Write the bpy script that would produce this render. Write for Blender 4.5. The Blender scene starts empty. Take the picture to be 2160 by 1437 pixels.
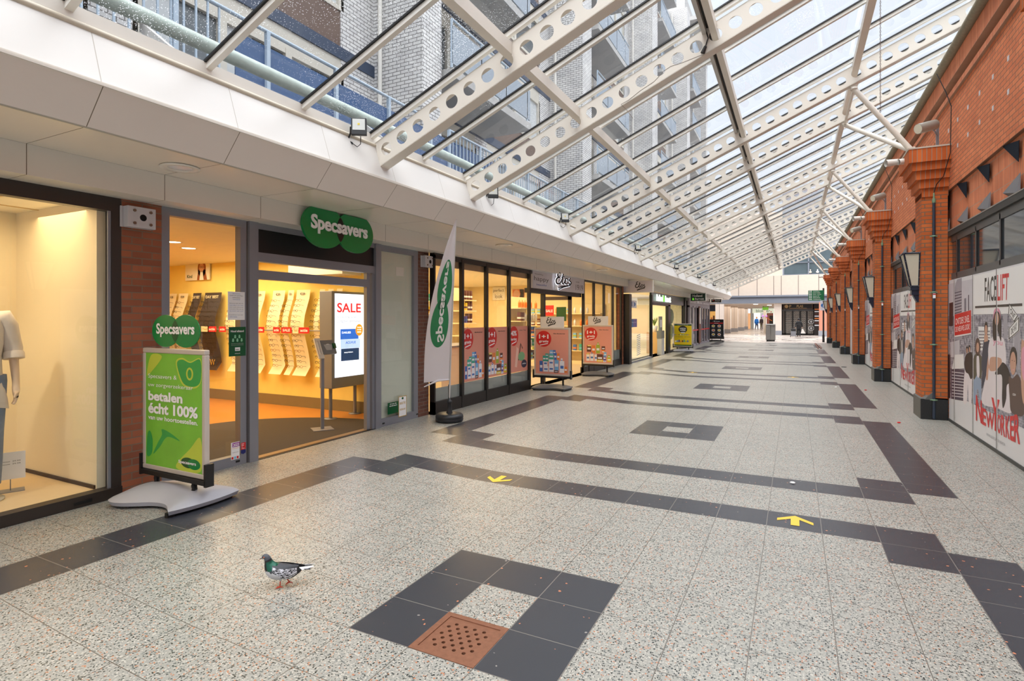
import bpy, bmesh, math, random
from mathutils import Vector, Matrix

random.seed(7)
C = bpy.context.scene.collection
PI = math.pi

# ---------------------------------------------------------------- camera
FPX, YAW, HOR, CAMH = 1178.0, 0.4691, 670.0, 1.70
cam_d = bpy.data.cameras.new('camera')
cam = bpy.data.objects.new('camera', cam_d)
C.objects.link(cam)
cam.location = (0, 0, CAMH)
cam.rotation_euler = (PI / 2, 0, YAW)
cam_d.sensor_width = 36
cam_d.lens = FPX / 2160 * 36
cam_d.shift_y = -(718.5 - HOR) / 2160
cam_d.clip_start = 0.05
cam_d.clip_end = 400
bpy.context.scene.camera = cam

# ---------------------------------------------------------------- overcast sky, soft sun, exposure
vs = bpy.context.scene.view_settings
vs.view_transform = 'Standard'
vs.look = 'None'
vs.gamma = 1.0
vs.use_curve_mapping = False
vs.exposure = 0.55

world = bpy.data.worlds.new('overcast_sky')
bpy.context.scene.world = world
world.use_nodes = True
nt = world.node_tree
nt.nodes.clear()
_o = nt.nodes.new('ShaderNodeOutputWorld')
_b = nt.nodes.new('ShaderNodeBackground')
_tc = nt.nodes.new('ShaderNodeTexCoord')
_sx = nt.nodes.new('ShaderNodeSeparateXYZ')
_cr = nt.nodes.new('ShaderNodeValToRGB')
_nz = nt.nodes.new('ShaderNodeTexNoise')
_nz.inputs['Scale'].default_value = 2.2
_nz.inputs['Detail'].default_value = 3
_mx = nt.nodes.new('ShaderNodeMath'); _mx.operation = 'MULTIPLY_ADD'
_mx.inputs[1].default_value = 0.16
nt.links.new(_tc.outputs['Generated'], _sx.inputs[0])
nt.links.new(_tc.outputs['Generated'], _nz.inputs['Vector'])
nt.links.new(_nz.outputs['Fac'], _mx.inputs[0])
nt.links.new(_sx.outputs['Z'], _mx.inputs[2])
nt.links.new(_mx.outputs[0], _cr.inputs['Fac'])
e = _cr.color_ramp.elements
e[0].position = 0.0; e[0].color = (0.26, 0.26, 0.27, 1)
e[1].position = 1.0; e[1].color = (1.0, 1.0, 1.0, 1)
for p, c in ((0.10, (0.184, 0.194, 0.212, 1)), (0.62, (0.192, 0.205, 0.226, 1)), (0.80, (0.8, 0.82, 0.85, 1))):
    n_ = e.new(p); n_.color = c
nt.links.new(_cr.outputs['Color'], _b.inputs['Color'])
_b.inputs['Strength'].default_value = 3.5
nt.links.new(_b.outputs[0], _o.inputs['Surface'])

sun_d = bpy.data.lights.new('sun_behind_cloud', 'SUN')
sun_d.energy = 3.0
sun_d.angle = math.radians(60)
sun_d.color = (1.0, 0.985, 0.96)
sun = bpy.data.objects.new('sun_behind_cloud', sun_d)
C.objects.link(sun)
sun.rotation_euler = (math.radians(28), math.radians(-27), 0)


def area(name, loc, sx, sy, watts, col, rot=(0, 0, 0)):
    d = bpy.data.lights.new(name, 'AREA')
    d.shape = 'RECTANGLE'; d.size = sx; d.size_y = sy
    d.energy = watts; d.color = col
    o = bpy.data.objects.new(name, d); C.objects.link(o)
    o.location = loc; o.rotation_euler = rot
    return o


WARM = (1.0, 0.74, 0.42)
AMBER = (1.0, 0.80, 0.48)
area('shop_ceiling_light', (-9.2, 5.6, 2.78), 4.5, 3.2, 135, AMBER)
area('display_window_light', (-6.45, 1.9, 2.72), 0.9, 2.4, 22, WARM)
area('drugstore_ceiling_light', (-8.6, 13.8, 2.9), 4.5, 10.0, 380, WARM)
area('health_shop_ceiling_light', (-7.6, 26.0, 2.8), 3.0, 10.0, 330, (1.0, 0.86, 0.62))
area('arcade_ceiling_light', (-4.5, 74.0, 2.9), 6.0, 24.0, 450, (1.0, 0.9, 0.78))

# ---------------------------------------------------------------- pixel helpers (photo pixel -> point on a known plane)
_s, _c = math.sin(YAW), math.cos(YAW)


def ray(px, py):
    a = (px - 1080) / FPX
    return Vector((-_s + a * _c, _c + a * _s, (HOR - py) / FPX))


def at_x(px, py, X):
    d = ray(px, py); p = d * (X / d.x); return Vector((X, p.y, p.z + CAMH))


def at_y(px, py, Y):
    d = ray(px, py); p = d * (Y / d.y); return Vector((p.x, Y, p.z + CAMH))


def at_z(px, py, Z=0.0):
    d = ray(px, py); p = d * ((Z - CAMH) / d.z); return Vector((p.x, p.y, Z))


# ---------------------------------------------------------------- materials
def lin(c):
    r = []
    for v in c:
        v = v / 255.0
        r.append(v / 12.92 if v <= 0.04045 else ((v + 0.055) / 1.055) ** 2.4)
    return tuple(r)


MATS = {}


def new_mat(name):
    m = bpy.data.materials.new(name)
    m.use_nodes = True
    t = m.node_tree
    p = t.nodes['Principled BSDF']
    return m, t, p


def mat(name, rgb=(200, 200, 200), rough=0.5, metal=0.0, noise=0.06, scale=6.0, emit=0.0, spec=0.5, bump=0.0):
    if name in MATS:
        return MATS[name]
    m, t, p = new_mat(name)
    col = lin(rgb)
    tc = t.nodes.new('ShaderNodeTexCoord')
    nz = t.nodes.new('ShaderNodeTexNoise')
    nz.inputs['Scale'].default_value = scale
    nz.inputs['Detail'].default_value = 4
    t.links.new(tc.outputs['Object'], nz.inputs['Vector'])
    mx = t.nodes.new('ShaderNodeMix'); mx.data_type = 'RGBA'
    mx.inputs['A'].default_value = tuple(max(0, v * (1 - noise)) for v in col) + (1,)
    mx.inputs['B'].default_value = tuple(min(1, v * (1 + noise)) for v in col) + (1,)
    t.links.new(nz.outputs['Fac'], mx.inputs['Factor'])
    t.links.new(mx.outputs['Result'], p.inputs['Base Color'])
    p.inputs['Roughness'].default_value = rough
    p.inputs['Metallic'].default_value = metal
    p.inputs['Specular IOR Level'].default_value = spec
    if emit:
        t.links.new(mx.outputs['Result'], p.inputs['Emission Color'])
        p.inputs['Emission Strength'].default_value = emit
    if bump:
        b = t.nodes.new('ShaderNodeBump'); b.inputs['Strength'].default_value = bump
        b.inputs['Distance'].default_value = 0.01
        t.links.new(nz.outputs['Fac'], b.inputs['Height'])
        t.links.new(b.outputs[0], p.inputs['Normal'])
    MATS[name] = m
    return m


def brick(name, c1, c2, mortar, bw=0.21, bh=0.0655, soldier=False, rough=0.85, mort=0.011, msmooth=0.1):
    """brick bond; the coordinates run along whichever way the face looks"""
    if name in MATS:
        return MATS[name]
    m, t, p = new_mat(name)
    tc = t.nodes.new('ShaderNodeTexCoord')
    sp = t.nodes.new('ShaderNodeSeparateXYZ')
    t.links.new(tc.outputs['Object'], sp.inputs[0])
    sn = t.nodes.new('ShaderNodeSeparateXYZ')
    t.links.new(tc.outputs['Normal'], sn.inputs[0])
    ab = t.nodes.new('ShaderNodeMath'); ab.operation = 'ABSOLUTE'
    t.links.new(sn.outputs['X'], ab.inputs[0])
    gt = t.nodes.new('ShaderNodeMath'); gt.operation = 'GREATER_THAN'; gt.inputs[1].default_value = 0.6
    t.links.new(ab.outputs[0], gt.inputs[0])
    mx = t.nodes.new('ShaderNodeMix'); mx.data_type = 'FLOAT'
    t.links.new(gt.outputs[0], mx.inputs['Factor'])
    t.links.new(sp.outputs['X'], mx.inputs['A'])
    t.links.new(sp.outputs['Y'], mx.inputs['B'])
    cb = t.nodes.new('ShaderNodeCombineXYZ')
    if soldier:
        t.links.new(sp.outputs['Z'], cb.inputs['X'])
        t.links.new(mx.outputs['Result'], cb.inputs['Y'])
    else:
        t.links.new(mx.outputs['Result'], cb.inputs['X'])
        t.links.new(sp.outputs['Z'], cb.inputs['Y'])
    br = t.nodes.new('ShaderNodeTexBrick')
    br.inputs['Scale'].default_value = 1.0
    br.inputs['Brick Width'].default_value = bw
    br.inputs['Row Height'].default_value = bh
    br.inputs['Mortar Size'].default_value = mort / 2
    br.inputs['Mortar Smooth'].default_value = msmooth
    br.inputs['Color1'].default_value = lin(c1) + (1,)
    br.inputs['Color2'].default_value = lin(c2) + (1,)
    br.inputs['Mortar'].default_value = lin(mortar) + (1,)
    if soldier:
        br.offset = 0.0
    t.links.new(cb.outputs[0], br.inputs['Vector'])
    nz = t.nodes.new('ShaderNodeTexNoise'); nz.inputs['Scale'].default_value = 3.0; nz.inputs['Detail'].default_value = 6
    t.links.new(tc.outputs['Object'], nz.inputs['Vector'])
    hs = t.nodes.new('ShaderNodeHueSaturation')
    mr = t.nodes.new('ShaderNodeMapRange')
    mr.inputs['To Min'].default_value = 0.75; mr.inputs['To Max'].default_value = 1.25
    t.links.new(nz.outputs['Fac'], mr.inputs['Value'])
    t.links.new(mr.outputs[0], hs.inputs['Value'])
    t.links.new(br.outputs['Color'], hs.inputs['Color'])
    t.links.new(hs.outputs['Color'], p.inputs['Base Color'])
    p.inputs['Roughness'].default_value = rough
    p.inputs['Specular IOR Level'].default_value = 0.25
    bp = t.nodes.new('ShaderNodeBump'); bp.inputs['Strength'].default_value = 0.5; bp.inputs['Distance'].default_value = 0.006
    bp.invert = True
    t.links.new(br.outputs['Fac'], bp.inputs['Height'])
    t.links.new(bp.outputs[0], p.inputs['Normal'])
    MATS[name] = m
    return m


def glass(name, tint=(1, 1, 1), refl=0.10, rough=0.0, drops=False, haze=0.0):
    if name in MATS:
        return MATS[name]
    m, t, p = new_mat(name)
    t.nodes.remove(p)
    out = t.nodes['Material Output']
    tr = t.nodes.new('ShaderNodeBsdfTransparent'); tr.inputs[0].default_value = tint + (1,)
    gl = t.nodes.new('ShaderNodeBsdfGlossy'); gl.inputs['Roughness'].default_value = rough
    fr = t.nodes.new('ShaderNodeLayerWeight'); fr.inputs['Blend'].default_value = 0.35
    mu = t.nodes.new('ShaderNodeMapRange')
    mu.inputs['To Min'].default_value = refl; mu.inputs['To Max'].default_value = 0.75
    t.links.new(fr.outputs['Facing'], mu.inputs['Value'])
    pw = t.nodes.new('ShaderNodeMath'); pw.operation = 'POWER'; pw.inputs[1].default_value = 3.0
    t.links.new(fr.outputs['Facing'], pw.inputs[0])
    t.links.new(pw.outputs[0], mu.inputs['Value'])
    mx = t.nodes.new('ShaderNodeMixShader')
    t.links.new(mu.outputs[0], mx.inputs[0])
    t.links.new(tr.outputs[0], mx.inputs[1])
    t.links.new(gl.outputs[0], mx.inputs[2])
    last = mx
    if haze:
        df = t.nodes.new('ShaderNodeBsdfDiffuse'); df.inputs[0].default_value = (0.75, 0.77, 0.78, 1)
        m3 = t.nodes.new('ShaderNodeMixShader'); m3.inputs[0].default_value = haze
        t.links.new(last.outputs[0], m3.inputs[1]); t.links.new(df.outputs[0], m3.inputs[2])
        last = m3
    if drops:
        tc = t.nodes.new('ShaderNodeTexCoord')
        vo = t.nodes.new('ShaderNodeTexVoronoi'); vo.inputs['Scale'].default_value = 66
        t.links.new(tc.outputs['Object'], vo.inputs['Vector'])
        nz = t.nodes.new('ShaderNodeTexNoise'); nz.inputs['Scale'].default_value = 1.5
        t.links.new(tc.outputs['Object'], nz.inputs['Vector'])
        th = t.nodes.new('ShaderNodeMapRange'); th.inputs['From Min'].default_value = 0.3; th.inputs['From Max'].default_value = 0.7
        th.inputs['To Min'].default_value = 0.05; th.inputs['To Max'].default_value = 0.26
        t.links.new(nz.outputs['Fac'], th.inputs['Value'])
        lt = t.nodes.new('ShaderNodeMath'); lt.operation = 'LESS_THAN'
        t.links.new(vo.outputs['Distance'], lt.inputs[0]); t.links.new(th.outputs[0], lt.inputs[1])
        ml = t.nodes.new('ShaderNodeMath'); ml.operation = 'MULTIPLY'; ml.inputs[1].default_value = 0.55
        t.links.new(lt.outputs[0], ml.inputs[0])
        tl = t.nodes.new('ShaderNodeBsdfTranslucent'); tl.inputs[0].default_value = (0.8, 0.82, 0.85, 1)
        m2 = t.nodes.new('ShaderNodeMixShader')
        t.links.new(ml.outputs[0], m2.inputs[0])
        t.links.new(last.outputs[0], m2.inputs[1]); t.links.new(tl.outputs[0], m2.inputs[2])
        last = m2
    t.links.new(last.outputs[0], out.inputs['Surface'])
    MATS[name] = m
    return m


def terrazzo(name, dark=False):
    m, t, p = new_mat(name)
    tc = t.nodes.new('ShaderNodeTexCoord')
    vo = t.nodes.new('ShaderNodeTexVoronoi'); vo.inputs['Scale'].default_value = 34 if dark else 108
    vo.inputs['Randomness'].default_value = 1.0
    wn = t.nodes.new('ShaderNodeTexNoise'); wn.inputs['Scale'].default_value = 60; wn.inputs['Detail'].default_value = 1
    t.links.new(tc.outputs['Object'], wn.inputs['Vector'])
    wm = t.nodes.new('ShaderNodeVectorMath'); wm.operation = 'MULTIPLY_ADD'
    wm.inputs[1].default_value = (0.012, 0.012, 0.0)
    t.links.new(wn.outputs['Color'], wm.inputs[0]); t.links.new(tc.outputs['Object'], wm.inputs[2])
    t.links.new(wm.outputs[0], vo.inputs['Vector'])
    sp = t.nodes.new('ShaderNodeSeparateXYZ'); t.links.new(vo.outputs['Color'], sp.inputs[0])
    cr = t.nodes.new('ShaderNodeValToRGB'); cr.color_ramp.interpolation = 'CONSTANT'
    t.links.new(sp.outputs['X'], cr.inputs[0])
    el = cr.color_ramp.elements
    if dark:
        base = lin((54, 57, 64))
        stops = [(0, base), (0.83, lin((200, 128, 92))), (0.91, base), (0.97, lin((150, 145, 140)))]
    else:
        stops = [(0, lin((44, 50, 48))), (0.15, lin((100, 106, 104))), (0.30, lin((168, 167, 160))), (0.52, lin((196, 192, 182))),
                 (0.72, lin((142, 144, 140))), (0.82, lin((180, 177, 167))), (0.93, lin((196, 128, 90)))]
    el[0].position = 0; el[0].color = stops[0][1] + (1,)
    el[1].position = stops[1][0]; el[1].color = stops[1][1] + (1,)
    for q, cc in stops[2:]:
        x = el.new(q); x.color = cc + (1,)
    # chips sit in cement: far from the cell centre the cement shows
    th = t.nodes.new('ShaderNodeMath'); th.operation = 'LESS_THAN'; th.inputs[1].default_value = 0.17 if dark else 0.52
    t.links.new(vo.outputs['Distance'], th.inputs[0])
    if dark:
        ys = t.nodes.new('ShaderNodeMath'); ys.operation = 'MULTIPLY'; ys.inputs[1].default_value = 0.3
        t.links.new(sp.outputs['Y'], ys.inputs[0]); t.links.new(ys.outputs[0], th.inputs[1])
    mx = t.nodes.new('ShaderNodeMix'); mx.data_type = 'RGBA'
    mx.inputs['A'].default_value = (lin((56, 58, 64)) if dark else lin((165, 164, 156))) + (1,)
    t.links.new(th.outputs[0], mx.inputs['Factor']); t.links.new(cr.outputs['Color'], mx.inputs['B'])
    nz = t.nodes.new('ShaderNodeTexNoise'); nz.inputs['Scale'].default_value = 1.3; nz.inputs['Detail'].default_value = 5
    t.links.new(tc.outputs['Object'], nz.inputs['Vector'])
    mr = t.nodes.new('ShaderNodeMapRange'); mr.inputs['To Min'].default_value = 0.86; mr.inputs['To Max'].default_value = 1.12
    t.links.new(nz.outputs['Fac'], mr.inputs['Value'])
    hs = t.nodes.new('ShaderNodeHueSaturation')
    t.links.new(mr.outputs[0], hs.inputs['Value']); t.links.new(mx.outputs['Result'], hs.inputs['Color'])
    # joints from the per-tile UV
    uv = t.nodes.new('ShaderNodeUVMap'); uv.uv_map = 'UVMap'
    su = t.nodes.new('ShaderNodeSeparateXYZ'); t.links.new(uv.outputs[0], su.inputs[0])
    ms = []
    for ax in ('X', 'Y'):
        a = t.nodes.new('ShaderNodeMath'); a.operation = 'PINGPONG'; a.inputs[1].default_value = 0.5
        t.links.new(su.outputs[ax], a.inputs[0]); ms.append(a)
    mn = t.nodes.new('ShaderNodeMath'); mn.operation = 'MINIMUM'
    t.links.new(ms[0].outputs[0], mn.inputs[0]); t.links.new(ms[1].outputs[0], mn.inputs[1])
    jl = t.nodes.new('ShaderNodeMath'); jl.operation = 'LESS_THAN'; jl.inputs[1].default_value = 0.0065
    t.links.new(mn.outputs[0], jl.inputs[0])
    mj = t.nodes.new('ShaderNodeMix'); mj.data_type = 'RGBA'
    t.links.new(jl.outputs[0], mj.inputs['Factor']); t.links.new(hs.outputs['Color'], mj.inputs['A'])
    mj.inputs['B'].default_value = (lin((122, 118, 112)) if dark else lin((112, 106, 98))) + (1,)
    dm_ = t.nodes.new('ShaderNodeHueSaturation'); dm_.inputs['Value'].default_value = 1.0 if dark else 0.83
    t.links.new(mj.outputs['Result'], dm_.inputs['Color']); t.links.new(dm_.outputs['Color'], p.inputs['Base Color'])
    p.inputs['Roughness'].default_value = 0.30 if dark else 0.36
    p.inputs['Specular IOR Level'].default_value = 0.55
    MATS[name] = m
    return m


def panelled(name, rgb, step, off, axis='Y', rough=0.3, gap=0.006, jcol=(110, 98, 78)):
    """painted cladding with an open joint every `step` metres along one axis"""
    m, t, p = new_mat(name)
    tc = t.nodes.new('ShaderNodeTexCoord')
    sp = t.nodes.new('ShaderNodeSeparateXYZ'); t.links.new(tc.outputs['Object'], sp.inputs[0])
    a = t.nodes.new('ShaderNodeMath'); a.operation = 'SUBTRACT'; a.inputs[1].default_value = off - 100 * step
    t.links.new(sp.outputs[axis], a.inputs[0])
    b = t.nodes.new('ShaderNodeMath'); b.operation = 'MODULO'; b.inputs[1].default_value = step
    t.links.new(a.outputs[0], b.inputs[0])
    c = t.nodes.new('ShaderNodeMath'); c.operation = 'LESS_THAN'; c.inputs[1].default_value = gap
    t.links.new(b.outputs[0], c.inputs[0])
    nz = t.nodes.new('ShaderNodeTexNoise'); nz.inputs['Scale'].default_value = 2.0; nz.inputs['Detail'].default_value = 5
    t.links.new(tc.outputs['Object'], nz.inputs['Vector'])
    col = lin(rgb)
    m1 = t.nodes.new('ShaderNodeMix'); m1.data_type = 'RGBA'
    m1.inputs['A'].default_value = tuple(v * 0.96 for v in col) + (1,)
    m1.inputs['B'].default_value = tuple(min(1, v * 1.03) for v in col) + (1,)
    t.links.new(nz.outputs['Fac'], m1.inputs['Factor'])
    m2 = t.nodes.new('ShaderNodeMix'); m2.data_type = 'RGBA'
    t.links.new(c.outputs[0], m2.inputs['Factor']); t.links.new(m1.outputs['Result'], m2.inputs['A'])
    m2.inputs['B'].default_value = lin(jcol) + (1,)
    t.links.new(m2.outputs['Result'], p.inputs['Base Color'])
    p.inputs['Roughness'].default_value = rough
    MATS[name] = m
    return m


# ---------------------------------------------------------------- mesh builder
class Fr:
    """a local frame: o + a*u + b*v + c*n"""
    def __init__(s, o, u, v, n=None):
        s.o = Vector(o); s.u = Vector(u).normalized(); s.v = Vector(v).normalized()
        s.n = Vector(n).normalized() if n is not None else s.u.cross(s.v)

    def __call__(s, a, b, c=0.0):
        return s.o + s.u * a + s.v * b + s.n * c

    def at(s, a, b, c=0.0):
        return Fr(s(a, b, c), s.u, s.v, s.n)


WORLD = Fr((0, 0, 0), (1, 0, 0), (0, 1, 0), (0, 0, 1))
_TXT = {}


def text_mesh(s, bold):
    k = (s, bold)
    if k not in _TXT:
        cu = bpy.data.curves.new('t', 'FONT')
        cu.body = s; cu.offset = 0.022 * bold
        cu.resolution_u = 3
        ob = bpy.data.objects.new('t', cu)
        C.objects.link(ob)
        bpy.context.view_layer.update()
        dg = bpy.context.evaluated_depsgraph_get()
        me = bpy.data.meshes.new_from_object(ob.evaluated_get(dg))
        vs_ = [v.co.copy() for v in me.vertices]
        fs_ = [tuple(p.vertices) for p in me.polygons]
        bpy.data.objects.remove(ob); bpy.data.curves.remove(cu); bpy.data.meshes.remove(me)
        if vs_:
            x0 = min(v.x for v in vs_); x1 = max(v.x for v in vs_); y0 = min(v.y for v in vs_); y1 = max(v.y for v in vs_)
        else:
            x0 = y0 = 0; x1 = y1 = 1
        _TXT[k] = (vs_, fs_, x0, x1, y0, y1)
    return _TXT[k]


class MB:
    def __init__(s):
        s.v = []; s.f = []; s.m = []; s.sm = []; s.ml = []

    def mi(s, m):
        if m not in s.ml:
            s.ml.append(m)
        return s.ml.index(m)

    def face(s, pts, m, smooth=False):
        i = len(s.v); s.v += [Vector(p) for p in pts]
        s.f.append(tuple(range(i, i + len(pts)))); s.m.append(s.mi(m)); s.sm.append(smooth)

    def grid(s, rows, m, smooth=True, close=False):
        """rows of equal length -> quads"""
        i0 = len(s.v); n = len(rows[0]); k = s.mi(m)
        for r in rows:
            s.v += [Vector(p) for p in r]
        for a in range(len(rows) - 1):
            for b in range(n if close else n - 1):
                b2 = (b + 1) % n
                s.f.append((i0 + a * n + b, i0 + a * n + b2, i0 + (a + 1) * n + b2, i0 + (a + 1) * n + b))
                s.m.append(k); s.sm.append(smooth)

    def box(s, x0, y0, z0, x1, y1, z1, m, fr=WORLD):
        p = [fr(x, y, z) for z in (z0, z1) for y in (y0, y1) for x in (x0, x1)]
        i = len(s.v); s.v += p; k = s.mi(m)
        for q in ((0, 2, 3, 1), (4, 5, 7, 6), (0, 1, 5, 4), (2, 6, 7, 3), (0, 4, 6, 2), (1, 3, 7, 5)):
            s.f.append(tuple(i + j for j in q)); s.m.append(k); s.sm.append(False)
        return s

    def prism(s, pts, vec, m, m2=None):
        """polygon pts (3D) extruded by vec"""
        vec = Vector(vec); n = len(pts); i = len(s.v)
        s.v += [Vector(p) for p in pts] + [Vector(p) + vec for p in pts]
        k = s.mi(m); k2 = s.mi(m2) if m2 else k
        s.f.append(tuple(range(i, i + n))[::-1]); s.m.append(k); s.sm.append(False)
        s.f.append(tuple(range(i + n, i + 2 * n))); s.m.append(k); s.sm.append(False)
        for a in range(n):
            b = (a + 1) % n
            s.f.append((i + a, i + b, i + n + b, i + n + a)); s.m.append(k2); s.sm.append(False)
        return s

    def poly2(s, pts, fr, c, m, th=0.0):
        P = [fr(a, b, c) for a, b in pts]
        if th:
            s.prism([fr(a, b, c - th) for a, b in pts], fr.n * th, m)
        else:
            s.face(P, m)
        return s

    def rect(s, a0, b0, a1, b1, fr, c, m):
        return s.poly2([(a0, b0), (a1, b0), (a1, b1), (a0, b1)], fr, c, m)

    def ell(s, a, b, ra, rb, fr, c, m, n=28, th=0.0, t0=0.0):
        return s.poly2([(a + ra * math.cos(2 * PI * i / n + t0), b + rb * math.sin(2 * PI * i / n + t0)) for i in range(n)], fr, c, m, th)

    def text(s, txt, fr, a, b, w, h, m, c=0.0, bold=0, align='L', th=0.0):
        """text box: left/bottom (or centre) at a,b; h = height of the glyph box, squeezed to width w (None = natural)"""
        vs_, fs_, x0, x1, y0, y1 = text_mesh(txt, bold)
        sy = h / max(1e-6, (y1 - y0)); sx = (w / max(1e-6, x1 - x0)) if w else sy
        W = (x1 - x0) * sx
        da = a - (W / 2 if align == 'C' else (W if align == 'R' else 0))
        i = len(s.v); k = s.mi(m)
        s.v += [fr(da + (v.x - x0) * sx, b + (v.y - y0) * sy, c) for v in vs_]
        for f in fs_:
            s.f.append(tuple(i + j for j in f)); s.m.append(k); s.sm.append(False)
        if th:
            # side walls from boundary edges
            cnt = {}
            for f in fs_:
                for q in range(len(f)):
                    e_ = (f[q], f[(q + 1) % len(f)])
                    cnt[tuple(sorted(e_))] = cnt.get(tuple(sorted(e_)), 0) + 1
            j = len(s.v)
            s.v += [fr(da + (v.x - x0) * sx, b + (v.y - y0) * sy, c - th) for v in vs_]
            for f in fs_:
                for q in range(len(f)):
                    p_, r_ = f[q], f[(q + 1) % len(f)]
                    if cnt[tuple(sorted((p_, r_)))] == 1:
                        s.f.append((i + p_, j + p_, j + r_, i + r_)); s.m.append(k); s.sm.append(False)
        return s

    def stroke(s, pts, w, fr, c, m):
        """flat ribbon along 2D points; w number or list"""
        n = len(pts); ws = w if isinstance(w, (list, tuple)) else [w] * n
        L = []; R = []
        for i in range(n):
            a = pts[max(0, i - 1)]; b = pts[min(n - 1, i + 1)]
            dx, dy = b[0] - a[0], b[1] - a[1]; l = math.hypot(dx, dy) or 1
            nx, ny = -dy / l * ws[i] / 2, dx / l * ws[i] / 2
            L.append(fr(pts[i][0] + nx, pts[i][1] + ny, c)); R.append(fr(pts[i][0] - nx, pts[i][1] - ny, c))
        s.grid([R, L], m, smooth=False)
        return s

    def tube(s, pts, r, m, n=10, cap=True, smooth=True):
        pts = [Vector(p) for p in pts]; rs = r if isinstance(r, (list, tuple)) else [r] * len(pts)
        rows = []
        t0 = (pts[1] - pts[0]).normalized()
        up = Vector((0, 0, 1)) if abs(t0.z) < 0.9 else Vector((1, 0, 0))
        a = t0.cross(up).normalized()
        for i, p in enumerate(pts):
            t = (pts[min(len(pts) - 1, i + 1)] - pts[max(0, i - 1)]).normalized()
            a = (a - t * a.dot(t)).normalized(); b = t.cross(a)
            rows.append([p + (a * math.cos(2 * PI * k / n) + b * math.sin(2 * PI * k / n)) * rs[i] for k in range(n)])
        s.grid(rows, m, smooth, close=True)
        if cap:
            s.face(rows[0][::-1], m); s.face(rows[-1], m)
        return s

    def lathe(s, prof, m, c=(0, 0, 0), n=24, smooth=True, axis='z'):
        c = Vector(c); rows = []
        for r, z in prof:
            rows.append([c + Vector((r * math.cos(2 * PI * k / n), r * math.sin(2 * PI * k / n), z)) for k in range(n)])
        s.grid(rows, m, smooth, close=True)
        return s

    def ball(s, c, r, m, n=14, k=9):
        c = Vector(c); r = Vector(r) if not isinstance(r, (int, float)) else Vector((r, r, r))
        rows = []
        for j in range(k + 1):
            ph = PI * j / k
            rows.append([c + Vector((r.x * math.sin(ph) * math.cos(2 * PI * i / n), r.y * math.sin(ph) * math.sin(2 * PI * i / n), r.z * math.cos(ph))) for i in range(n)])
        s.grid(rows, m, True, close=True)
        return s

    def build(s, name, parent=None, local=False, bevel=0.0, recenter=True, merge=False, fixn=True):
        me = bpy.data.meshes.new(name)
        vs_ = s.v
        ob = bpy.data.objects.new(name, me); C.objects.link(ob)
        if parent is not None:
            ob.parent = parent
            if not local:
                inv = wmat(parent).inverted()
                vs_ = [inv @ v for v in vs_]
        elif recenter and vs_:
            c = Vector(((min(v.x for v in vs_) + max(v.x for v in vs_)) / 2, (min(v.y for v in vs_) + max(v.y for v in vs_)) / 2, min(v.z for v in vs_)))
            vs_ = [v - c for v in vs_]; ob.location = c
        me.from_pydata([tuple(v) for v in vs_], [], s.f)
        for m in s.ml:
            me.materials.append(m)
        me.polygons.foreach_set('material_index', s.m)
        me.polygons.foreach_set('use_smooth', s.sm)
        if merge or fixn:
            bm = bmesh.new(); bm.from_mesh(me)
            if merge:
                bmesh.ops.remove_doubles(bm, verts=bm.verts, dist=0.0002)
            if merge:
                bmesh.ops.recalc_face_normals(bm, faces=bm.faces)
            bm.to_mesh(me); bm.free()
        me.update()
        if bevel:
            b = ob.modifiers.new('bevel', 'BEVEL'); b.width = bevel; b.segments = 2; b.limit_method = 'ANGLE'
        return ob


def wmat(o):
    M = Matrix.LocRotScale(o.location, o.rotation_euler, o.scale)
    while o.parent:
        o = o.parent
        M = Matrix.LocRotScale(o.location, o.rotation_euler, o.scale) @ M
    return M


def tag(o, label, cat, group=None, kind=None):
    o['label'] = label; o['category'] = cat
    if group: o['group'] = group
    if kind: o['kind'] = kind
    return o


def thing(name, label, cat, loc=(0, 0, 0), rotz=0.0, group=None):
    o = bpy.data.objects.new(name, None); C.objects.link(o)
    o.location = loc; o.rotation_euler = (0, 0, rotz); o.empty_display_size = 0.1
    return tag(o, label, cat, group)


def struct(name, mb, label=None, cat='structure', **k):
    if isinstance(mb, Shell):
        return
    o = mb.build(name, **k)
    o['kind'] = 'structure'
    if label: o['label'] = label; o['category'] = cat
    return o


class Shell:
    """room shells: every box becomes a structure object of its own"""
    def __init__(s, wall='wall_left'):
        s.w = wall

    def box(s, x0, y0, z0, x1, y1, z1, m, name=None):
        nm = name or ('floor' if z1 <= 0.1 else ('ceiling' if (z1 - z0) < 0.13 and z0 > 2 else s.w))
        b = MB(); b.box(x0, y0, z0, x1, y1, z1, m)
        o = b.build(nm); o['kind'] = 'structure'
        return o


def dup(root, loc=None, rotz=None, label=None, group=None, dloc=None, scale=None):
    r = root.copy(); C.objects.link(r)
    if loc is not None: r.location = loc
    if dloc is not None: r.location = Vector(root.location) + Vector(dloc)
    if rotz is not None: r.rotation_euler = (0, 0, rotz)
    if scale is not None: r.scale = scale
    if label: r['label'] = label
    if group: r['group'] = group
    for ch in KIDS(root):
        c = ch.copy(); C.objects.link(c); c.parent = r
        for g in KIDS(ch):
            d = g.copy(); C.objects.link(d); d.parent = c
    return r


def KIDS(o):
    return list(o.children)


def ordinal(i):
    return ['first', 'second', 'third', 'fourth', 'fifth', 'sixth', 'seventh', 'eighth', 'ninth', 'tenth', 'eleventh', 'twelfth', 'thirteenth', 'fourteenth', 'fifteenth'][i]


# frames for things on the two facades
def LF(X, Y0=0.0, Z0=0.0):      # left facade seen from the mall: a = +Y, b = up, n = +X
    return Fr((X, Y0, Z0), (0, 1, 0), (0, 0, 1), (1, 0, 0))


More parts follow.
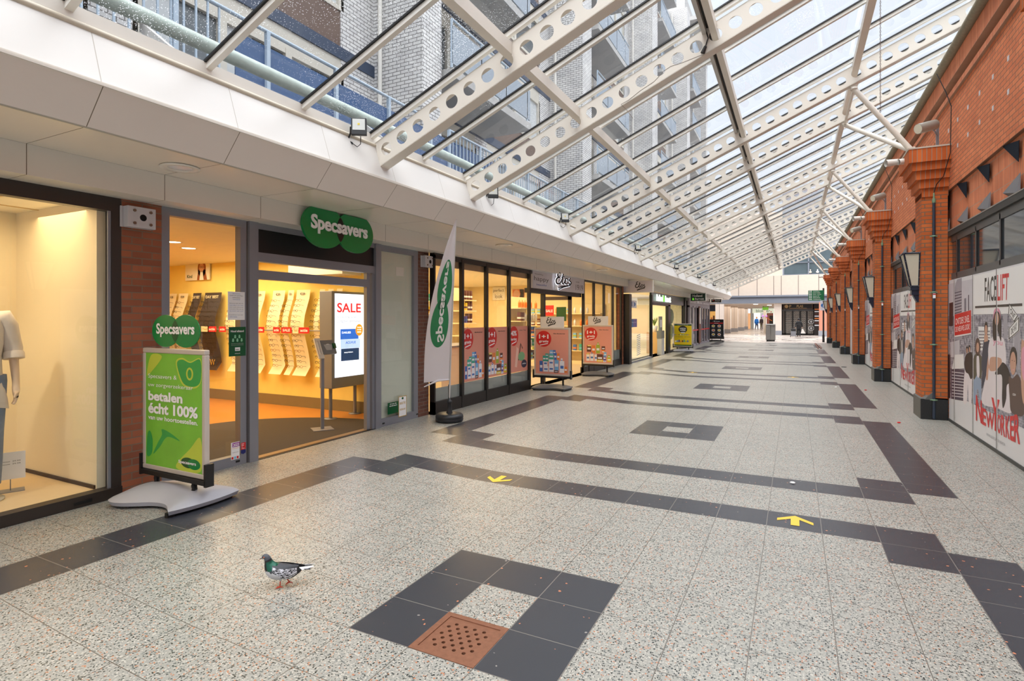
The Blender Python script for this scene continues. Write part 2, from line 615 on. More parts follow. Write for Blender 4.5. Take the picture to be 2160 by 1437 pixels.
def RF(X, Y0=0.0, Z0=0.0):      # right facade seen from the mall: a = -Y, b = up, n = -X
    return Fr((X, Y0, Z0), (0, -1, 0), (0, 0, 1), (-1, 0, 0))


white_paint = mat('white_paint', (228, 224, 216), 0.35, noise=0.03)
beam_paint = mat('beam_cream_paint', (224, 217, 206), 0.4, noise=0.04, scale=3)
dark_gasket = mat('black_gasket', (28, 28, 30), 0.5)
alu = mat('grey_aluminium', (138, 140, 148), 0.38, 0.25, 0.05)
black = mat('black_paint', (22, 22, 24), 0.4)
navy = mat('navy_steel', (26, 32, 52), 0.35)
green_brand = mat('sign_green', (4, 128, 62), 0.25, noise=0.03)
green_dark = mat('sign_dark_green', (6, 82, 44), 0.25, noise=0.03)
pure_white = mat('print_white', (244, 244, 244), 0.4, noise=0.01)
red_print = mat('print_red', (215, 38, 40), 0.4, noise=0.02)
black_print = mat('print_black', (20, 20, 22), 0.4)
shop_glass = glass('shop_glass', (0.97, 0.99, 0.98), 0.05)

# ================================================================ FLOOR
XL = [-5.90, -5.72, -5.28, -4.82, -4.34, -3.88, -3.44, -3.0, -2.59, -2.18, -1.78, -1.39, -0.99, -0.6, -0.21, 0.19, 0.58, 0.98, 1.37, 1.76, 2.15, 2.60]
I0 = XL.index(0.19)
TY = 0.385
K0, K1 = -36, 94


def frow(k, X):
    y = 5.02 + TY * k
    e_ = 0.040 * max(0.0, min(1.0, (-X - 2.8) / 1.6))
    return y * (1 + e_)


def is_dark(c, k):
    """c = tile column (0 starts at x=0.19), k = tile row"""
    k = k % 15
    if k in (0, 3) and -11 <= c <= 1: return True
    if c in (-11, 1) and k in (14, 0, 3, 4): return True
    if c in (-12, 2) and (4 <= k <= 14): return True
    if 8 <= k <= 10 and -6 <= c <= -4 and not (k == 9 and c == -5): return True
    return False


fl = MB()
tz_l = terrazzo('terrazzo_light'); tz_d = terrazzo('terrazzo_dark', True)
for ci in range(len(XL) - 1):
    for k in range(K0, K1):
        x0, x1 = XL[ci], XL[ci + 1]
        if (ci - I0, k) == (-5, -7):
            continue        # the drain sits here
        fl.face([(x0, frow(k, x0), 0), (x1, frow(k, x1), 0), (x1, frow(k + 1, x1), 0), (x0, frow(k + 1, x0), 0)],
                tz_d if is_dark(ci - I0, k) else tz_l)
fo = struct('floor', fl, recenter=False)
uvl = fo.data.uv_layers.new(name='UVMap')
for p in fo.data.polygons:
    for li, uvc in zip(p.loop_indices, ((0, 0), (1, 0), (1, 1), (0, 1))):
        uvl.data[li].uv = uvc

FEND = frow(K1, 0) - 0.02
# far paving, wet grey slabs beyond the canopy
m, t, p = new_mat('wet_paving')
tc = t.nodes.new('ShaderNodeTexCoord')
br = t.nodes.new('ShaderNodeTexBrick'); br.offset = 0.5
br.inputs['Scale'].default_value = 1; br.inputs['Brick Width'].default_value = 1.2; br.inputs['Row Height'].default_value = 0.8
br.inputs['Mortar Size'].default_value = 0.012
br.inputs['Color1'].default_value = lin((188, 176, 166)) + (1,); br.inputs['Color2'].default_value = lin((158, 148, 142)) + (1,)
br.inputs['Mortar'].default_value = lin((120, 110, 104)) + (1,)
t.links.new(tc.outputs['Object'], br.inputs['Vector']); t.links.new(br.outputs['Color'], p.inputs['Base Color'])
nz = t.nodes.new('ShaderNodeTexNoise'); nz.inputs['Scale'].default_value = 0.5; nz.inputs['Detail'].default_value = 6
t.links.new(tc.outputs['Object'], nz.inputs['Vector'])
rr = t.nodes.new('ShaderNodeMapRange'); rr.inputs['From Min'].default_value = 0.4; rr.inputs['From Max'].default_value = 0.6
rr.inputs['To Min'].default_value = 0.12; rr.inputs['To Max'].default_value = 0.6
t.links.new(nz.outputs['Fac'], rr.inputs['Value']); t.links.new(rr.outputs[0], p.inputs['Roughness'])
wet = m; MATS['wet_paving'] = m
f2 = MB()
f2.box(-45, FEND, -0.2, 9, 130, -0.005, wet)
struct('floor', f2, recenter=False)
f3 = MB(); f3.box(-5.72, -9, -0.2, 2.6, FEND, -0.004, mat('concrete_base', (120, 118, 115), 0.9))
# sub-base with a pit for the drain
f3 = MB()
cb = mat('concrete_base', (120, 118, 115), 0.9)
f3.box(-5.72, -9, -0.3, 2.6, FEND, -0.12, cb)
struct('floor', f3, recenter=False)

# yellow direction arrows stuck on the dark bands
yel = mat('yellow_arrow_tape', (232, 190, 62), 0.45, noise=0.04)


def arrow(name, cx, cy, rz, label, sc=1.0, group=None):
    ar = MB()
    fr = Fr((cx, cy, 0.002), (math.cos(rz), math.sin(rz), 0), (-math.sin(rz), math.cos(rz), 0), (0, 0, 1))
    s_ = sc
    pts = [(0, .155), (.145, -.01), (.145, -.075), (.032, .035), (.032, -.12), (-.032, -.12), (-.032, .035), (-.145, -.075), (-.145, -.01)]
    # head as two arms and a stem
    ar.poly2([(0, .12 * s_), (.135 * s_, .0), (.135 * s_, -.06 * s_), (0, .055 * s_), (-.135 * s_, -.06 * s_), (-.135 * s_, 0)], fr, 0, yel)
    ar.poly2([(-.032 * s_, .085 * s_), (-.032 * s_, -.13 * s_), (.032 * s_, -.13 * s_), (.032 * s_, .085 * s_)], fr, 0.0005, yel)
    o = ar.build(name); tag(o, label, 'floor arrow', group)
    return o


arrow('arrow_marking', 0.0, 5.24, 0, 'yellow arrow sticker pointing away on the nearest dark band, right of the other near one')
arrow('arrow_marking', -2.78, 5.17, PI, 'yellow arrow sticker pointing towards the camera on the nearest dark band')
pa = at_z(1461, 786); arrow('arrow_marking', pa.x, pa.y, PI, 'small far yellow arrow sticker left of the middle on a distant dark band')
pa = at_z(1673, 796); arrow('arrow_marking', pa.x, pa.y, 0, 'small far yellow arrow sticker right of the middle on a distant dark band')

# ---- drain
rust = mat('rusty_iron', (132, 88, 66), 0.6, 0.3, 0.25, 30, bump=0.3)
x0, x1 = XL[I0 - 5], XL[I0 - 4]; y0, y1 = frow(-7, -1.5), frow(-6, -1.5)
dr = thing('drain_cover', 'rusty brown drain cover full of round holes inside the near dark square', 'drain', ((x0 + x1) / 2, (y0 + y1) / 2, 0))
d = MB()
w = .035
d.box(x0, y0, -.04, x1, y0 + w, .003, rust); d.box(x0, y1 - w, -.04, x1, y1, .003, rust)
d.box(x0, y0 + w, -.04, x0 + w, y1 - w, .003, rust); d.box(x1 - w, y0 + w, -.04, x1, y1 - w, .003, rust)
d.build('frame', dr)
# perforated plate: cells with a round hole, staggered
pl = MB()
gx0, gx1, gy0, gy1 = x0 + w, x1 - w, y0 + w, y1 - w


def hole_cell(mb, fr, a0, b0, a1, b1, cx, cy, r, z0, z1, m, n=12, back=True):
    ring = [(cx + r * math.cos(2 * PI * i / n + PI / 4), cy + r * math.sin(2 * PI * i / n + PI / 4)) for i in range(n)]
    q = n // 4
    cor = [(a1, b1), (a0, b1), (a0, b0), (a1, b0)]
    out = []
    for s_ in range(4):
        A = cor[s_]; B = cor[(s_ + 1) % 4]
        for j in range(q):
            f_ = j / q
            out.append((A[0] + (B[0] - A[0]) * f_, A[1] + (B[1] - A[1]) * f_))
    for z in ((z1, z0) if back else (z1,)):
        mb.grid([[fr(x, y, z) for x, y in ring], [fr(x, y, z) for x, y in out]], m, smooth=False, close=True)
    mb.grid([[fr(x, y, z0) for x, y in ring], [fr(x, y, z1) for x, y in ring]], m, smooth=True, close=True)


nc, nr = 11, 9
cw, ch = (gx1 - gx0) / nc, (gy1 - gy0) / nr
for i in range(nc):
    for j in range(nr):
        a0, b0 = gx0 + i * cw, gy0 + j * ch
        if 0 < i < nc - 1 and 0 < j < nr - 1 or (i in (0, nc - 1) and 0):
            ok = (i + j) % 2 == 1
        else:
            ok = False
        if ok:
            hole_cell(pl, WORLD, a0, b0, a0 + cw, b0 + ch, a0 + cw / 2, b0 + ch / 2, 0.011, -.012, -.002, rust)
        else:
            pl.box(a0, b0, -.012, a0 + cw, b0 + ch, -.002, rust)
pl.build('perforated_plate', dr)
pit = MB(); pit.box(x0, y0, -.115, x1, y1, -.1, mat('pit_dark', (12, 11, 10), 0.9)); pit.build('pit_bottom', dr)

# ================================================================ LEFT CANOPY (header, soffit, fascia, eave)
YA, YB = -7.0, 46.0
JS, JO = 1.085, 2.2
hd = MB(); hp = panelled('header_panels', (226, 220, 210), JS, JO, rough=0.4)
hd.box(-5.85, YA, 2.83, -5.42, YB, 3.075, hp)
struct('trim_1', hd, recenter=False)
so = MB(); so.box(-5.42, YA, 3.076, -4.56, YB, 3.10, panelled('soffit_panels', (236, 226, 212), JS, JO, rough=0.22))
struct('trim_2', so, recenter=False)
fa = MB(); fp = panelled('fascia_panels', (230, 222, 214), JS, JO, rough=0.35); fq = panelled('fascia_upper', (218, 215, 211), JS, JO, rough=0.4, jcol=(170, 162, 150))
fa.prism([(-4.555, YA, 3.075), (-4.34, YA, 3.325), (-4.40, YA, 3.325), (-4.60, YA, 3.10)], (0, YB - YA, 0), fp)
struct('trim_3', fa, recenter=False)
lg = MB(); lt_ = mat('fascia_ledge', (226, 221, 212), 0.35, noise=0.02)
lg.box(-4.42, YA, 3.325, -4.325, YB, 3.342, lt_); lg.box(-4.44, YA, 3.342, -4.345, YB, 3.358, lt_)
lg.tube([(-4.565, YA, 3.078), (-4.565, YB, 3.078)], 0.012, mat('joint_profile', (178, 172, 158), 0.4), 8)
struct('trim_4', lg, recenter=False)
fu = MB()
fu.prism([(-4.36, YA, 3.358), (-4.49, YA, 3.745), (-4.53, YA, 3.745), (-4.42, YA, 3.358)], (0, YB - YA, 0), fq)
struct('trim_5', fu, recenter=False)
ev = MB()
ev.tube([(-4.50, YA, 3.762), (-4.50, YB, 3.762)], 0.026, mat('eave_moulding', (196, 186, 168), 0.45), 12)
ev.box(-4.64, YA, 3.775, -4.51, YB, 3.895, white_paint)
struct('trim_6', ev, recenter=False)
# canopy top slab behind the fascia, carries the roof and closes the shops
cs = MB(); cs.box(-6.2, YA, 3.10, -4.60, YB, 3.30, mat('roof_felt', (90, 90, 92), 0.9)); struct('ceiling', cs, recenter=False)
# the canopy's closed far end
ce = MB()
ce.prism([(-5.85, YB, 2.83), (-5.42, YB, 2.83), (-5.42, YB, 3.075), (-4.555, YB, 3.075), (-4.34, YB, 3.325), (-4.36, YB, 3.358), (-4.51, YB, 3.76), (-4.51, YB, 3.895), (-5.85, YB, 3.895)], (0, 0.02, 0), white_paint)
struct('trim_7', ce, recenter=False)

# soffit downlights
for i, (px, py) in enumerate([(380, 353), (1063, 517), (1270, 569)]):
    q = at_z(px, py, 3.075)
    t_ = thing('downlight', ['round white downlight in the soffit nearest the camera', 'round soffit downlight above the drugstore windows',
                             'small round soffit downlight beyond the drugstore door'][i], 'ceiling light', (q.x, q.y, 3.075), 0, 'round downlights in the soffit')
    a = MB(); a.lathe([(0.16, 0.0), (0.165, -.004), (0.16, -.012), (0.11, -.012), (0.10, 0.0)], white_paint, (q.x, q.y, 3.073)); a.build('trim_ring', t_)
    a = MB(); a.lathe([(0.10, -.004), (0.05, -.016), (0.0, -.018)], mat('downlight_lens', (215, 218, 225), 0.25), (q.x, q.y, 3.073)); a.build('lens', t_)

# ================================================================ GLASS ROOF
SL = 0.435
X0R, Z0R = -4.50, 3.79


def zr(X):
    return Z0R + SL * (X - X0R)


XR1 = 3.9
BY0, BP = 5.23, 6.26
bp = beam_paint


def make_beam():
    """one channel beam with round holes, along +X from its left foot; local origin at (X0R, 0, Z0R)"""
    t_ = thing('roof_beam', 'x', 'roof beam')
    wb = MB(); H_ = 0.33; hs = 0.2295
    n = int((XR1 + 4.32) / hs)
    fr = Fr((0, 0, 0), (1, 0, 0), (0, 0, 1), (0, -1, 0))
    L = XR1 - X0R

    def pt(a, b, c):     # b measured vertically below the sloping top
        return Vector((a, -c, SL * a - H_ + b))
    f2_ = lambda a, b, c: pt(a, b, c)
    # foot piece
    a0 = 0.18 - hs / 2
    for c in (0.0, -0.006):
        pts = [f2_(0.0, H_, c), f2_(a0, H_, c), f2_(a0, 0, c), f2_(0.075, 0, c)]
        wb.face(pts if c == 0 else pts[::-1], bp)
    for i in range(n):
        ca = 0.18 + i * hs
        ring = []; out = []
        for j in range(20):
            th = 2 * PI * j / 20 + PI / 4
            ring.append((ca + 0.078 * math.cos(th), H_ * 0.5 + 0.078 * math.sin(th) + 0.0))
        cor = [(ca + hs / 2, H_), (ca - hs / 2, H_), (ca - hs / 2, 0), (ca + hs / 2, 0)]
        for s_ in range(4):
            A = cor[s_]; B = cor[(s_ + 1) % 4]
            for j in range(5):
                q_ = j / 5
                out.append((A[0] + (B[0] - A[0]) * q_, A[1] + (B[1] - A[1]) * q_))
        # holes stay round: remove the shear inside the ring
        R = [(x, y - SL * (x - ca)) for x, y in ring]
        for c in (0.0, -0.006):
            wb.grid([[f2_(x, y, c) for x, y in R], [f2_(x, y, c) for x, y in out]], bp, False, True)
        wb.grid([[f2_(x, y, 0) for x, y in R], [f2_(x, y, -0.006) for x, y in R]], bp, True, True)
    aend = 0.18 + (n - 0.5) * hs
    wb.build('web', t_, local=True)
    for nm, b0, b1, st in (('top_flange', H_ - 0.012, H_, 0.0), ('bottom_flange', 0.0, 0.012, 0.075)):
        g = MB()
        P = [pt(st, b0, 0), pt(aend, b0, 0), pt(aend, b1, 0), pt(st if st == 0 else st - .003, b1, 0)]
        g.prism(P, (0, 0.15, 0), bp)
        g.build(nm, t_, local=True)
    g = MB()
    g.prism([pt(0.0, H_, 0), pt(0.075, 0, 0), pt(0.081, 0, 0), pt(0.006, H_, 0)], (0, 0.15, 0), bp)
    g.build('end_plate', t_, local=True)
    return t_


beamYs = []
for k in range(-1, 7):
    beamYs += [BY0 + BP * k, BY0 + BP * k + 2.07]
beamYs = [y for y in beamYs if -2 < y < 44.5]
b0 = make_beam()
names = ['holed cream roof beam']
for i, y in enumerate(beamYs):
    o = b0 if i == 0 else dup(b0)
    o.location = (X0R, y, Z0R)
    o['group'] = 'holed cream beams under the glass roof'
    j = i - sum(1 for q in beamYs if q < 4)
    if j < 0:
        o['label'] = 'cream roof beam with round holes crossing above and behind the camera'
    elif j == len([q for q in beamYs if q > 4]) - 1:
        o['label'] = 'cream holed roof beam closing the far open end of the glass roof'
    else:
        o['label'] = 'cream roof beam with round holes, %s counted from the camera along the left eave' % ordinal(j)

# purlins
pur = [(-2.70, 'first purlin above the left eave'), (-0.95, 'purlin left of the ridge line with a dark slot'), (0.95, 'purlin over the right-hand strut tops'), (2.72, 'purlin just left of the brick parapet')]
for X, nm in pur:
    g = MB(); zt = zr(X) + 0.02
    if X == -0.95:
        pgm = mat('purlin_grey', (186, 184, 178), 0.4); g.box(X - 0.085, -3, zt - 0.12, X - 0.035, 43, zt, pgm); g.box(X + 0.01, -3, zt - 0.12, X + 0.085, 43, zt, bp)
        g.box(X - 0.035, -3, zt - 0.05, X + 0.01, 43, zt - 0.03, mat('slot_dark', (60, 58, 54), 0.6))
    else:
        g.box(X - 0.05, -3, zt - 0.13, X + 0.05, 43, zt, bp)
    tag(g.build('roof_purlin', recenter=True), 'long cream roof member, ' + nm, 'purlin', 'long purlins under the glass roof')

# glazing bars: white bar with black gasket strip beside it
gb = thing('glazing_bar', 'slim white glazing bar with black gasket', 'glazing bar', (X0R, 3.09, Z0R))
g = MB(); L = XR1 - X0R
g.prism([(-0.02, 0, 0.045), (L, 0, 0.045 + SL * L), (L, 0, 0.105 + SL * L), (-0.02, 0, 0.105)], (0, 0.055, 0), white_paint)
g.build('bar', gb, local=True)
g = MB()
g.prism([(-0.02, -0.02, 0.095), (L, -0.02, 0.095 + SL * L), (L, -0.02, 0.115 + SL * L), (-0.02, -0.02, 0.115)], (0, 0.02, 0), dark_gasket)
g.build('gasket', gb, local=True)
for i in range(-5, 39):
    y = 3.09 + 1.0435 * i
    if min(abs(y - b) for b in beamYs) < 0.06:
        pass
    o = gb if i == -5 else dup(gb)
    o.location = (X0R, y, Z0R); o['group'] = 'slim white glazing bars of the glass roof'
    o['label'] = 'slim white glazing bar with a black gasket, one of the row across the glass roof'
gl = MB(); rg = glass('wet_roof_glass', (0.94, 0.965, 0.98), 0.03, drops=True)
gl.face([(X0R - 0.03, -3, zr(X0R - .03) + 0.118), (XR1, -3, zr(XR1) + 0.118), (XR1, 43.1, zr(XR1) + 0.118), (X0R - 0.03, 43.1, zr(X0R - .03) + 0.118)], rg)
struct('window_1', gl, recenter=False)

# cable bits hanging along the second beam
g = MB(); bk = mat('cable_black', (25, 25, 26), 0.5)
q = [at_y(1490, 20, 7.3), at_y(1487, 60, 7.3), at_y(1494, 80, 7.28), at_y(1488, 98, 7.28)]
g.tube(q, 0.008, bk, 6); g.tube([q[-1], at_y(1482, 112, 7.28)], [0.02, 0.028], bk, 8)
tag(g.build('hanging_socket'), 'black cable with a lamp socket hanging from the roof at the second beam', 'cable')
g = MB(); wire = mat('thin_wire', (120, 108, 96), 0.5)
q = [at_y(x, y, 7.30) for x, y in [(1480, 116), (1440, 132), (1415, 140), (1400, 150), (1380, 172), (1350, 192), (1325, 212), (1310, 220), (1322, 232), (1335, 250)]]
g.tube(q, 0.0035, wire, 5)
tag(g.build('loose_wire'), 'thin loose wire strung along the second roof beam', 'wire')
# chain
g = MB(); ch_m = mat('chain_steel', (110, 86, 78), 0.4, 0.6)
cx, cy = at_y(1857, 0, 9.5).x, 9.5
zt, zb = at_y(1857, -60, 9.5).z, at_y(1857, 236, 9.5).z
z = zt; i = 0
while z > zb:
    fr = Fr((cx, cy, z), (1, 0, 0) if i % 2 else (0, 1, 0), (0, 0, 1))
    pts = [fr(0.007 * math.cos(2 * PI * j / 8), 0.016 * math.sin(2 * PI * j / 8)) for j in range(9)]
    g.tube(pts, 0.0028, ch_m, 4, cap=False); z -= 0.026; i += 1
tag(g.build('hanging_chain'), 'thin rusty chain hanging straight down from the glass roof', 'chain')

# ================================================================ FLOODLIGHTS on the eave
def make_flood():
    t_ = thing('floodlight', 'x', 'floodlight')
    g = MB(); fr = Fr((0, 0, 0), (0.78, 0.5, 0.0), (-0.1, 0.1, 0.98))
    g.box(-.085, -.10, -.03, .085, .10, .012, black, fr); hs_ = g.build('housing', t_, local=True, bevel=0.006)
    g = MB(); g.box(-.068, -.045, .0125, .068, .085, .014, mat('flood_reflector', (196, 196, 190), 0.25, 0.3), fr)
    g.box(-.012, .012, .0142, .012, .034, .016, mat('led_chip', (214, 190, 60), 0.4), fr)
    lens_part = g.build('lens', hs_, local=True)
    g = MB()
    for i in range(5):
        g.box(-.06 + i * .028, -.08, -.055, -.05 + i * .028, .08, -.03, black, fr)
    g.build('cooling_fins', hs_, local=True)
    g = MB(); g.tube([fr(-.09, 0, -.01), fr(-.10, -.06, -.05), (-0.14, -0.03, -0.14), (-0.10, 0, -0.17)], 0.011, black, 6)
    g.tube([(-0.10, 0, -0.17), (-0.16, 0.01, -0.19)], 0.016, black, 8)
    g.build('bracket', t_, local=True)
    g = MB(); g.tube([(-0.10, 0, -0.17), (-0.06, 0.04, -0.21), (-0.02, 0.05, -0.18), (0.0, 0.03, -0.1)], 0.005, black, 5)
    g.build('cable', t_, local=True)
    return t_


fl0 = make_flood()
FP = [(757, 267), (1040, 405), (1192, 459), (1346, 523), (1427, 563), (1475, 583), (1507, 600), (1534, 612)]
for i, (px, py) in enumerate(FP):
    q = at_x(px, py, -4.36)
    o = fl0 if i == 0 else dup(fl0)
    o.location = q
    o['group'] = 'black floodlights along the left eave'
    o['label'] = 'black floodlight clamped to the white eave, %s from the camera' % ordinal(i)

# ================================================================ RIGHT BUILDING
PP, PY0 = 6.16, 11.45            # pilaster pitch, near face of pilaster number 1
PIL = [PY0 + PP * k for k in range(-2, 6)]
XW = 2.26
bk_r = brick('orange_brick', (222, 136, 94), (206, 118, 80), (138, 104, 84))
bk_p = brick('pilaster_brick', (206, 112, 60), (186, 94, 48), (120, 102, 84), mort=.014)
bk_s = brick('soldier_brick', (224, 138, 98), (208, 120, 84), (178, 146, 124), bw=0.21, bh=0.062, soldier=True)
bk_s2 = brick('soldier_cap', (206, 110, 56), (188, 94, 46), (150, 130, 112), bw=20.0, bh=0.0655, soldier=True)
bk_s3 = brick('soldier_band', (222, 138, 98), (206, 120, 84), (178, 146, 124), bw=20.0, bh=0.062, soldier=True)
wr = Shell('wall_right')
YE = PIL[-1] + 0.7
YS = -8.0
# wall above the windows, stepped cornice
wr.box(XW, YS, 3.80, XW + 0.4, YE, 5.23, bk_r)
wr.box(XW + 0.05, YS, 3.12, XW + 0.4, YE, 3.80, bk_s)
wr.box(XW - 0.04, YS, 5.23, XW + 0.4, YE, 5.315, bk_s3)
wr.box(XW + 0.10, YS, 5.315, XW + 0.4, YE, 5.46, bk_s3)
wr.box(XW - 0.06, YS, 5.46, XW + 0.4, YE, 5.74, bk_s3)
for y in PIL:
    # brickwork between windows, behind each pilaster
    wr.box(XW - 0.001, y + 0.0, 0.0, XW + 0.4, y + 0.90, 3.12, bk_p)
struct('wall_right', wr, recenter=False)
cp = MB(); cp.tube([(XW - 0.10, YS, 5.80), (XW - 0.10, YE, 5.80)], 0.07, mat('mossy_gutter', (140, 132, 112), 0.85, noise=0.3, scale=20, bump=0.4), 12)
cp.box(XW - 0.08, YS, 5.74, XW + 0.45, YE, 5.80, mat('coping', (120, 100, 84), 0.8))
cpo = cp.build('gutter'); tag(cpo, 'long weathered round gutter along the top of the brick wall', 'gutter')
# building mass behind
bm_ = MB(); bm_.box(XW + 0.45, YS, 0, XW + 6, YE, 5.4, mat('inner_dark', (40, 38, 38), 0.9))
struct('wall_right', bm_, recenter=False)


def pil_label(k):
    return ['behind the camera', 'nearest', 'second', 'third', 'fourth', 'fifth', 'sixth', 'farthest'][k] if k else 'at the top right corner'


stone = mat('pilaster_base_side', (96, 94, 90), 0.55, noise=0.12, scale=14)
black_stone = mat('black_granite', (30, 31, 32), 0.35, noise=0.8, scale=60)
capst = mat('cap_stone', (190, 180, 165), 0.8)


def make_pilaster():
    """local origin: front-near corner line: x = XW wall, y = near face, z = 0 ; extends to -x"""
    t_ = thing('brick_pilaster', 'x', 'pilaster')
    D = XW - 1.90
    g = MB()
    g.box(-D, 0.06, 0.36, -D + 0.17, 0.60, 3.80, bk_p)
    g.box(-D + 0.17, 0.02, 0.36, -0.012, 0.64, 3.80, bk_p)
    g.build('shaft', t_, local=True)
    g = MB()
    g.box(-D - 0.02, 0.0, 0, -0.012, 0.66, 0.34, black_stone)
    # sloping stone stop on the corner
    g.prism([(-D - 0.02, 0.0, 0.34), (-D - 0.02, 0.66, 0.34), (-D + 0.06, 0.60, 0.40), (-D + 0.06, 0.06, 0.40)], (0.12, 0, 0), stone)
    g.prism([(-D + 0.03, -0.002, 0.33), (-D + 0.17, -0.002, 0.33), (-D + 0.165, -0.002, 0.47)], (0, 0.06, 0), stone)
    g.build('base', t_, local=True)
    g = MB()
    g.box(-D - 0.0225, 0.03, 0, -D - 0.0195, 0.63, 0.34, stone)
    g.build('side_slab', t_, local=True)
    g = MB()
    steps = [(0.0, 3.72, 3.86), (0.05, 3.86, 4.00), (0.10, 4.00, 4.14), (0.155, 4.14, 4.27), (0.21, 4.27, 4.49)]
    for off, z0, z1 in steps:
        g.box(-D - off, 0.03 - off, z0, -0.001, 0.63 + off, z1, bk_s2)
    g.build('corbelled_cap', t_, local=True)
    g = MB(); g.box(-D - 0.22, -0.19, 4.49, -0.001, 0.85, 4.515, capst); g.build('cap_slab', t_, local=True)
    g = MB()
    rnd = random.Random(3); mm = mat('dry_moss', (128, 92, 66), 0.9)
    for i in range(26):
        x = -rnd.uniform(0.0, D + 0.15); y = rnd.uniform(-0.15, 0.2)
        g.tube([(x, y, 4.515), (x + rnd.uniform(-.02, .02), y + rnd.uniform(-.02, .02), 4.515 + rnd.uniform(.03, .09))], [0.003, 0.001], mm, 4)
    g.build('weeds', t_, local=True)
    return t_


pil0 = make_pilaster()
pils = []
for k, y in enumerate(PIL):
    o = pil0 if k == 0 else dup(pil0)
    o.location = (XW, y, 0); o['group'] = 'brick pilasters of the right wall'
    o['label'] = ('orange brick pilaster with corbelled cap and black foot, the %s one fully in view' % pil_label(k)) if k else 'orange brick pilaster whose corbels just enter the top right corner'
    pils.append(o)

# downpipes / conduits on the near face of each pilaster
copper = mat('verdigris_clip', (120, 150, 120), 0.6)
pipe_m = mat('slate_pipe', (44, 54, 70), 0.4)


def make_pipe():
    t_ = thing('conduit', 'x', 'pipe')
    g = MB(); g.tube([(0, 0, 0.02), (0, 0, 3.62)], 0.021, pipe_m, 10); g.build('pipe', t_, local=True)
    for z in (0.33, 1.25, 2.12, 3.05):
        g = MB(); g.lathe([(0.021, -.012), (0.032, -.012), (0.032, .012), (0.021, .012)], copper, (0, 0, z), 10); g.box(-.05, .01, z - .01, .05, .03, z + .01, copper)
        g.build('clip', t_, local=True)
    g = MB(); g.lathe([(0.021, 3.60), (0.03, 3.62), (0.024, 3.66), (0.012, 3.70), (0.012, 3.76), (0, 3.78)], copper, (0, 0, 0), 10); g.build('cable_gland', t_, local=True)
    g = MB(); g.box(-.018, -.026, 2.02, .018, -.022, 2.10, pure_white); g.box(-.018, -.0265, 2.075, .018, -.0255, 2.095, red_print); g.build('sticker', t_, local=True)
    g = MB(); g.tube([(0, 0, 3.77), (0.03, -0.02, 3.90), (0.10, -0.16, 4.0), (0.17, -0.25, 4.35), (0.185, -0.23, 5.1), (0.12, -0.2, 5.35), (0.02, -0.1, 5.7)], 0.007, black, 5); g.build('cable', t_, local=True)
    return t_


pp0 = make_pipe()
for k, y in enumerate(PIL[1:]):
    o = pp0 if k == 0 else dup(pp0)
    o.location = (XW - 0.205, y - 0.02, 0); o['group'] = 'slate coloured conduits on the brick pilasters'
    o['label'] = 'slate conduit with green clips on the %s brick pilaster from the camera' % ordinal(k)

# lanterns on the pilasters' inner faces
frost = mat('frosted_lantern_glass', (214, 208, 188), 0.35, noise=0.03)


def make_lantern():
    t_ = thing('lantern', 'x', 'wall lantern')
    # tapered half-lantern: origin at its wall plane; extends to -x
    zt, zb = 2.80, 2.24
    T = dict(x0=-0.235, y0=-0.20, y1=0.20); B_ = dict(x0=-0.12, y0=-0.085, y1=0.085)

    def P(xf, yf, z):      # xf 0 wall .. 1 front, yf -1..1
        f_ = (z - zb) / (zt - zb)
        x0_ = B_['x0'] + (T['x0'] - B_['x0']) * f_; yy = B_['y1'] + (T['y1'] - B_['y1']) * f_
        return Vector((x0_ * xf, yy * yf, z))
    g = MB()
    for e0, e1 in (((1, -1), (1, -1)), ((1, 1), (1, 1)), ((0.03, -1), (0.03, -1)), ((0.03, 1), (0.03, 1))):
        g.tube([P(*e0, zb), P(*e1, zt)], 0.015, navy, 6)
    for z in (zb, zt):
        g.tube([P(0, -1, z), P(1, -1, z), P(1, 1, z), P(0, 1, z)], 0.016, navy, 6)
    g.prism([P(0, -1, zt), P(1, -1, zt), P(1, 1, zt), P(0, 1, zt)], (0, 0, 0.012), mat('lantern_top', (150, 150, 150), 0.5))
    lf0 = g.build('frame', t_, local=True)
    g = MB()
    g.face([P(0, -.97, zb), P(.97, -.97, zb), P(.97, -.97, zt), P(0, -.97, zt)], frost)
    g.face([P(.97, -.97, zb), P(.97, .97, zb), P(.97, .97, zt), P(.97, -.97, zt)], frost)
    g.face([P(.97, .97, zb), P(0, .97, zb), P(0, .97, zt), P(.97, .97, zt)], frost)
    g.build('panes', lf0, local=True)
    g = MB()
    for k_ in range(5):
        z = zb + (zt - zb) * k_ / 4
        for e_ in ((1, -1), (0.06, -1), (1, 1)):
            g.ball(P(*e_, z) + Vector((0, -0.014, 0)), 0.006, alu, 6, 4)
    g.build('rivets', lf0, local=True)
    g = MB()
    g.box(-0.125, -0.09, 2.17, 0.0, 0.09, 2.24, navy); g.box(-0.105, -0.075, 2.09, 0.0, 0.075, 2.17, navy); g.prism([(-0.085, -.06, 2.09), (0, -.06, 2.09), (0, -.06, 1.97), (-0.03, -.06, 1.97)], (0, .12, 0), navy)
    g.build('bracket', t_, local=True)
    return t_


ln0 = make_lantern()
for k, y in enumerate(PIL):
    o = ln0 if k == 0 else dup(ln0)
    o.location = (1.90, y + 0.34, 0); o['group'] = 'tapered lanterns on the brick pilasters'
    o['label'] = ('tapered frosted lantern in a navy frame on the %s brick pilaster fully in view' % pil_label(k)) if k else 'tapered lantern cut off by the right edge of the photo'

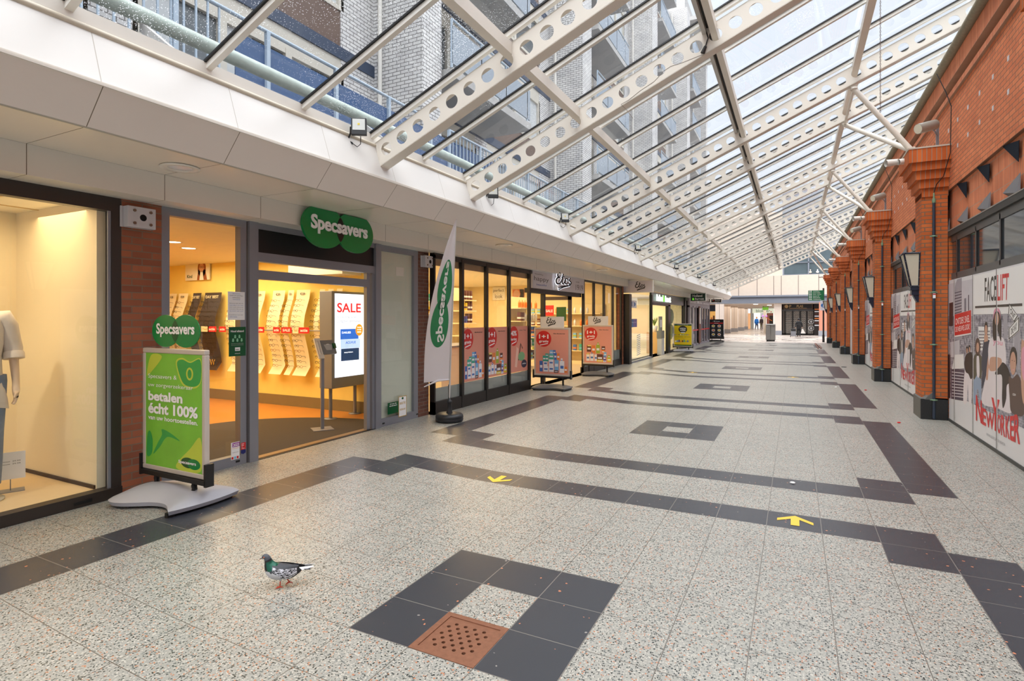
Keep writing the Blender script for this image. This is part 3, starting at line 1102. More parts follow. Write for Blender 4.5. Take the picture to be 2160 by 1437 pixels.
# spotlights standing on brackets above the pilaster caps, and small white spouts
spot_m = mat('spot_housing', (160, 158, 150), 0.35, 0.3)
for k, y in enumerate(PIL[1:5]):
    a = thing('tubular_spotlight', 'grey tubular spotlight on a post above the brick pilaster cap, %s from the camera' % ordinal(k), 'spotlight', (2.16, y + 0.35, 4.52), 0, 'tubular spotlights above the pilaster caps')
    sc_ = Vector((2.0, y + .15, 4.93)); ax_ = Vector((-.15, -.10, -.05)); g = MB(); g.tube([sc_ - ax_ * .8, sc_ + ax_], 0.085, spot_m, 14)
    g.build('housing', a)
    g = MB(); g.tube([sc_ + ax_ * .99, sc_ + ax_ * 1.02], 0.078, frost, 14); g.build('lens', a)
    g = MB(); g.box(2.15, y + .33, 4.515, 2.19, y + .37, 5.0, alu); g.tube([(2.17, y + .35, 4.80), (2.1, y + .2, 4.86), sc_], 0.012, alu, 6); g.build('post', a)
for k, y in enumerate(PIL[1:]):
    g = MB()
    for a_, b_ in ((1.72, 1.60), (1.60, 1.42)):
        g.tube([(a_, y + .30, 4.42), (b_, y + .24, 4.40)], [.05, .05] if a_ > 1.7 else [.05, .062], white_paint, 14, cap=False)
    g.ell(0, 0, .05, .05, Fr((1.46, y + .25, 4.40), (0, 1, 0), (0, 0, 1), (-1, 0, 0)), 0, mat('spout_inside', (60, 56, 52), .8), 14)
    o = g.build('rain_spout'); tag(o, 'short cream rain spout beside the brick pilaster cap, %s from the camera' % ordinal(k), 'spout', 'cream spouts beside the pilaster caps')

# roof struts: from each cap to two beams
for k, y in enumerate(PIL[1:]):
    yc = y + 0.33
    pair = sorted(beamYs, key=lambda q: abs(q - (yc + 1.0)))[:2]
    pair.sort()
    t_ = thing('roof_strut', 'pair of cream tubular struts rising from the %s pilaster cap from the camera' % ordinal(k), 'strut', (1.82, yc, 4.515), 0, 'cream tubular struts carrying the roof beams')
    g = MB(); g.box(1.74, yc - .10, 4.515, 1.94, yc + .10, 4.53, capst)
    g.prism([(1.78, yc - .012, 4.53), (1.92, yc - .012, 4.53), (1.85, yc - .012, 4.66), (1.72, yc - .012, 4.66)], (0, .024, 0), bp)
    g.build('foot_plate', t_)
    for q in pair:
        top = Vector((0.93, q + 0.07, zr(0.93) - 0.40))
        g = MB(); g.tube([(1.80, yc, 4.60), top], 0.045, bp, 12); g.build('tube', t_)
        g = MB(); g.lathe([(0.0, -.02), (0.06, -.02), (0.06, .02), (0, .02)], bp, top, 12); g.prism([(0.86, q + 0.06, top.z + .07), (1.0, q + .06, top.z + .07), (0.95, q + .06, top.z - .05), (0.90, q + .06, top.z - .05)], (0, .02, 0), bp)
        g.build('head_plate', t_)
    g = MB(); A = Vector((0.93, pair[0] + .07, zr(.93) - .40)); B = Vector((0.93, pair[1] + .07, zr(.93) - .40))
    g.tube([A, B], 0.025, bp, 8); g.build('tie_bar', t_)

# white glazed tiles set in the brick, black and grey pennants, windows with posters
tile_w = mat('white_glazed_tile', (206, 198, 200), 0.3)
pen_b = mat('black_pennant', (22, 30, 42), 0.85, noise=0.1, scale=20, spec=.15)
pen_g = mat('grey_pennant', (128, 128, 132), 0.8, noise=0.08, spec=.2)
frame_w = mat('window_frame_dark', (84, 86, 88), 0.4)
frame_r = mat('window_frame_brown', (72, 44, 40), 0.4)
tint_glass = mat('tinted_reflecting_glass', (60, 66, 70), 0.06, 0.0, 0.15, 2.0, spec=1.0)
dist = ['nearest', 'second', 'third', 'fourth', 'fifth', 'sixth', 'seventh']

sky_p = mat('print_haze', (206, 204, 212), 0.45)
bd = [mat('print_bld_a', (128, 124, 138), 0.45), mat('print_bld_b', (84, 76, 94), 0.45), mat('print_bld_c', (168, 166, 176), 0.45), mat('print_bld_d', (206, 205, 212), 0.45), mat('print_bld_e', (62, 46, 52), 0.45)]
skin = mat('print_skin', (206, 160, 136), 0.45); jeans = mat('print_jeans', (150, 170, 196), 0.45); wht = mat('print_cloth_white', (234, 226, 230), 0.45); olive = mat('print_olive', (92, 88, 70), 0.45); hair = mat('print_hair', (44, 34, 32), 0.45); nvy = mat('print_navy', (56, 60, 80), 0.45); brn = mat('print_brown', (92, 70, 62), 0.45); pink = mat('print_pink', (230, 160, 184), 0.45)
dk = mat('print_dark_grey', (62, 58, 56), 0.45)
m, t, p = new_mat('print_city')
tc = t.nodes.new('ShaderNodeTexCoord'); sp0 = t.nodes.new('ShaderNodeSeparateXYZ'); cb0 = t.nodes.new('ShaderNodeCombineXYZ'); t.links.new(tc.outputs['Object'], sp0.inputs[0]); t.links.new(sp0.outputs['Y'], cb0.inputs['X']); t.links.new(sp0.outputs['Z'], cb0.inputs['Y'])
br = t.nodes.new('ShaderNodeTexBrick'); br.inputs['Scale'].default_value = 1; br.inputs['Brick Width'].default_value = .045; br.inputs['Row Height'].default_value = .03; br.inputs['Mortar Size'].default_value = .004; br.offset = .3
br.inputs['Color1'].default_value = lin((120, 118, 134)) + (1,); br.inputs['Color2'].default_value = lin((196, 194, 204)) + (1,); br.inputs['Mortar'].default_value = lin((100, 98, 116)) + (1,)
nz = t.nodes.new('ShaderNodeTexNoise'); nz.inputs['Scale'].default_value = 14; nz.inputs['Detail'].default_value = 5; mx = t.nodes.new('ShaderNodeMix'); mx.data_type = 'RGBA'; mx.inputs['Factor'].default_value = .5
t.links.new(cb0.outputs[0], br.inputs['Vector']); t.links.new(cb0.outputs[0], nz.inputs['Vector'])
cr = t.nodes.new('ShaderNodeValToRGB'); cr.color_ramp.elements[0].position = .35; cr.color_ramp.elements[1].position = .65; cr.color_ramp.elements[0].color = lin((70, 66, 84)) + (1,); cr.color_ramp.elements[1].color = lin((216, 214, 222)) + (1,)
t.links.new(nz.outputs['Fac'], cr.inputs[0]); t.links.new(cr.outputs[0], mx.inputs['A']); t.links.new(br.outputs['Color'], mx.inputs['B']); t.links.new(mx.outputs['Result'], p.inputs['Base Color']); p.inputs['Roughness'].default_value = .45
city = m


def PQ(x, y, src=1):
    """measured spot on the poster of the nearest window -> metres from its far jamb, height"""
    px, py = (1990 + x / 4.07, 560 + y / 4.07) if src == 1 else (1990 + x / 3.318, 720 + y / 3.318)
    q = at_x(px, py, 2.26)
    return (11.68 - q.y, q.z)


TILE0 = None; PB0 = None; PG0 = None
for b in range(0, 7):
    yf = PIL[b + 1] + 0.23           # far jamb of the window bay in front of pilaster b+1
    yn = PIL[b] + 0.70
    if b > 5: break
    # tiles
    if b >= 1 or True:
        i = 0
        for z, st in ((4.78, 0), (4.38, 0)):
            for j in range(9):
                y = yf - 0.21 - 0.578 * j
                if y < yn - 0.3: continue
                if TILE0 is None:
                    g = MB(); g.box(XW - .004, -0.032, -0.032, XW + .01, 0.032, 0.032, tile_w)
                    g.v = [v - Vector((XW, 0, 0)) for v in g.v]
                    TILE0 = g.build('ceramic_tile', recenter=False); o = TILE0
                else:
                    o = TILE0.copy(); C.objects.link(o)
                o.location = (XW, y, z)
                tag(o, 'small pale square tile in the brick above the %s poster window, %s row' % (dist[b], 'upper' if z > 4.5 else 'lower'), 'tile', 'pale tiles above the %s poster window, %s row' % (dist[b], 'upper' if z > 4.5 else 'lower'))
    nf = 5 if b else 5
    for j in range(nf):
        y = yf + 0.44 - 1.085 * j        # far corner of each pennant
        if y - .6 < yn - 0.3: continue
        if PB0 is None:
            g = MB(); g.prism([(0, 0, 3.81), (0.0, -.58, 3.72), (0.0, -.56, 3.48)], (-0.006, 0, 0), pen_b); PB0 = g.build('black_pennant', recenter=False); o = PB0
            g = MB(); A = Vector((0, 0, 3.23)); T_ = Vector((0, -.62, 3.35)); N = Vector((0.0, -.64, 3.13)); P_ = Vector((-0.10, -.30, 3.14))
            g.face([A, T_, Vector((-0.03, -.60, 3.12))], pen_g); g.face([A, Vector((-0.03, -.60, 3.12)), P_ + Vector((0.10, 0, -.02))], black); g.face([T_, Vector((0, -.61, 3.12)), Vector((-0.03, -.60, 3.12))], pen_g); g.face([A, Vector((0, -.61, 3.12)), T_], pen_g)
            PG0 = g.build('grey_pennant', recenter=False); o2 = PG0
        else:
            o = PB0.copy(); o2 = PG0.copy(); C.objects.link(o); C.objects.link(o2)
        xx = XW + 0.02
        o.location = (xx, y, 0); o2.location = (xx - .0, y, 0)
        w_ = ordinal(j)
        tag(o, 'black metal pennant pointing down above the %s poster window, %s from its far end' % (dist[b], w_), 'pennant', 'black pennants on the brick lintels')
        tag(o2, 'grey metal wedge pointing up above the %s poster window, %s from its far end' % (dist[b], w_), 'pennant', 'grey wedges on the brick lintels')
    # window
    t_ = thing('poster_window', 'dark framed shop window with tinted panes above white poster boards, %s on the right' % dist[b], 'window', (XW, (yn + yf) / 2, 0), 0, 'shop windows between the brick pilasters')
    fm = frame_w if b < 1 else frame_w
    g = MB()
    g.box(XW - 0.01, yn, 3.03, XW + 0.12, yf + 0.40, 3.125, mat('lintel_steel', (58, 58, 56), 0.6)); g.box(XW - 0.014, yn, 3.115, XW + 0.1, yf + 0.40, 3.13, mat('lintel_edge', (150, 146, 140), .5))
    g.box(XW + 0.03, yn, 2.93, XW + 0.12, yf + 0.2, 3.03, fm)
    g.box(XW - 0.01, yn, 0.0, XW + 0.14, yf, 0.045, mat('threshold_dark', (70, 72, 72), 0.6))
    g.box(XW + 0.03, yn, 2.32, XW + 0.12, yf, 2.42, fm)
    g.box(XW + 0.02, yf - .02, 0.04, XW + 0.12, yf + .03, 3.03, frame_r)
    js = [yf, yf - .58, yf - 1.62, yf - 2.67, yf - 3.72, yf - 4.77, yn + .02]
    js = [j for j in js if j > yn] + [yn]
    for j in js[1:-1]:
        g.box(XW + 0.03, j - .022, 2.36, XW + 0.065, j + .022, 3.0, fm); g.box(XW + 0.028, j - .045, 2.42, XW + 0.05, j - .022, 2.94, black)
    g.build('frame', t_)
    for i in range(len(js) - 1):
        if js[i] - js[i + 1] < 0.08: continue
        g = MB(); g.box(XW + 0.045, js[i + 1] + .02, 2.40, XW + 0.055, js[i] - .02, 2.95, tint_glass); g.build('pane', t_)
    BAYJS = js
    # boards
    for i in range(len(js) - 1):
        if js[i] - js[i + 1] < 0.08: continue
        g = MB(); g.box(XW + 0.0, js[i + 1] + .008, 0.045, XW + 0.03, js[i] - .008, 2.31, mat('poster_board', (226, 226, 230), 0.45, noise=0.015, scale=2)); g.build('poster_board', t_)
    # print
    if b >= 4: continue
    fr = RF(XW - 0.001, yf, 0); fr.n = fr.n * 0.4      # a from the far jamb towards the camera
    g = MB()
    g.rect(0.03, .47, 1.60, 2.25, fr, 0.0004, sky_p)
    g.rect(0.03, .47, 1.60, 1.72, fr, 0.0006, city)
    g.rect(1.66, .47, 4.75, 1.74, fr, 0.0006, city)
    def Q(pts, m_, c_, smooth=False, src=1):
        P = [PQ(x, y, src) for x, y in pts]
        if smooth:
            n = len(P); R = []
            for i in range(n):
                p0, p1, p2, p3 = P[i - 1], P[i], P[(i + 1) % n], P[(i + 2) % n]
                for k_ in range(4):
                    t = k_ / 4
                    R.append(tuple(0.5 * ((2 * p1[j]) + (p2[j] - p0[j]) * t + (2 * p0[j] - 5 * p1[j] + 4 * p2[j] - p3[j]) * t * t + (3 * p1[j] - p0[j] - 3 * p2[j] + p3[j]) * t ** 3) for j in (0, 1)))
            P = R
        g.poly2(P, fr, c_, m_)

    def EL(cx, cy, rx, ry, m_, c_, src=1):
        Q([(cx + rx * math.cos(2 * PI * i / 18), cy + ry * math.sin(2 * PI * i / 18)) for i in range(18)], m_, c_, False, src)

    def TQ(txt, c4, m_, c_, bold=0, src=1):
        """text warped into a quad given as tl, tr, br, bl"""
        tl, tr, br_, bl = [PQ(x, y, src) for x, y in c4]
        vs_, fs_, x0, x1, y0, y1 = text_mesh(txt, bold)
        i = len(g.v); k = g.mi(m_)
        for v in vs_:
            s_ = (v.x - x0) / (x1 - x0); t = (v.y - y0) / (y1 - y0)
            A = [bl[j] * (1 - s_) + br_[j] * s_ for j in (0, 1)]; B_ = [tl[j] * (1 - s_) + tr[j] * s_ for j in (0, 1)]
            g.v.append(fr(A[0] * (1 - t) + B_[0] * t, A[1] * (1 - t) + B_[1] * t, c_))
        for f in fs_:
            g.f.append(tuple(i + j for j in f)); g.m.append(k); g.sm.append(False)
    # towers
    Q([(90, 215), (118, 120), (158, 108), (160, 640), (92, 640)], bd[2], .0010)
    for i in range(16): Q([(94, 235 + i * 25), (157, 218 + i * 25), (157, 226 + i * 25), (94, 243 + i * 25)], bd[1], .0012)
    Q([(50, 325), (85, 315), (85, 520), (50, 522)], bd[4], .0014); Q([(213, 255), (221, 252), (221, 400), (213, 400)], bd[1], .0014); Q([(180, 285), (196, 280), (196, 400), (180, 400)], bd[0], .0014)
    Q([(300, 525), (405, 530), (405, 730), (300, 730)], pure_white, .0014)
    for i in range(6):
        for j in range(8): Q([(306 + j * 12, 560 + i * 27), (314 + j * 12, 560 + i * 27), (314 + j * 12, 575 + i * 27), (306 + j * 12, 575 + i * 27)], bd[1], .0016)
    Q([(515, 405), (550, 403), (552, 620), (520, 640)], bd[2], .0014); Q([(600, 560), (660, 540), (660, 896), (610, 896)], bd[3], .0014)
    for i in range(5): Q([(610 + i * 10, 560), (614 + i * 10, 560), (616 + i * 10, 896), (612 + i * 10, 896)], bd[1], .0016)
    Q([(60, 660), (140, 640), (140, 780), (62, 790)], bd[3], .0014); Q([(112, 780), (178, 760), (178, 870), (112, 880)], bd[3], .0016); Q([(20, 640), (50, 640), (50, 760), (20, 780)], bd[3], .0014)
    Q([(15, 90), (50, 96), (50, 400), (14, 392)], bd[4], .0018, src=2); Q([(54, 190), (150, 200), (140, 418), (54, 402)], bd[1], .0018, src=2)
    for i in range(9): Q([(60, 212 + i * 21), (144, 222 + i * 21), (143, 228 + i * 21), (60, 218 + i * 21)], bd[3], .0020, src=2)
    Q([(80, 95), (140, 90), (146, 190), (60, 195)], pure_white, .0019, src=2)
    c = .0024
    # pair in black with white trousers
    Q([(150, 205), (172, 215), (200, 200), (197, 430), (178, 420), (172, 300), (165, 425), (140, 418)], wht, c, True, 2)
    Q([(152, 120), (160, 95), (172, 85), (195, 78), (206, 120), (206, 240), (192, 265), (176, 230), (158, 215), (148, 170)], hair, c + .0002, True, 2)
    EL(166, 60, 8, 26, hair, c + .0004, 2); EL(183, 52, 8, 26, hair, c + .0004, 2); EL(167, 66, 5, 18, skin, c + .0006, 2); EL(184, 58, 5, 18, skin, c + .0006, 2)
    # curly haired woman
    Q([(214, 262), (262, 255), (262, 440), (240, 330), (226, 435), (212, 420)], jeans, c + .0004, True, 2)
    Q([(212, 120), (232, 84), (262, 96), (276, 150), (264, 262), (240, 235), (214, 268), (208, 190)], olive, c + .0006, True, 2); Q([(234, 110), (250, 110), (254, 240), (236, 240)], wht, c + .0008, True, 2)
    EL(296, 700, 24, 78, brn, c + .0008); EL(296, 705, 12, 42, skin, c + .0010)
    # man in the quilted vest
    Q([(288, 20), (312, 8), (324, 60), (316, 170), (288, 285), (268, 330), (276, 180), (278, 70)], nvy, c + .0010, True, 2)
    Q([(345, 665), (362, 640), (390, 640), (402, 720), (396, 896), (330, 896)], nvy, c + .00125, True); Q([(352, 600), (384, 600), (384, 650), (352, 660)], skin, c + .00135); EL(368, 545, 16, 62, hair, c + .0012); EL(368, 560, 12, 48, skin, c + .0014)
    # central woman in white
    Q([(322, 165), (360, 150), (404, 152), (442, 230), (470, 320), (482, 498), (380, 470), (272, 432), (288, 300)], wht, c + .0016, True, 2)
    Q([(404, 780), (500, 790), (494, 880), (470, 900), (398, 900)], skin, c + .0017, True)
    Q([(322, 60), (334, 110), (318, 200), (312, 268), (300, 262), (306, 180)], skin, c + .0018, True, 2)
    Q([(400, 645), (432, 612), (496, 612), (528, 655), (542, 800), (528, 880), (506, 860), (494, 798), (408, 790), (396, 860), (386, 740)], wht, c + .0020, True)
    Q([(455, 372), (486, 384), (497, 450), (500, 560), (496, 655), (466, 560), (456, 640), (432, 640), (424, 560), (430, 430)], hair, c + .0022, True)
    Q([(430, 470), (436, 392), (458, 366), (486, 384), (492, 470), (482, 410), (458, 392), (440, 420)], pink, c + .0024, True); EL(461, 460, 17, 58, skin, c + .0026); EL(462, 490, 7, 7, red_print, c + .0028); EL(458, 570, 9, 40, skin, c + .0021)
    TQ('you', [(428, 640), (510, 660), (510, 702), (428, 690)], pink, c + .0028, 1)
    # skater silhouette
    Q([(365, 218), (400, 170), (420, 148), (455, 190), (476, 280), (446, 310), (442, 400), (420, 470), (412, 400), (414, 300), (408, 236), (372, 236)], hair, c + .0030, True, 2)
    # man in brown at the right
    Q([(460, 250), (486, 262), (520, 232), (548, 290), (562, 400), (562, 520), (480, 500), (466, 400)], brn, c + .0032, True, 2)
    EL(492, 120, 27, 82, hair, c + .0034, 2); EL(490, 155, 21, 82, skin, c + .0036, 2); EL(484, 135, 3, 3, hair, c + .0038, 2); EL(500, 140, 3, 3, hair, c + .0038, 2); EL(492, 200, 7, 3, pink, c + .0038, 2); TQ('ICON', [(488, 364), (508, 368), (508, 384), (488, 380)], pure_white, c + .0038, 1, 2)
    Q([(548, 10), (566, 0), (590, 60), (600, 420), (560, 430), (545, 260)], skin, c + .0033, True, 2); Q([(552, 60), (590, 60), (596, 280), (556, 250)], pink, c + .0035, True, 2)
    # headline, bar, banner, signs
    g.rect(1.64, 1.745, 4.75, 2.29, fr, .0030, pure_white); c = .0066
    TQ('FACE', [(357, 108), (458, 84), (458, 303), (357, 314)], dk, c, .5); TQ('LIFT', [(466, 82), (566, 66), (560, 296), (466, 303)], red_print, c, .5)
    Q([(275, 350), (680, 325), (680, 348), (275, 368)], dk, c)
    Q([(92, 425), (242, 381), (242, 590), (92, 618)], pure_white, c); Q([(92, 425), (240, 383), (240, 580), (92, 605)], red_print, c + .0002)
    TQ('ONTDEK SNEL', [(106, 458), (228, 425), (228, 485), (106, 512)], pure_white, c + .0004); TQ('DE NIEUWE LOOK!', [(106, 530), (228, 500), (228, 548), (106, 572)], pure_white, c + .0004)
    for quad, tx in (((565, 318, 648, 436, 612, 492, 558, 412), 'ONE'), ((560, 545, 657, 432, 657, 560, 560, 645), 'ONE WAY')):
        P4 = [(quad[i], quad[i + 1]) for i in (0, 2, 4, 6)]; cx = sum(p_[0] for p_ in P4) / 4; cy = sum(p_[1] for p_ in P4) / 4
        for f_, m_, dc in ((1, pure_white, 0), (.94, dk, .0002), (.78, pure_white, .0004)): Q([(cx + (x - cx) * f_, cy + (y - cy) * f_) for x, y in P4], m_, c + dc)
        TQ(tx, [(cx + (x - cx) * .55, cy + (y - cy) * .55) for x, y in P4], dk, c + .0006, 1)
    for ch_, c4 in (('N', [(229, 372), (271, 420), (271, 578), (229, 553)]), ('E', [(272, 462), (300, 478), (300, 596), (272, 580)]), ('W', [(300, 490), (358, 505), (358, 626), (300, 596)]), ('Y', [(338, 392), (396, 412), (396, 648), (338, 610)]),
                    ('O', [(380, 508), (402, 514), (402, 655), (380, 640)]), ('R', [(405, 515), (433, 522), (433, 672), (405, 656)]), ('K', [(437, 522), (466, 526), (466, 688), (437, 673)]), ('E', [(468, 525), (495, 522), (495, 704), (468, 690)]), ('R', [(497, 518), (538, 500), (538, 724), (497, 704)])):
        TQ(ch_, c4, red_print, c + (.0004 if ch_ == 'Y' else .0002), 1.2, 2)
    TQ('WWW.NEWYORKER.FASHION', [(303, 640), (434, 715), (434, 736), (303, 660)], mat('print_mid_grey', (150, 150, 154), 0.5), c, 0, 2)
    # the joints between the boards stay visible through the print
    for j in js[1:-1]:
        g.rect(yf - j - .012, .05, yf - j + .012, 2.31, fr, .0078, mat('board_joint', (60, 60, 64), .6)); g.rect(yf - j + .012, .05, yf - j + .035, 2.31, fr, .0077, pure_white)
    po = g.build('poster_print', t_)
    if b > 0: pass

# ================================================================ APARTMENTS BEHIND THE LEFT EAVE
wb_ = brick('white_brick', (226, 224, 222), (212, 210, 210), (132, 130, 130), bw=0.215, bh=0.078, mort=0.018)
conc = mat('concrete_pale', (176, 174, 172), 0.8, noise=0.1)
conc_d = mat('slab_underside', (172, 172, 174), 0.85, noise=0.05)
blue = mat('blue_spandrel', (52, 84, 128), 0.4, noise=0.06)
cream = mat('cream_frame', (206, 200, 188), 0.5)
wglass = mat('apartment_glass', (96, 102, 106), 0.08, noise=0.3, scale=1.2, spec=0.8)
curtain = mat('net_curtain', (196, 200, 202), 0.6, noise=0.08)
rail_m = mat('pale_blue_rail', (168, 184, 200), 0.45)
PX = -7.0; FX = -8.3
FZ = [4.35, 7.25, 10.15, 13.05, 15.95, 18.85, 21.75]
ab = Shell('wall_left')
ab.box(-20, -12, 3.3, FX - .3, 52.4, 24.3, wb_)
ab.box(-20, -12, 3.30, -6.4, 52.4, 3.9, conc)
struct('wall_left', ab, recenter=False)
piers = [(-1.2, 0.2), (9.65, 10.35), (19.6, 20.6), (30.9, 32.2), (42, 43.2), (51.6, 52.5)]
for i, (a, b_) in enumerate(piers):
    g = MB(); g.box(FX - .295, a, 3.9, PX, b_, 24.3, wb_)
    o = g.build('brick_pier'); tag(o, 'tall white brick pier of the apartment block behind the roof, %s from the camera' % ordinal(i), 'pier', 'white brick piers of the apartment block')
    g = MB(); g.tube([(FX + .25, a - .12, 3.9), (FX + .25, a - .12, 24)], 0.05, white_paint, 8)
    o = g.build('rain_pipe'); tag(o, 'white rain pipe beside the tall brick pier, %s from the camera' % ordinal(i), 'pipe', 'white rain pipes of the apartment block')

FLN = ['lowest floor', 'second floor up', 'third floor up', 'fourth floor up', 'fifth floor up', 'sixth floor up', 'top floor']
for bi in range(len(piers) - 1):
    ya, yb = piers[bi][1], piers[bi + 1][0]
    mid = ya + (yb - ya) * 0.42
    for fi, z in enumerate(FZ):
        nm = '%s, bay %s from the camera' % (FLN[fi], ordinal(bi))
        t_ = thing('facade_bay', 'white brick facade with cream window frames, ' + nm, 'facade bay', (FX, (ya + yb) / 2, z), 0, 'apartment facade bays behind the glass roof')
        # right half flush wall with windows, left half the same set back
        g = MB(); g.box(FX - .28, ya, z - .25, FX, yb, z + .0, mat('slate_blue_band', (62, 74, 96), .5)); g.build('blue_band', t_)
        g = MB(); g.box(FX - .30, ya, z, FX - .02, ya + .9, z + 2.65, wb_); g.box(FX - .30, yb - 1.0, z, FX - .02, yb, z + 2.65, wb_); g.box(FX - .30, mid - .2, z, FX - .02, mid + .5, z + 2.65, wb_); g.build('brick_panel', t_)
        for (wa, wb2, sill) in ((ya + .9, mid - .2, 0.05), (mid + .5, yb - 1.0, 0.75)):
            n = max(2, int((wb2 - wa) / 1.3)); w_ = (wb2 - wa) / n
            g = MB()
            g.box(FX - .12, wa, z + sill, FX - .03, wb2, z + sill + .09, cream); g.box(FX - .12, wa, z + 2.2, FX - .03, wb2, z + 2.65, cream)
            for q in range(n + 1):
                g.box(FX - .12, wa + q * w_ - .07, z + sill, FX - .02, wa + q * w_ + .07, z + 2.3, cream)
            fo_ = g.build('window_frame', t_)
            g = MB(); g.box(FX - .20, wa, z + sill, FX - .10, wb2, z + 2.2, wglass)
            rnd = random.Random(bi * 50 + fi * 3 + int(sill * 10))
            for q in range(n):
                if rnd.random() < .45:
                    g.box(FX - .098, wa + q * w_ + .07, z + sill + .09, FX - .094, wa + (q + rnd.choice((.5, 1.0))) * w_ - .07, z + 2.2, curtain)
            g.build('window_glass', fo_)
            if sill > .5:
                g = MB(); g.box(FX - .28, wa, z, FX - .05, wb2, z + sill, mat('brown_panel', (112, 92, 82), 0.6)); g.build('spandrel', t_)
        # balcony
        if fi > 0:
            b0_, b1_ = ya + .1, mid + .3
            bt = thing('balcony', 'concrete balcony with panelled rail, ' + nm, 'balcony', ((FX + PX) / 2, (b0_ + b1_) / 2, z - .18), 0, 'concrete balconies of the apartment block')
            g = MB(); g.box(FX, b0_, z - .2, -6.75, b1_, z - .19, conc_d); g.box(FX, b0_, z - .19, -6.75, b1_, z, conc); g.build('slab', bt)
            g = MB(); g.box(-6.82, b0_, z + .1, -6.78, b1_, z + .95, mat('rail_panel', (150, 160, 172), 0.5)); g.build('rail_panel', bt)
            g = MB(); g.tube([(-6.8, b0_, z + 1.08), (-6.8, b1_, z + 1.08)], 0.03, rail_m, 6)
            q = b0_
            while q <= b1_:
                g.box(-6.82, q - .02, z, -6.78, q + .02, z + 1.08, rail_m); q += 1.3
            g.build('rail', bt)
        else:
            bt = thing('walkway_rail', 'pale blue steel walkway rail above the eave, bay %s from the camera' % ordinal(bi), 'railing', (-6.8, (ya + yb) / 2, z), 0, 'walkway rails above the eave')
            g = MB(); g.tube([(-6.8, ya, z + 1.48), (-6.8, yb, z + 1.48)], 0.028, rail_m, 6); g.tube([(-6.8, ya, z + .35), (-6.8, yb, z + .35)], 0.022, rail_m, 6)
            q = ya
            while q <= yb:
                g.box(-6.83, q - .03, z - .45, -6.77, q + .03, z + 1.48, rail_m); q += 1.35
            g.build('rail', bt)
            g = MB()
            if bi == 0:
                g.box(-6.84, 5.1, z - .2, -6.82, yb + 3.0, z + 1.27, blue); g.build('blue_panel', bt)
                g = MB(); q = ya
                while q < 5.0:
                    g.box(-6.81, q - .012, z + .0, -6.79, q + .012, z + 1.48, rail_m); q += .16
                g.build('balusters', bt)
            else:
                q = ya
                while q < (yb if bi > 1 else 20):
                    g.box(-6.81, q - .01, z + .0, -6.79, q + .01, z + 1.48, rail_m); q += .15
                g.build('balusters', bt)
roofb = MB(); roofb.box(-20, 44, 24.3, -7.5, 50, 26.5, conc); roofb.box(-7.5, 44.0, 24.3, -6.6, 52.6, 24.6, conc)
tag(roofb.build('roof_parapet'), 'pale concrete parapet and roof house on top of the apartment block', 'parapet')
# thick pipe along the eave
g = MB(); mossy = mat('mossy_white_pipe', (172, 184, 176), 0.5, noise=0.25, scale=9)
g.tube([(-5.3, -3, 4.45), (-5.3, 45, 4.45)], 0.075, mossy, 14)
t_ = thing('eave_pipe', 'thick mossy pale pipe running outside along the eave', 'pipe', (-5.3, 20, 4.45)); g.build('pipe', t_)
g = MB()
for i in range(12):
    y = 3.0 + i * 2.9
    g.prism([(-5.32, y, 4.40), (-4.75, y, 3.98), (-4.75, y, 3.94), (-5.32, y, 4.3)], (0, .05, 0), conc)
g.build('brackets', t_)

# ================================================================ SHOPS ON THE LEFT
cream_w = mat('cream_plaster', (236, 222, 190), 0.8, noise=0.02)
white_w = mat('white_plaster', (236, 232, 222), 0.8, noise=0.02)
bronze = mat('dark_bronze_frame', (52, 44, 40), 0.4)
blk_fr = mat('black_frame', (30, 27, 26), 0.4, noise=0.2, scale=40)
bk_l = brick('brown_brick', (172, 104, 74), (136, 82, 62), (132, 110, 92), bw=0.19, bh=0.067)
bk_l2 = brick('dark_brick', (124, 84, 70), (98, 68, 60), (124, 108, 98), bw=0.21, bh=0.062)
XS = -5.72

# brick columns of the shopfront
for (a, b_, mm, lab, X) in ((3.06, 3.44, bk_l, 'brown brick pier between the lit display window and the optician', XS), (7.75, 8.06, bk_l2, 'dark brown brick pier between the optician and the drugstore', XS), (19.86, 20.0, bk_l, 'narrow brick pier at the far end of the drugstore', -5.58)):
    g = MB(); g.box(X - .35, a, 0, X, b_, 2.84, mm); tag(g.build('brick_pier'), lab, 'pier')
# steel plates on the piers
for i, (y, X) in enumerate(((3.20, XS), (7.97, XS))):
    t_ = thing('mounting_plate', ['white steel box with a round hole and four bolts on the brown brick pier', 'smaller looking white steel box with a hole on the dark pier by the drugstore'][i], 'wall plate', (X + .05, y, 2.56), 0)
    fr = LF(X, y, 2.665)
    g = MB(); g.box(-.13, -.10, 0, .13, .10, .09, mat('plate_white', (196, 196, 200), 0.4), fr); g.box(-.155, -.10, 0, -.13, .10, .015, mat('plate_white', (0, 0, 0)), fr); g.build('box', t_, bevel=0.004)
    g = MB(); g.ell(0.01, -.0, .032, .032, fr, .091, mat('pit_dark', (12, 11, 10), 0.9)); g.build('hole', t_)
    for a, b_ in ((-.07, .06), (.08, .06), (-.07, -.06), (.08, -.06)):
        g = MB(); g.ell(a, b_, .014, .014, fr, .1, mat('bolt', (130, 112, 96), 0.4, 0.6), 8, 0.012); g.build('bolt', t_)

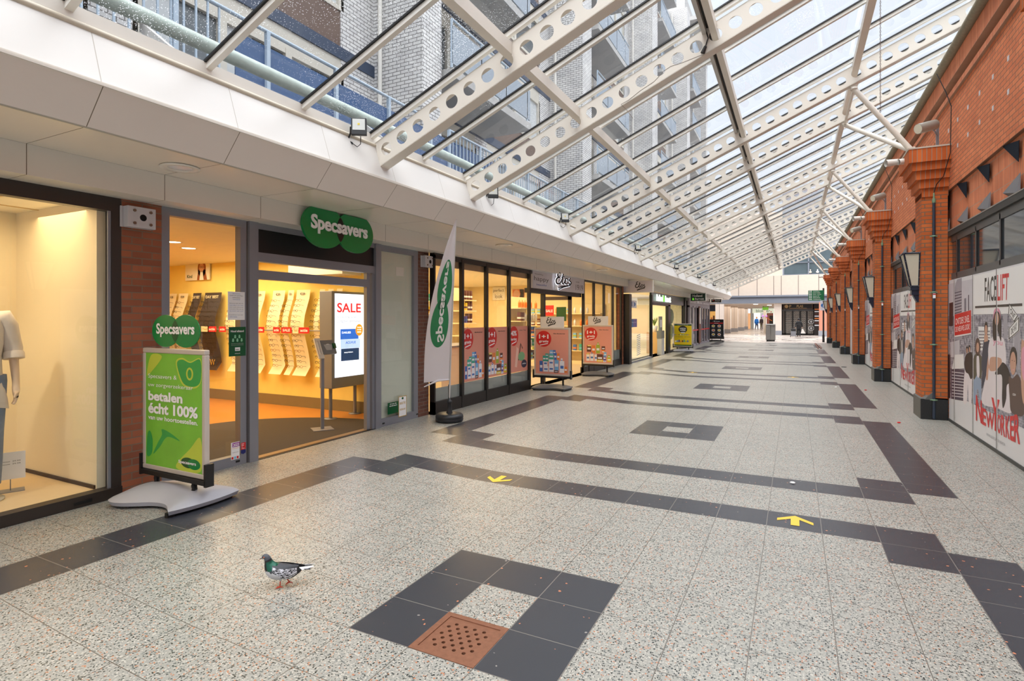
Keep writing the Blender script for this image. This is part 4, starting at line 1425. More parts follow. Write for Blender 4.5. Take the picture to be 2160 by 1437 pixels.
# ---- unit 1: display window with mannequin
t_ = thing('display_window', 'large lit display window in a dark bronze frame at the left edge', 'shop window', (XS, 0.8, 0))
g = MB()
g.box(XS - .10, -3.6, 2.70, XS + .0, 3.06, 2.84, bronze); g.box(XS - .10, -3.6, 0, XS + .02, 3.06, 0.10, bronze); g.box(XS - .10, 2.975, .1, XS, 3.06, 2.70, bronze)
g.box(XS - .03, 2.95, .1, XS - .01, 2.975, 2.70, alu)
g.build('frame', t_)
g = MB(); g.face([(XS - .05, -3.6, .1), (XS - .05, 2.96, .1), (XS - .05, 2.96, 2.7), (XS - .05, -3.6, 2.7)], shop_glass); g.build('glass', t_)
g = MB(); g.box(XS, 2.66, .03, XS + .03, 2.8, .055, black, WORLD); g.build('catch', t_)
ceil_t = mat('ceiling_tiles', (238, 230, 208), 0.8)
r = Shell()
yel_floor = mat('display_floor', (226, 200, 158), 0.5)
r.box(-7.35, -3.6, 0.0, XS - .08, 2.98, .095, yel_floor)
r.box(-7.45, -3.6, 0, -7.35, 2.98, 2.85, cream_w); r.box(-7.35, 2.90, .095, XS - .10, 2.98, 2.85, cream_w)
r.box(-7.35, -3.6, 2.80, XS - .10, 2.98, 2.86, ceil_t)
struct('wall_left', r)
tr = Shell()
for y in (-1.2, -.6, 0, .6, 1.2, 1.8, 2.4): tr.box(-7.35, y, 2.792, XS - .1, y + .02, 2.802, mat('ceiling_grid', (206, 180, 130), 0.5))
for x in (-6.9, -6.3): tr.box(x, -3.6, 2.792, x + .02, 2.9, 2.802, mat('ceiling_grid', (0, 0, 0)))
tr.box(-7.33, 2.885, .097, XS - .12, 2.90, .13, mat('dark_gap', (60, 40, 26), 0.7))
struct('trim_8', tr)
for yy in (1.1, 2.2):
    tt = thing('track_spot', 'small recessed spot in the display window ceiling', 'ceiling light', (-6.3, yy, 2.79), 0, 'spots in the display window ceiling')
    g = MB(); g.lathe([(0.06, 2.795), (.065, 2.785), (.04, 2.785), (.03, 2.79)], white_paint, (-6.3, yy, 0), 14); g.build('ring', tt)
sp = bpy.data.lights.new('mannequin_spot', 'SPOT'); sp.energy = 40; sp.color = (1, .84, .6); sp.spot_size = 1.1; sp.shadow_soft_size = .04; sp.spot_blend = 1.0
spo = bpy.data.objects.new('mannequin_spot', sp); C.objects.link(spo); spo.location = (-5.95, 1.55, 2.72)
spo.rotation_euler = (Vector((-6.6, 2.35, 1.2)) - spo.location).to_track_quat('-Z', 'Y').to_euler()

# card on a stand
q = at_z(22, 1036, .095)
t_ = thing('price_card_stand', 'small white price card on a steel foot in the display window', 'card', (q.x, q.y, .095))
fr = Fr((q.x, q.y, .095), (0.35, .93, 0), (0, 0, 1))
g = MB(); g.box(-.10, -.07, 0, .10, .07, .006, alu, Fr((q.x, q.y, .095), (.35, .93, 0), (-.93, .35, 0))); g.build('foot', t_)
g = MB(); g.tube([fr(0, 0, 0), fr(0, .14, 0)], .004, alu, 6); g.build('stem', t_)
g = MB(); g.poly2([(-.105, .11), (.105, .11), (.105, .36), (-.105, .36)], fr, .01, pure_white, .004)
for bb in (.27, .245): g.text('blouse  29.99', fr, -.07, bb, .14, .012, dk, .0105)
g.build('card', t_)

# ---- unit 2: optician
wood = mat('orange_wood_floor', (206, 136, 62), 0.35, noise=0.12, scale=2)
r = Shell()
r.box(-14, 3.10, -.10, XS - .0, 7.74, 0.0, wood)
r.box(-14, 7.66, 0, XS - .12, 7.74, 2.9, mat('shop_yellow_wall', (246, 222, 130), 0.8))
r.box(-14, 3.08, 0, XS - .3, 3.12, 2.9, mat('shop_yellow_wall', (0, 0, 0)))
r.box(-14.1, 3.1, 0, -14, 7.74, 2.9, mat('shop_yellow_wall', (0, 0, 0)))
r.box(-14, 3.10, 2.84, XS - .1, 7.74, 2.9, ceil_t)
struct('wall_left', r)
r = Shell(); r.box(-14, 7.64, 0, -6.6, 7.66, .20, mat('skirting_grey', (130, 116, 84), 0.5)); struct('baseboard_left', r)
r = Shell(); r.box(-8.2, 7.2, 2.45, -6.9, 7.66, 2.84, white_w); struct('ceiling', r)
g = MB()
pts = []
for i in range(33):
    th = PI * i / 32
    pts.append((XS - .12 - 2.5 * math.sin(th), 5.5 - 1.75 * math.cos(th)))
g.face([(x, y, .004) for x, y in pts], mat('entrance_mat', (74, 62, 50), 0.95, noise=0.3, scale=80))
tag(g.build('entrance_mat'), 'dark round-backed entrance mat inside the optician door', 'mat')
g = MB(); g.box(XS - .13, 4.55, .0, XS - .02, 6.66, .012, mat('threshold_brass', (150, 120, 84), 0.4, 0.3)); g.box(XS - .02, 4.55, -.02, XS + .02, 6.66, .006, black); tag(g.build('threshold_strip'), 'brown metal threshold strip with black rail at the optician door', 'threshold')
t_ = thing('optician_shopfront', 'grey aluminium shopfront of the optician with open doorway', 'shopfront', (XS, 5.6, 0))
g = MB()


def bar(y0, z0, y1, z1, d=.09, o=0.0, m_=None):
    g.box(XS - d + o, y0, z0, XS + o, y1, z1, m_ or alu)


bar(3.44, 0, 3.52, 2.84); bar(3.52, 2.75, 4.42, 2.84); bar(3.52, 0, 4.42, .11); bar(4.34, .11, 4.42, 2.75)
bar(4.44, 0, 4.56, 2.84, .12, .03); bar(6.65, 0, 6.77, 2.84, .12, .03)
bar(4.56, 2.76, 6.65, 2.84); bar(4.56, 2.37, 6.65, 2.48, .11, .01); bar(4.56, 2.16, 6.52, 2.27, .1)
bar(6.50, 0, 6.57, 2.37, .06, -.02); bar(6.60, 0, 6.65, 2.37, .05)
bar(6.77, 0, 7.75, .12); bar(6.77, 2.74, 7.75, 2.84); bar(7.64, .12, 7.75, 2.74); bar(6.77, .12, 6.80, 2.74)
g.build('frame', t_)
g = MB(); g.box(XS - .06, 4.56, 2.48, XS - .02, 6.65, 2.76, black); g.build('sign_board', t_)
for a0, z0, a1, z1 in ((3.52, .11, 4.34, 2.75), (6.80, .12, 7.64, 2.74), (4.56, 2.27, 6.5, 2.37)):
    g = MB(); g.face([(XS - .045, a0, z0), (XS - .045, a1, z0), (XS - .045, a1, z1), (XS - .045, a0, z1)], shop_glass); g.build('glass', t_)
g = MB(); fr = LF(XS + .001)
for yy, zz in ((4.28, .045), (6.83, .05), (7.70, .06)): g.box(yy, zz - .01, 0, yy + .05, zz + .012, .004, black, fr)
g.build('lock', t_)
g = MB()
g.box(XS - .25, 4.6, 2.22, XS - .12, 6.2, 2.26, mat('door_gear', (190, 180, 160), .4)); g.build('door_gear', t_)
# whitish screen behind the right-hand pane
g = MB(); g.box(XS - .058, 6.80, .12, XS - .052, 7.64, 2.74, mat('frosted_screen', (206, 210, 196), 0.4, noise=0.03)); g.build('frosted_film', t_)
g = MB(); g.box(XS - .051, 7.22, 2.38, XS - .046, 7.42, 2.52, white_paint); tag(g.build('motion_sensor'), 'small white box high behind the right pane of the optician', 'sensor')

# stickers and notices on the optician's glass
fr = LF(XS - .043)


def sticker(name, lab, cat, draw, X=XS + .003):
    mb = MB(); draw(mb, LF(X)); o = mb.build(name); tag(o, lab, cat); return o


def d_notice(g, fr):
    p0, p1 = at_x(475, 615, XS - .04), at_x(511, 675, XS - .04)
    g.rect(p0.y, p1.z, p1.y, p0.z, fr, .001, pure_white)
    W_ = p1.y - p0.y; H_ = p0.z - p1.z
    lines = ['Specsavers', 'zoekt een gezellige,', 'enthousiaste', 'verkoophulp!', '', 'Ben jij op zoek naar een', 'leuke bijbaan voor naast', 'jouw studie waar je veel', 'kunt leren? Dan zijn wij', 'op zoek naar jou!', '', 'Loop binnen voor meer', 'informatie.']
    for i, l in enumerate(lines):
        if l: g.text(l, fr, p0.y + W_ * .1 + (W_ * .4 if i < 4 else 0), p0.z - H_ * (.09 + .068 * i), W_ * (.8 if len(l) > 15 else .45), H_ * .035, dk if i % 3 else mat('print_blue', (40, 90, 170), .5), .002, 0, 'C' if i < 4 else 'L')


sticker('notice_sheet', 'white notice sheet taped to the optician glass above the green poster', 'notice', d_notice)


def d_green(g, fr):
    p0, p1 = at_x(477, 690, XS - .04), at_x(513, 750, XS - .04)
    g.rect(p0.y, p1.z, p1.y, p0.z, fr, .001, green_dark); W_ = p1.y - p0.y; H_ = p0.z - p1.z
    g.text('Houd afstand', fr, (p0.y + p1.y) / 2, p0.z - H_ * .18, W_ * .76, H_ * .07, pure_white, .002, 1, 'C')
    for i, (a, b_) in enumerate(((.25, .42), (.5, .42), (.75, .42), (.37, .30), (.62, .30))):
        x_, y_ = p0.y + W_ * a, p0.z - H_ * b_
        g.ell(x_, y_, W_ * .05, H_ * .03, fr, .002, mat('print_mint', (130, 200, 160), .5)); g.ell(x_, y_ - H_ * .05, W_ * .06, H_ * .04, fr, .002, mat('print_mint', (0, 0, 0)))
    for b_ in (.58, .63): g.text('Dank voor uw medewerking', fr, (p0.y + p1.y) / 2, p0.z - H_ * b_, W_ * .7, H_ * .02, pure_white, .002, 0, 'C')
    g.rect(p0.y + W_ * .36, p0.z - H_ * .82, p0.y + W_ * .66, p0.z - H_ * .70, fr, .002, pure_white)
    g.text('meter', fr, (p0.y + p1.y) / 2, p0.z - H_ * .79, W_ * .2, H_ * .04, green_dark, .003, 1, 'C')
    g.text('afstand', fr, (p0.y + p1.y) / 2, p0.z - H_ * .92, W_ * .3, H_ * .03, pure_white, .002, 0, 'C')


sticker('green_notice', 'green distance-keeping notice on the optician glass', 'notice', d_green)


def d_award(g, fr):
    p0, p1 = at_x(482, 934, XS - .04), at_x(500, 966, XS - .04); W_ = p1.y - p0.y; H_ = p0.z - p1.z
    pur = mat('print_purple', (150, 40, 150), .5)
    g.rect(p0.y, p1.z, p1.y, p0.z, fr, .001, pure_white); g.rect(p0.y + W_ * .15, p0.z - H_ * .28, p1.y, p0.z - H_ * .03, fr, .0015, pur)
    g.text('2022', fr, p0.y + W_ * .58, p0.z - H_ * .24, W_ * .72, H_ * .16, pure_white, .002, 1, 'C')
    g.text('Consumenten', fr, p0.y + W_ * .5, p0.z - H_ * .38, W_ * .8, H_ * .06, mat('print_orange', (232, 130, 40), .5), .002, 0, 'C')
    g.text('Optiekwinkel', fr, p0.y + W_ * .5, p0.z - H_ * .62, W_ * .7, H_ * .05, dk, .002, 0, 'C')
    for i, cc in enumerate((red_print, mat('print_lightblue', (120, 190, 230), .5), red_print)): g.rect(p0.y + W_ * (.05 + .3 * i), p1.z + H_ * .03, p0.y + W_ * (.28 + .3 * i), p1.z + H_ * .17, fr, .002, cc)


sticker('award_sticker', 'white and purple award sticker low on the optician glass', 'sticker', d_award)


def d_work(g, fr):
    p0, p1 = at_x(503, 934, XS - .04), at_x(513, 956, XS - .04); W_ = p1.y - p0.y; H_ = p0.z - p1.z
    g.rect(p0.y, p1.z + H_ * .4, p1.y, p0.z, fr, .001, red_print)
    g.poly2([(p0.y, p1.z + H_ * .38), (p0.y, p1.z + H_ * .1), ((p0.y + p1.y) / 2, p1.z), (p1.y, p1.z + H_ * .1), (p1.y, p1.z + H_ * .38)], fr, .001, mat('print_navy2', (30, 40, 110), .5))
    for i, l in enumerate(('Great', 'Place', 'To', 'Work.')): g.text(l, fr, p0.y + W_ * .12, p0.z - H_ * (.14 + .13 * i), None, H_ * .08, pure_white, .002, 1)


sticker('workplace_sticker', 'red sticker with a navy shield low on the optician glass', 'sticker', d_work)


def d_corner(g, fr):
    p0, p1 = at_x(813, 845, XS - .04), at_x(836, 872, XS - .04); W_ = p1.y - p0.y
    g.rect(p0.y, p1.z + .02, p1.y, p0.z - .04, fr, .001, green_dark)
    g.text('Al voor de', fr, p0.y + W_ * .5, p0.z - .075, W_ * .6, .02, pure_white, .002, 1, 'C'); g.text('vierde keer!', fr, p0.y + W_ * .5, p0.z - .105, W_ * .7, .02, pure_white, .002, 1, 'C')


sticker('green_banner_sticker', 'small green banner sticker in the bottom corner of the right optician pane', 'sticker', d_corner)


def d_best(g, fr):
    p0, p1 = at_x(836, 832, XS - .04), at_x(853, 876, XS - .04); W_ = p1.y - p0.y; H_ = p0.z - p1.z
    gold = mat('print_gold', (196, 160, 80), .5)
    g.rect(p0.y, p1.z, p1.y, p0.z - H_ * .1, fr, .002, gold); g.rect(p0.y + W_ * .06, p1.z + H_ * .03, p1.y - W_ * .06, p0.z - H_ * .13, fr, .0025, pure_white)
    g.ell(p0.y + W_ * .5, p0.z - H_ * .2, W_ * .12, H_ * .05, fr, .003, green_dark); g.text('BESTE', fr, p0.y + W_ * .5, p0.z - H_ * .46, W_ * .7, H_ * .1, gold, .003, 1, 'C'); g.text('NEDERLAND', fr, p0.y + W_ * .5, p0.z - H_ * .72, W_ * .7, H_ * .08, gold, .003, 1, 'C')


sticker('best_store_sticker', 'white gold-edged award card beside the green banner sticker', 'sticker', d_best)

# twin-circle fascia sign


def circles_sign(t_, fr, r, ry, dx, th, txt_h, lth=.010, name='sign_disc', cut=None, bold=1.4, txtw=None):
    """two overlapping green discs (centre at frame origin) with white lettering"""
    n = 48
    sh = []
    for sgn in (-1, 1):
        pts = []
        for i in range(n):
            a = sgn * dx / 2 + r * math.cos(2 * PI * i / n); b = ry * math.sin(2 * PI * i / n)
            if cut: b = min(b, cut)
            pts.append((a, b))
        g = MB(); g.poly2(pts, fr, .0 + (0.001 if sgn > 0 else 0), green_brand, th)
        g.build(name, t_)
    xh = math.sqrt(max(0, r * r - dx * dx / 4)); ang = math.acos(dx / 2 / r)
    pts = [(-dx / 2 + r * math.cos(-ang + 2 * ang * i / 16), ry * math.sin(-ang + 2 * ang * i / 16)) for i in range(17)]
    pts += [(dx / 2 - r * math.cos(ang - 2 * ang * i / 16), ry * math.sin(ang - 2 * ang * i / 16)) for i in range(1, 16)]
    g = MB(); g.poly2(pts, fr, .0025, green_dark if not cut else mat('overlap_black_green', (8, 20, 14), .3)); g.build('overlap', t_)
    g = MB(); g.text('Specsavers', fr, 0, -txt_h * .45, txtw or (2 * r + dx) * .80, txt_h, pure_white, .014 if lth else .004, bold, 'C', lth); g.build('lettering', t_)


t_ = thing('optician_sign', 'large twin green disc sign over the optician door', 'sign', (-5.36, 5.52, 2.57))
circles_sign(t_, Fr((-5.34, 5.54, 2.855), (0, 1, -.012), (0, 0, 1), (1, 0, 0)), .355, .275, .565, .035, .235, cut=.215)
g = MB(); g.box(-5.42, 5.2, 2.7, -5.37, 5.9, 2.95, black); g.build('mount', t_)

# display boards with spectacles along the side wall (Y = 7.66)
YB_ = 7.60
board_m = mat('display_board', (240, 228, 190), 0.5)
board_d = mat('display_board_dark', (62, 54, 50), 0.5)
gold_m = mat('spectacle_gold', (150, 110, 50), 0.25, 0.9)
dkm = mat('spectacle_dark', (48, 38, 30), 0.3)


def make_specs(m_):
    g = MB()
    for sx in (-1, 1):
        pts = [(sx * .033 + .026 * math.cos(2 * PI * i / 12), 0, .019 * math.sin(2 * PI * i / 12)) for i in range(13)]
        g.tube([Vector(p) for p in pts], .0028, m_, 4, cap=False)
        g.tube([Vector((sx * .06, 0, .006)), Vector((sx * .066, .07, .0)), Vector((sx * .062, .085, -.03))], .0025, m_, 4)
    g.tube([Vector((-.009, 0, .006)), Vector((0, -.002, .011)), Vector((.009, 0, .006))], .0026, m_, 4)
    return g


sp_protos = []
for mm in (gold_m, dkm):
    o = make_specs(mm).build('spectacles', recenter=False)
    o.location = (0, 0, -50); sp_protos.append(o)
used = [False, False]
boards = []
# (x of left px, x of right px at the top, dark?)
for (pa_, pb_, dark_) in ((358, 378, 0), (379, 402, 0), (409, 430, 1), (434, 473, 1), (491, 520, 0), (541, 565, 0), (577, 607, 0), (609, 626, 0), (627, 660, 0), (675, 691, 0), (693, 709, 0), (711, 728, 0)):
    A = at_y(pa_, 600, YB_); B = at_y(pb_, 600, YB_)
    if B.x > -6.9: continue
    boards.append((A.x, B.x, dark_))
ns = 0
for bi, (xa, xb, dark_) in enumerate(boards):
    zt, zb = 2.22, .62
    t_ = thing('spectacles_display_board', '%s spectacle display board on the optician side wall, %s from the left' % ('dark' if dark_ else 'cream', ordinal(bi)), 'display board', ((xa + xb) / 2, YB_ - .1, zb), 0, 'spectacle display boards in the optician')
    g = MB(); rows = []
    m_ = board_d if dark_ else board_m
    for side in (xa + .03, xb - .03):
        rows.append([Vector((side, YB_ - .03 - .16 * math.sin(PI * (i / 10) ** 1.3) ** 2 - (.0 if i > 0 else .12), zb + (zt - zb) * i / 10)) for i in range(11)])
    g.grid(rows, m_)
    g.build('board', t_)
    if dark_:
        g = MB(); fr = Fr((xa, YB_ - .06, 0), (1, 0, 0), (0, 0, 1)); g.text('DAY BEST', fr, (xb - xa) * .5, 2.10, (xb - xa) * .7, .06, board_m, .002, 1, 'C'); g.text('NEW', fr, (xb - xa) * .5, .72, (xb - xa) * .6, .12, mat('print_gold', (0, 0, 0)), .06, 1, 'C'); g.build('lettering', t_)
    else:
        g = MB(); fr = Fr((xa, YB_ - .06, 0), (1, 0, 0), (0, 0, 1)); g.text('€39', fr, (xb - xa) * .5, 2.12, (xb - xa) * .3, .05, dk, .002, 1, 'C'); g.build('price_print', t_)
    ncol = 2 if (xb - xa) > .5 else 1
    nrow = 13
    for c_ in range(ncol):
        for r_ in range(nrow):
            if ns >= 290: break
            z = 2.02 - r_ * .098 - (0.06 if r_ > 5 else 0)
            i_ = (z - zb) / (zt - zb) * 10
            yb = YB_ - .03 - .16 * math.sin(PI * (i_ / 10) ** 1.3) ** 2
            k_ = 1 if (r_ % 3 != 0 or dark_) else 0
            o = sp_protos[k_] if not used[k_] else sp_protos[k_].copy()
            if used[k_]: C.objects.link(o)
            used[k_] = True
            x_ = xa + (xb - xa) * ((c_ + .5) / ncol)
            o.location = (x_, yb - .09, z); o.rotation_euler = (0, .05 * math.sin(ns), .15 * math.sin(ns * 2.1))
            o.scale = (1.15, 1.1, 1.15)
            tag(o, 'spectacles on the %s display board from the left, row %s down' % (ordinal(bi), ordinal(r_)) if ncol == 1 else '%s spectacles on the %s display board from the left, row %s down' % ('left' if c_ == 0 else 'right', ordinal(bi), ordinal(r_)), 'spectacles', 'spectacles on the optician boards')
            ns += 1
rb = MB(); rb.tube([(boards[0][0], YB_ - .22, 1.46), (boards[-1][1] + .3, YB_ - .22, 1.46)], .012, alu, 6); tag(rb.build('display_rail'), 'thin horizontal rail across the spectacle boards', 'rail')
for i, (px, w_, tx, cc) in enumerate(((432, 16, 'Yes!', board_m), (447, 18, 'actie', red_print), (469, 14, 'actie', red_print), (548, 18, 'actie', red_print), (583, 14, 'actie', red_print), (604, 22, 'SALE', red_print), (623, 12, 'Yes!', board_m), (641, 22, 'actie', red_print), (713, 12, 'actie', red_print))):
    A = at_y(px - w_ / 2, 695, YB_ - .24); B = at_y(px + w_ / 2, 695, YB_ - .24)
    g = MB(); fr = Fr((A.x, YB_ - .24, 0), (1, 0, 0), (0, 0, 1)); W_ = B.x - A.x
    g.poly2([(0, 1.41), (W_, 1.41), (W_, 1.52), (0, 1.52)], fr, 0, cc, .004)
    g.text(tx, fr, W_ / 2, 1.44, W_ * .7, .05, pure_white if cc is red_print else mat('print_gold', (0, 0, 0)), .001, 1, 'C')
    tag(g.build('rail_card'), '%s card clipped to the spectacle rail, %s from the left' % ('red' if cc is red_print else 'cream', ordinal(i)), 'card', 'cards on the spectacle rail')
# wall picture
A = at_y(391, 550, YB_); B = at_y(441, 590, YB_)
t_ = thing('framed_picture', 'white wall picture with a long-haired child in glasses over the boards', 'picture', ((A.x + B.x) / 2, YB_, B.z))
fr = Fr((A.x, YB_, B.z), (1, 0, 0), (0, 0, 1)); W_, H_ = B.x - A.x, A.z - B.z
g = MB(); g.poly2([(0, 0), (W_, 0), (W_, H_), (0, H_)], fr, .0, white_w, .03)
red_hair = mat('print_auburn', (150, 86, 50), .5)
g.ell(W_ * .70, H_ * .55, W_ * .17, H_ * .42, fr, .001, red_hair); g.poly2([(W_ * .5, 0), (W_ * .92, 0), (W_ * .84, H_ * .5), (W_ * .55, H_ * .5)], fr, .001, red_hair)
g.ell(W_ * .69, H_ * .60, W_ * .10, H_ * .22, fr, .002, skin); g.poly2([(W_ * .6, 0), (W_ * .78, 0), (W_ * .74, H_ * .4), (W_ * .64, H_ * .4)], fr, .002, pure_white)
for s_ in (-1, 1): g.ell(W_ * (.69 + .045 * s_), H_ * .63, W_ * .04, H_ * .05, fr, .003, dk); g.ell(W_ * (.69 + .045 * s_), H_ * .63, W_ * .03, H_ * .037, fr, .0035, skin)
g.text('Kind', fr, W_ * .08, H_ * .12, W_ * .22, H_ * .16, green_dark, .002, 1)
g.build('panel', t_)
A = at_y(497, 552, YB_); B = at_y(540, 588, YB_)
g = MB(); fr = Fr((A.x, YB_, B.z), (1, 0, 0), (0, 0, 1)); W_ = B.x - A.x; g.poly2([(0, 0), (W_, 0), (W_, .42), (0, .42)], fr, 0, white_w, .03); g.text('Vrouw', fr, .05, .08, .3, .09, green_dark, .002, 1)
tag(g.build('framed_picture'), 'white wall panel half hidden by the grey door post of the optician', 'picture')
# ceiling lamps in the shop
em = mat('lamp_warm_emission', (255, 236, 190), .5, emit=6.0, noise=0)
for i, (px, py) in enumerate(((365, 512), (398, 525))):
    q = at_z(px, py, 2.83)
    t_ = thing('recessed_lamp', ['glowing oval lamp in the optician ceiling, nearer the door', 'glowing oval lamp deeper in the optician ceiling'][i], 'ceiling light', (q.x, q.y, 2.83))
    g = MB(); g.lathe([(.10, 2.838), (.0, 2.836)], em, (q.x, q.y, 0), 20); g.build('lens', t_)
    g = MB(); g.lathe([(.10, 2.838), (.13, 2.832), (.135, 2.84)], white_paint, (q.x, q.y, 0), 20); g.build('ring', t_)

# screen totem in the door
t_ = thing('digital_screen', 'upright grey digital display with a red SALE advert inside the optician door', 'screen', (-6.95, 7.27, 0))
g = MB(); g.box(-7.08, 6.86, .52, -6.80, 7.65, 2.14, alu); g.build('casing', t_, bevel=.01)
g = MB(); g.tube([(-6.95, 6.98, 0.01), (-6.95, 6.98, .52)], .03, alu, 12); g.tube([(-6.95, 7.56, 0.01), (-6.95, 7.56, .52)], .03, alu, 12); g.build('posts', t_)
g = MB(); g.lathe([(.11, .004), (.11, .012), (0, .012)], alu, (-6.95, 6.98, 0), 16); g.build('foot_plate', t_); g = MB(); g.lathe([(.11, .004), (.11, .012), (0, .012)], alu, (-6.95, 7.56, 0), 16); g.build('foot_plate', t_)
scr = mat('screen_white', (232, 240, 250), .3, emit=0.95, noise=0.0); sred = mat('screen_red', (226, 36, 44), .3, emit=.8, noise=0); sgry = mat('screen_grey', (90, 96, 110), .3, emit=.7, noise=0); sblu = mat('screen_blue', (34, 96, 190), .3, emit=.8, noise=0.2); slb = mat('screen_lightblue', (170, 196, 224), .3, emit=.8, noise=0.15); snv = mat('screen_navy', (18, 52, 90), .3, emit=.7, noise=0.2); sor = mat('screen_orange', (232, 140, 30), .3, emit=.8, noise=0)
fr = LF(-6.795); g = MB(); y0_, y1_, z0_, z1_ = 6.92, 7.62, .70, 2.10; W_ = y1_ - y0_; H_ = z1_ - z0_
g.rect(y0_, z0_, y1_, z1_, fr, 0, scr)
g.text('SALE', fr, y0_ + W_ * .48, z0_ + H_ * .775, W_ * .82, H_ * .115, sred, .001, 1, 'C')
g.text('50% korting op een', fr, y0_ + W_ * .08, z0_ + H_ * .70, W_ * .66, H_ * .035, sgry, .001); g.text('contactlens abonnement', fr, y0_ + W_ * .08, z0_ + H_ * .652, W_ * .82, H_ * .033, sgry, .001)
g.poly2([(y0_ + W_ * .18, z0_ + H_ * .45), (y0_ + W_ * .80, z0_ + H_ * .45), (y0_ + W_ * .80, z0_ + H_ * .575), (y0_ + W_ * .18, z0_ + H_ * .575)], fr, .001, sblu); g.text('DAILIES', fr, y0_ + W_ * .23, z0_ + H_ * .52, W_ * .3, H_ * .025, scr, .002, 1)
g.rect(y0_ + W_ * .18, z0_ + H_ * .34, y0_ + W_ * .86, z0_ + H_ * .452, fr, .002, slb); g.text('ACUVUE', fr, y0_ + W_ * .35, z0_ + H_ * .395, W_ * .35, H_ * .03, sblu, .003, 1)
g.rect(y0_ + W_ * .20, z0_ + H_ * .19, y0_ + W_ * .82, z0_ + H_ * .338, fr, .002, snv); g.text('easyvision', fr, y0_ + W_ * .30, z0_ + H_ * .28, W_ * .3, H_ * .02, scr, .003, 1)
g.ell(y0_ + W_ * .82, z0_ + H_ * .56, W_ * .13, H_ * .073, fr, .004, sor)
for i, l in enumerate(('Actie', 'eindigt', '2022')): g.text(l, fr, y0_ + W_ * .82, z0_ + H_ * (.585 - i * .03), W_ * .15, H_ * .018, scr, .005, 1, 'C')
g.text('Koop nu in de winkel of online', fr, y0_ + W_ * .08, z0_ + H_ * .07, W_ * .5, H_ * .015, sgry, .001)
g.build('screen', t_)

# hand sanitiser stand
q = at_z(680, 906, 0)
t_ = thing('sanitiser_stand', 'grey steel hand sanitiser stand in the optician doorway', 'stand', (q.x, q.y, 0))
g = MB(); fr = Fr((q.x, q.y, 0), (.55, .83, 0), (-.83, .55, 0)); g.box(-.15, -.15, 0.005, .15, .15, .012, alu, fr); g.build('base_plate', t_)
g = MB(); g.box(-.025, -.025, .012, .025, .025, 1.15, alu, fr); g.build('pole', t_, bevel=.008)
g = MB(); h = Fr((q.x, q.y, 1.15), (.1, .99, 0), (-.35, 0, .94)); g.box(-.02, -.02, .0, .24, .20, .04, mat('stand_head', (120, 122, 128), .4), h); g.build('tray', t_)
g = MB(); g.ell(.11, .10, .06, .04, h, .042, pure_white, 18); g.poly2([(.03, .13), (.19, .13), (.16, .04), (.06, .04)], h, .0425, mat('print_lightgrey', (180, 184, 190), .5)); g.box(.19, .06, .04, .235, .14, .07, green_dark, h); g.build('tray_sign', t_)
g = MB(); g.box(-.10, -.08, .0, .0, .24, .03, white_paint, h); g.tube([h(-.07, .20, .03), h(-.07, -.02, .03)], .016, white_paint, 8); g.tube([h(-.03, .20, .03), h(-.03, -.02, .03)], .016, white_paint, 8); g.build('dispenser', t_)

# ---- unit 3: drugstore
XE = -5.60
r = Shell(); dm = mat('drug_wall', (240, 222, 176), .8); dfl = mat('drug_floor', (200, 184, 158), .4)
r.box(-12.0, 8.06, -.1, XE, 19.86, 0.0, dfl); r.box(-12.1, 8.06, 0, -12, 19.86, 3.0, dm); r.box(-12, 19.80, 0, XE - .2, 19.86, 3.0, dm); r.box(-12, 8.06, 0, XS - .2, 8.10, 3.0, dm); r.box(-12, 8.06, 2.95, XE - .1, 19.86, 3.05, ceil_t)
struct('wall_left', r)
t_ = thing('drugstore_shopfront', 'black framed shopfront of the drugstore', 'shopfront', (XE, 13.9, 0))
g = MB()
g.box(XE - .10, 8.06, 2.74, XE, 12.09, 2.84, blk_fr); g.box(XE - .10, 8.06, 0, XE, 12.0, .22, blk_fr)
posts = [8.06, 9.00, 9.94, 10.95, 12.00]
for y in posts[1:]: g.box(XE - .06, y - .045, 0, XE + .008, y + .03, 2.80, blk_fr)
g.box(XE - .1, 8.06, 0, XE, 8.10, 2.8, blk_fr)
g.box(XE - .10, 15.75, 2.78, XE, 19.86, 2.85, blk_fr); g.box(XE - .10, 15.75, 0, XE, 19.86, .22, blk_fr)
posts2 = [15.80, 16.76, 17.80, 18.80, 19.80]
for y in posts2: g.box(XE - .06, y - .05, 0, XE + .008, y + .04, 2.80, blk_fr)
g.box(XE - .2, 12.1, 2.30, XE - .05, 15.7, 2.41, blk_fr); g.box(XE - .2, 13.05, 0, XE - .1, 13.15, 2.3, blk_fr)
g.build('frame', t_)
for i in range(4):
    a, b_ = posts[i] + .03, posts[i + 1] - .045
    g = MB(); g.box(XE - .09, a, 2.62, XE - .06, b_, 2.74, mat('blind_box', (150, 132, 108), .6)); g.build('blind_box', t_)
    g = MB(); g.face([(XE - .05, a, .22), (XE - .05, b_, .22), (XE - .05, b_, 2.74), (XE - .05, a, 2.74)], shop_glass); g.build('glass', t_)
    g = MB(); g.box(XE - .056, a, .22, XE - .052, b_, .45, mat('grey_film', (150, 154, 150), .3)); g.build('grey_film', t_)
for i in range(4):
    a, b_ = posts2[i] + .06, posts2[i + 1] - .07
    g = MB(); g.face([(XE - .05, a, .22), (XE - .05, b_, .22), (XE - .05, b_, 2.78), (XE - .05, a, 2.78)], shop_glass); g.build('glass', t_)
    g = MB(); g.box(XE - .056, a, .22, XE - .052, b_, .55, mat('grey_film', (0, 0, 0))); g.build('grey_film', t_)
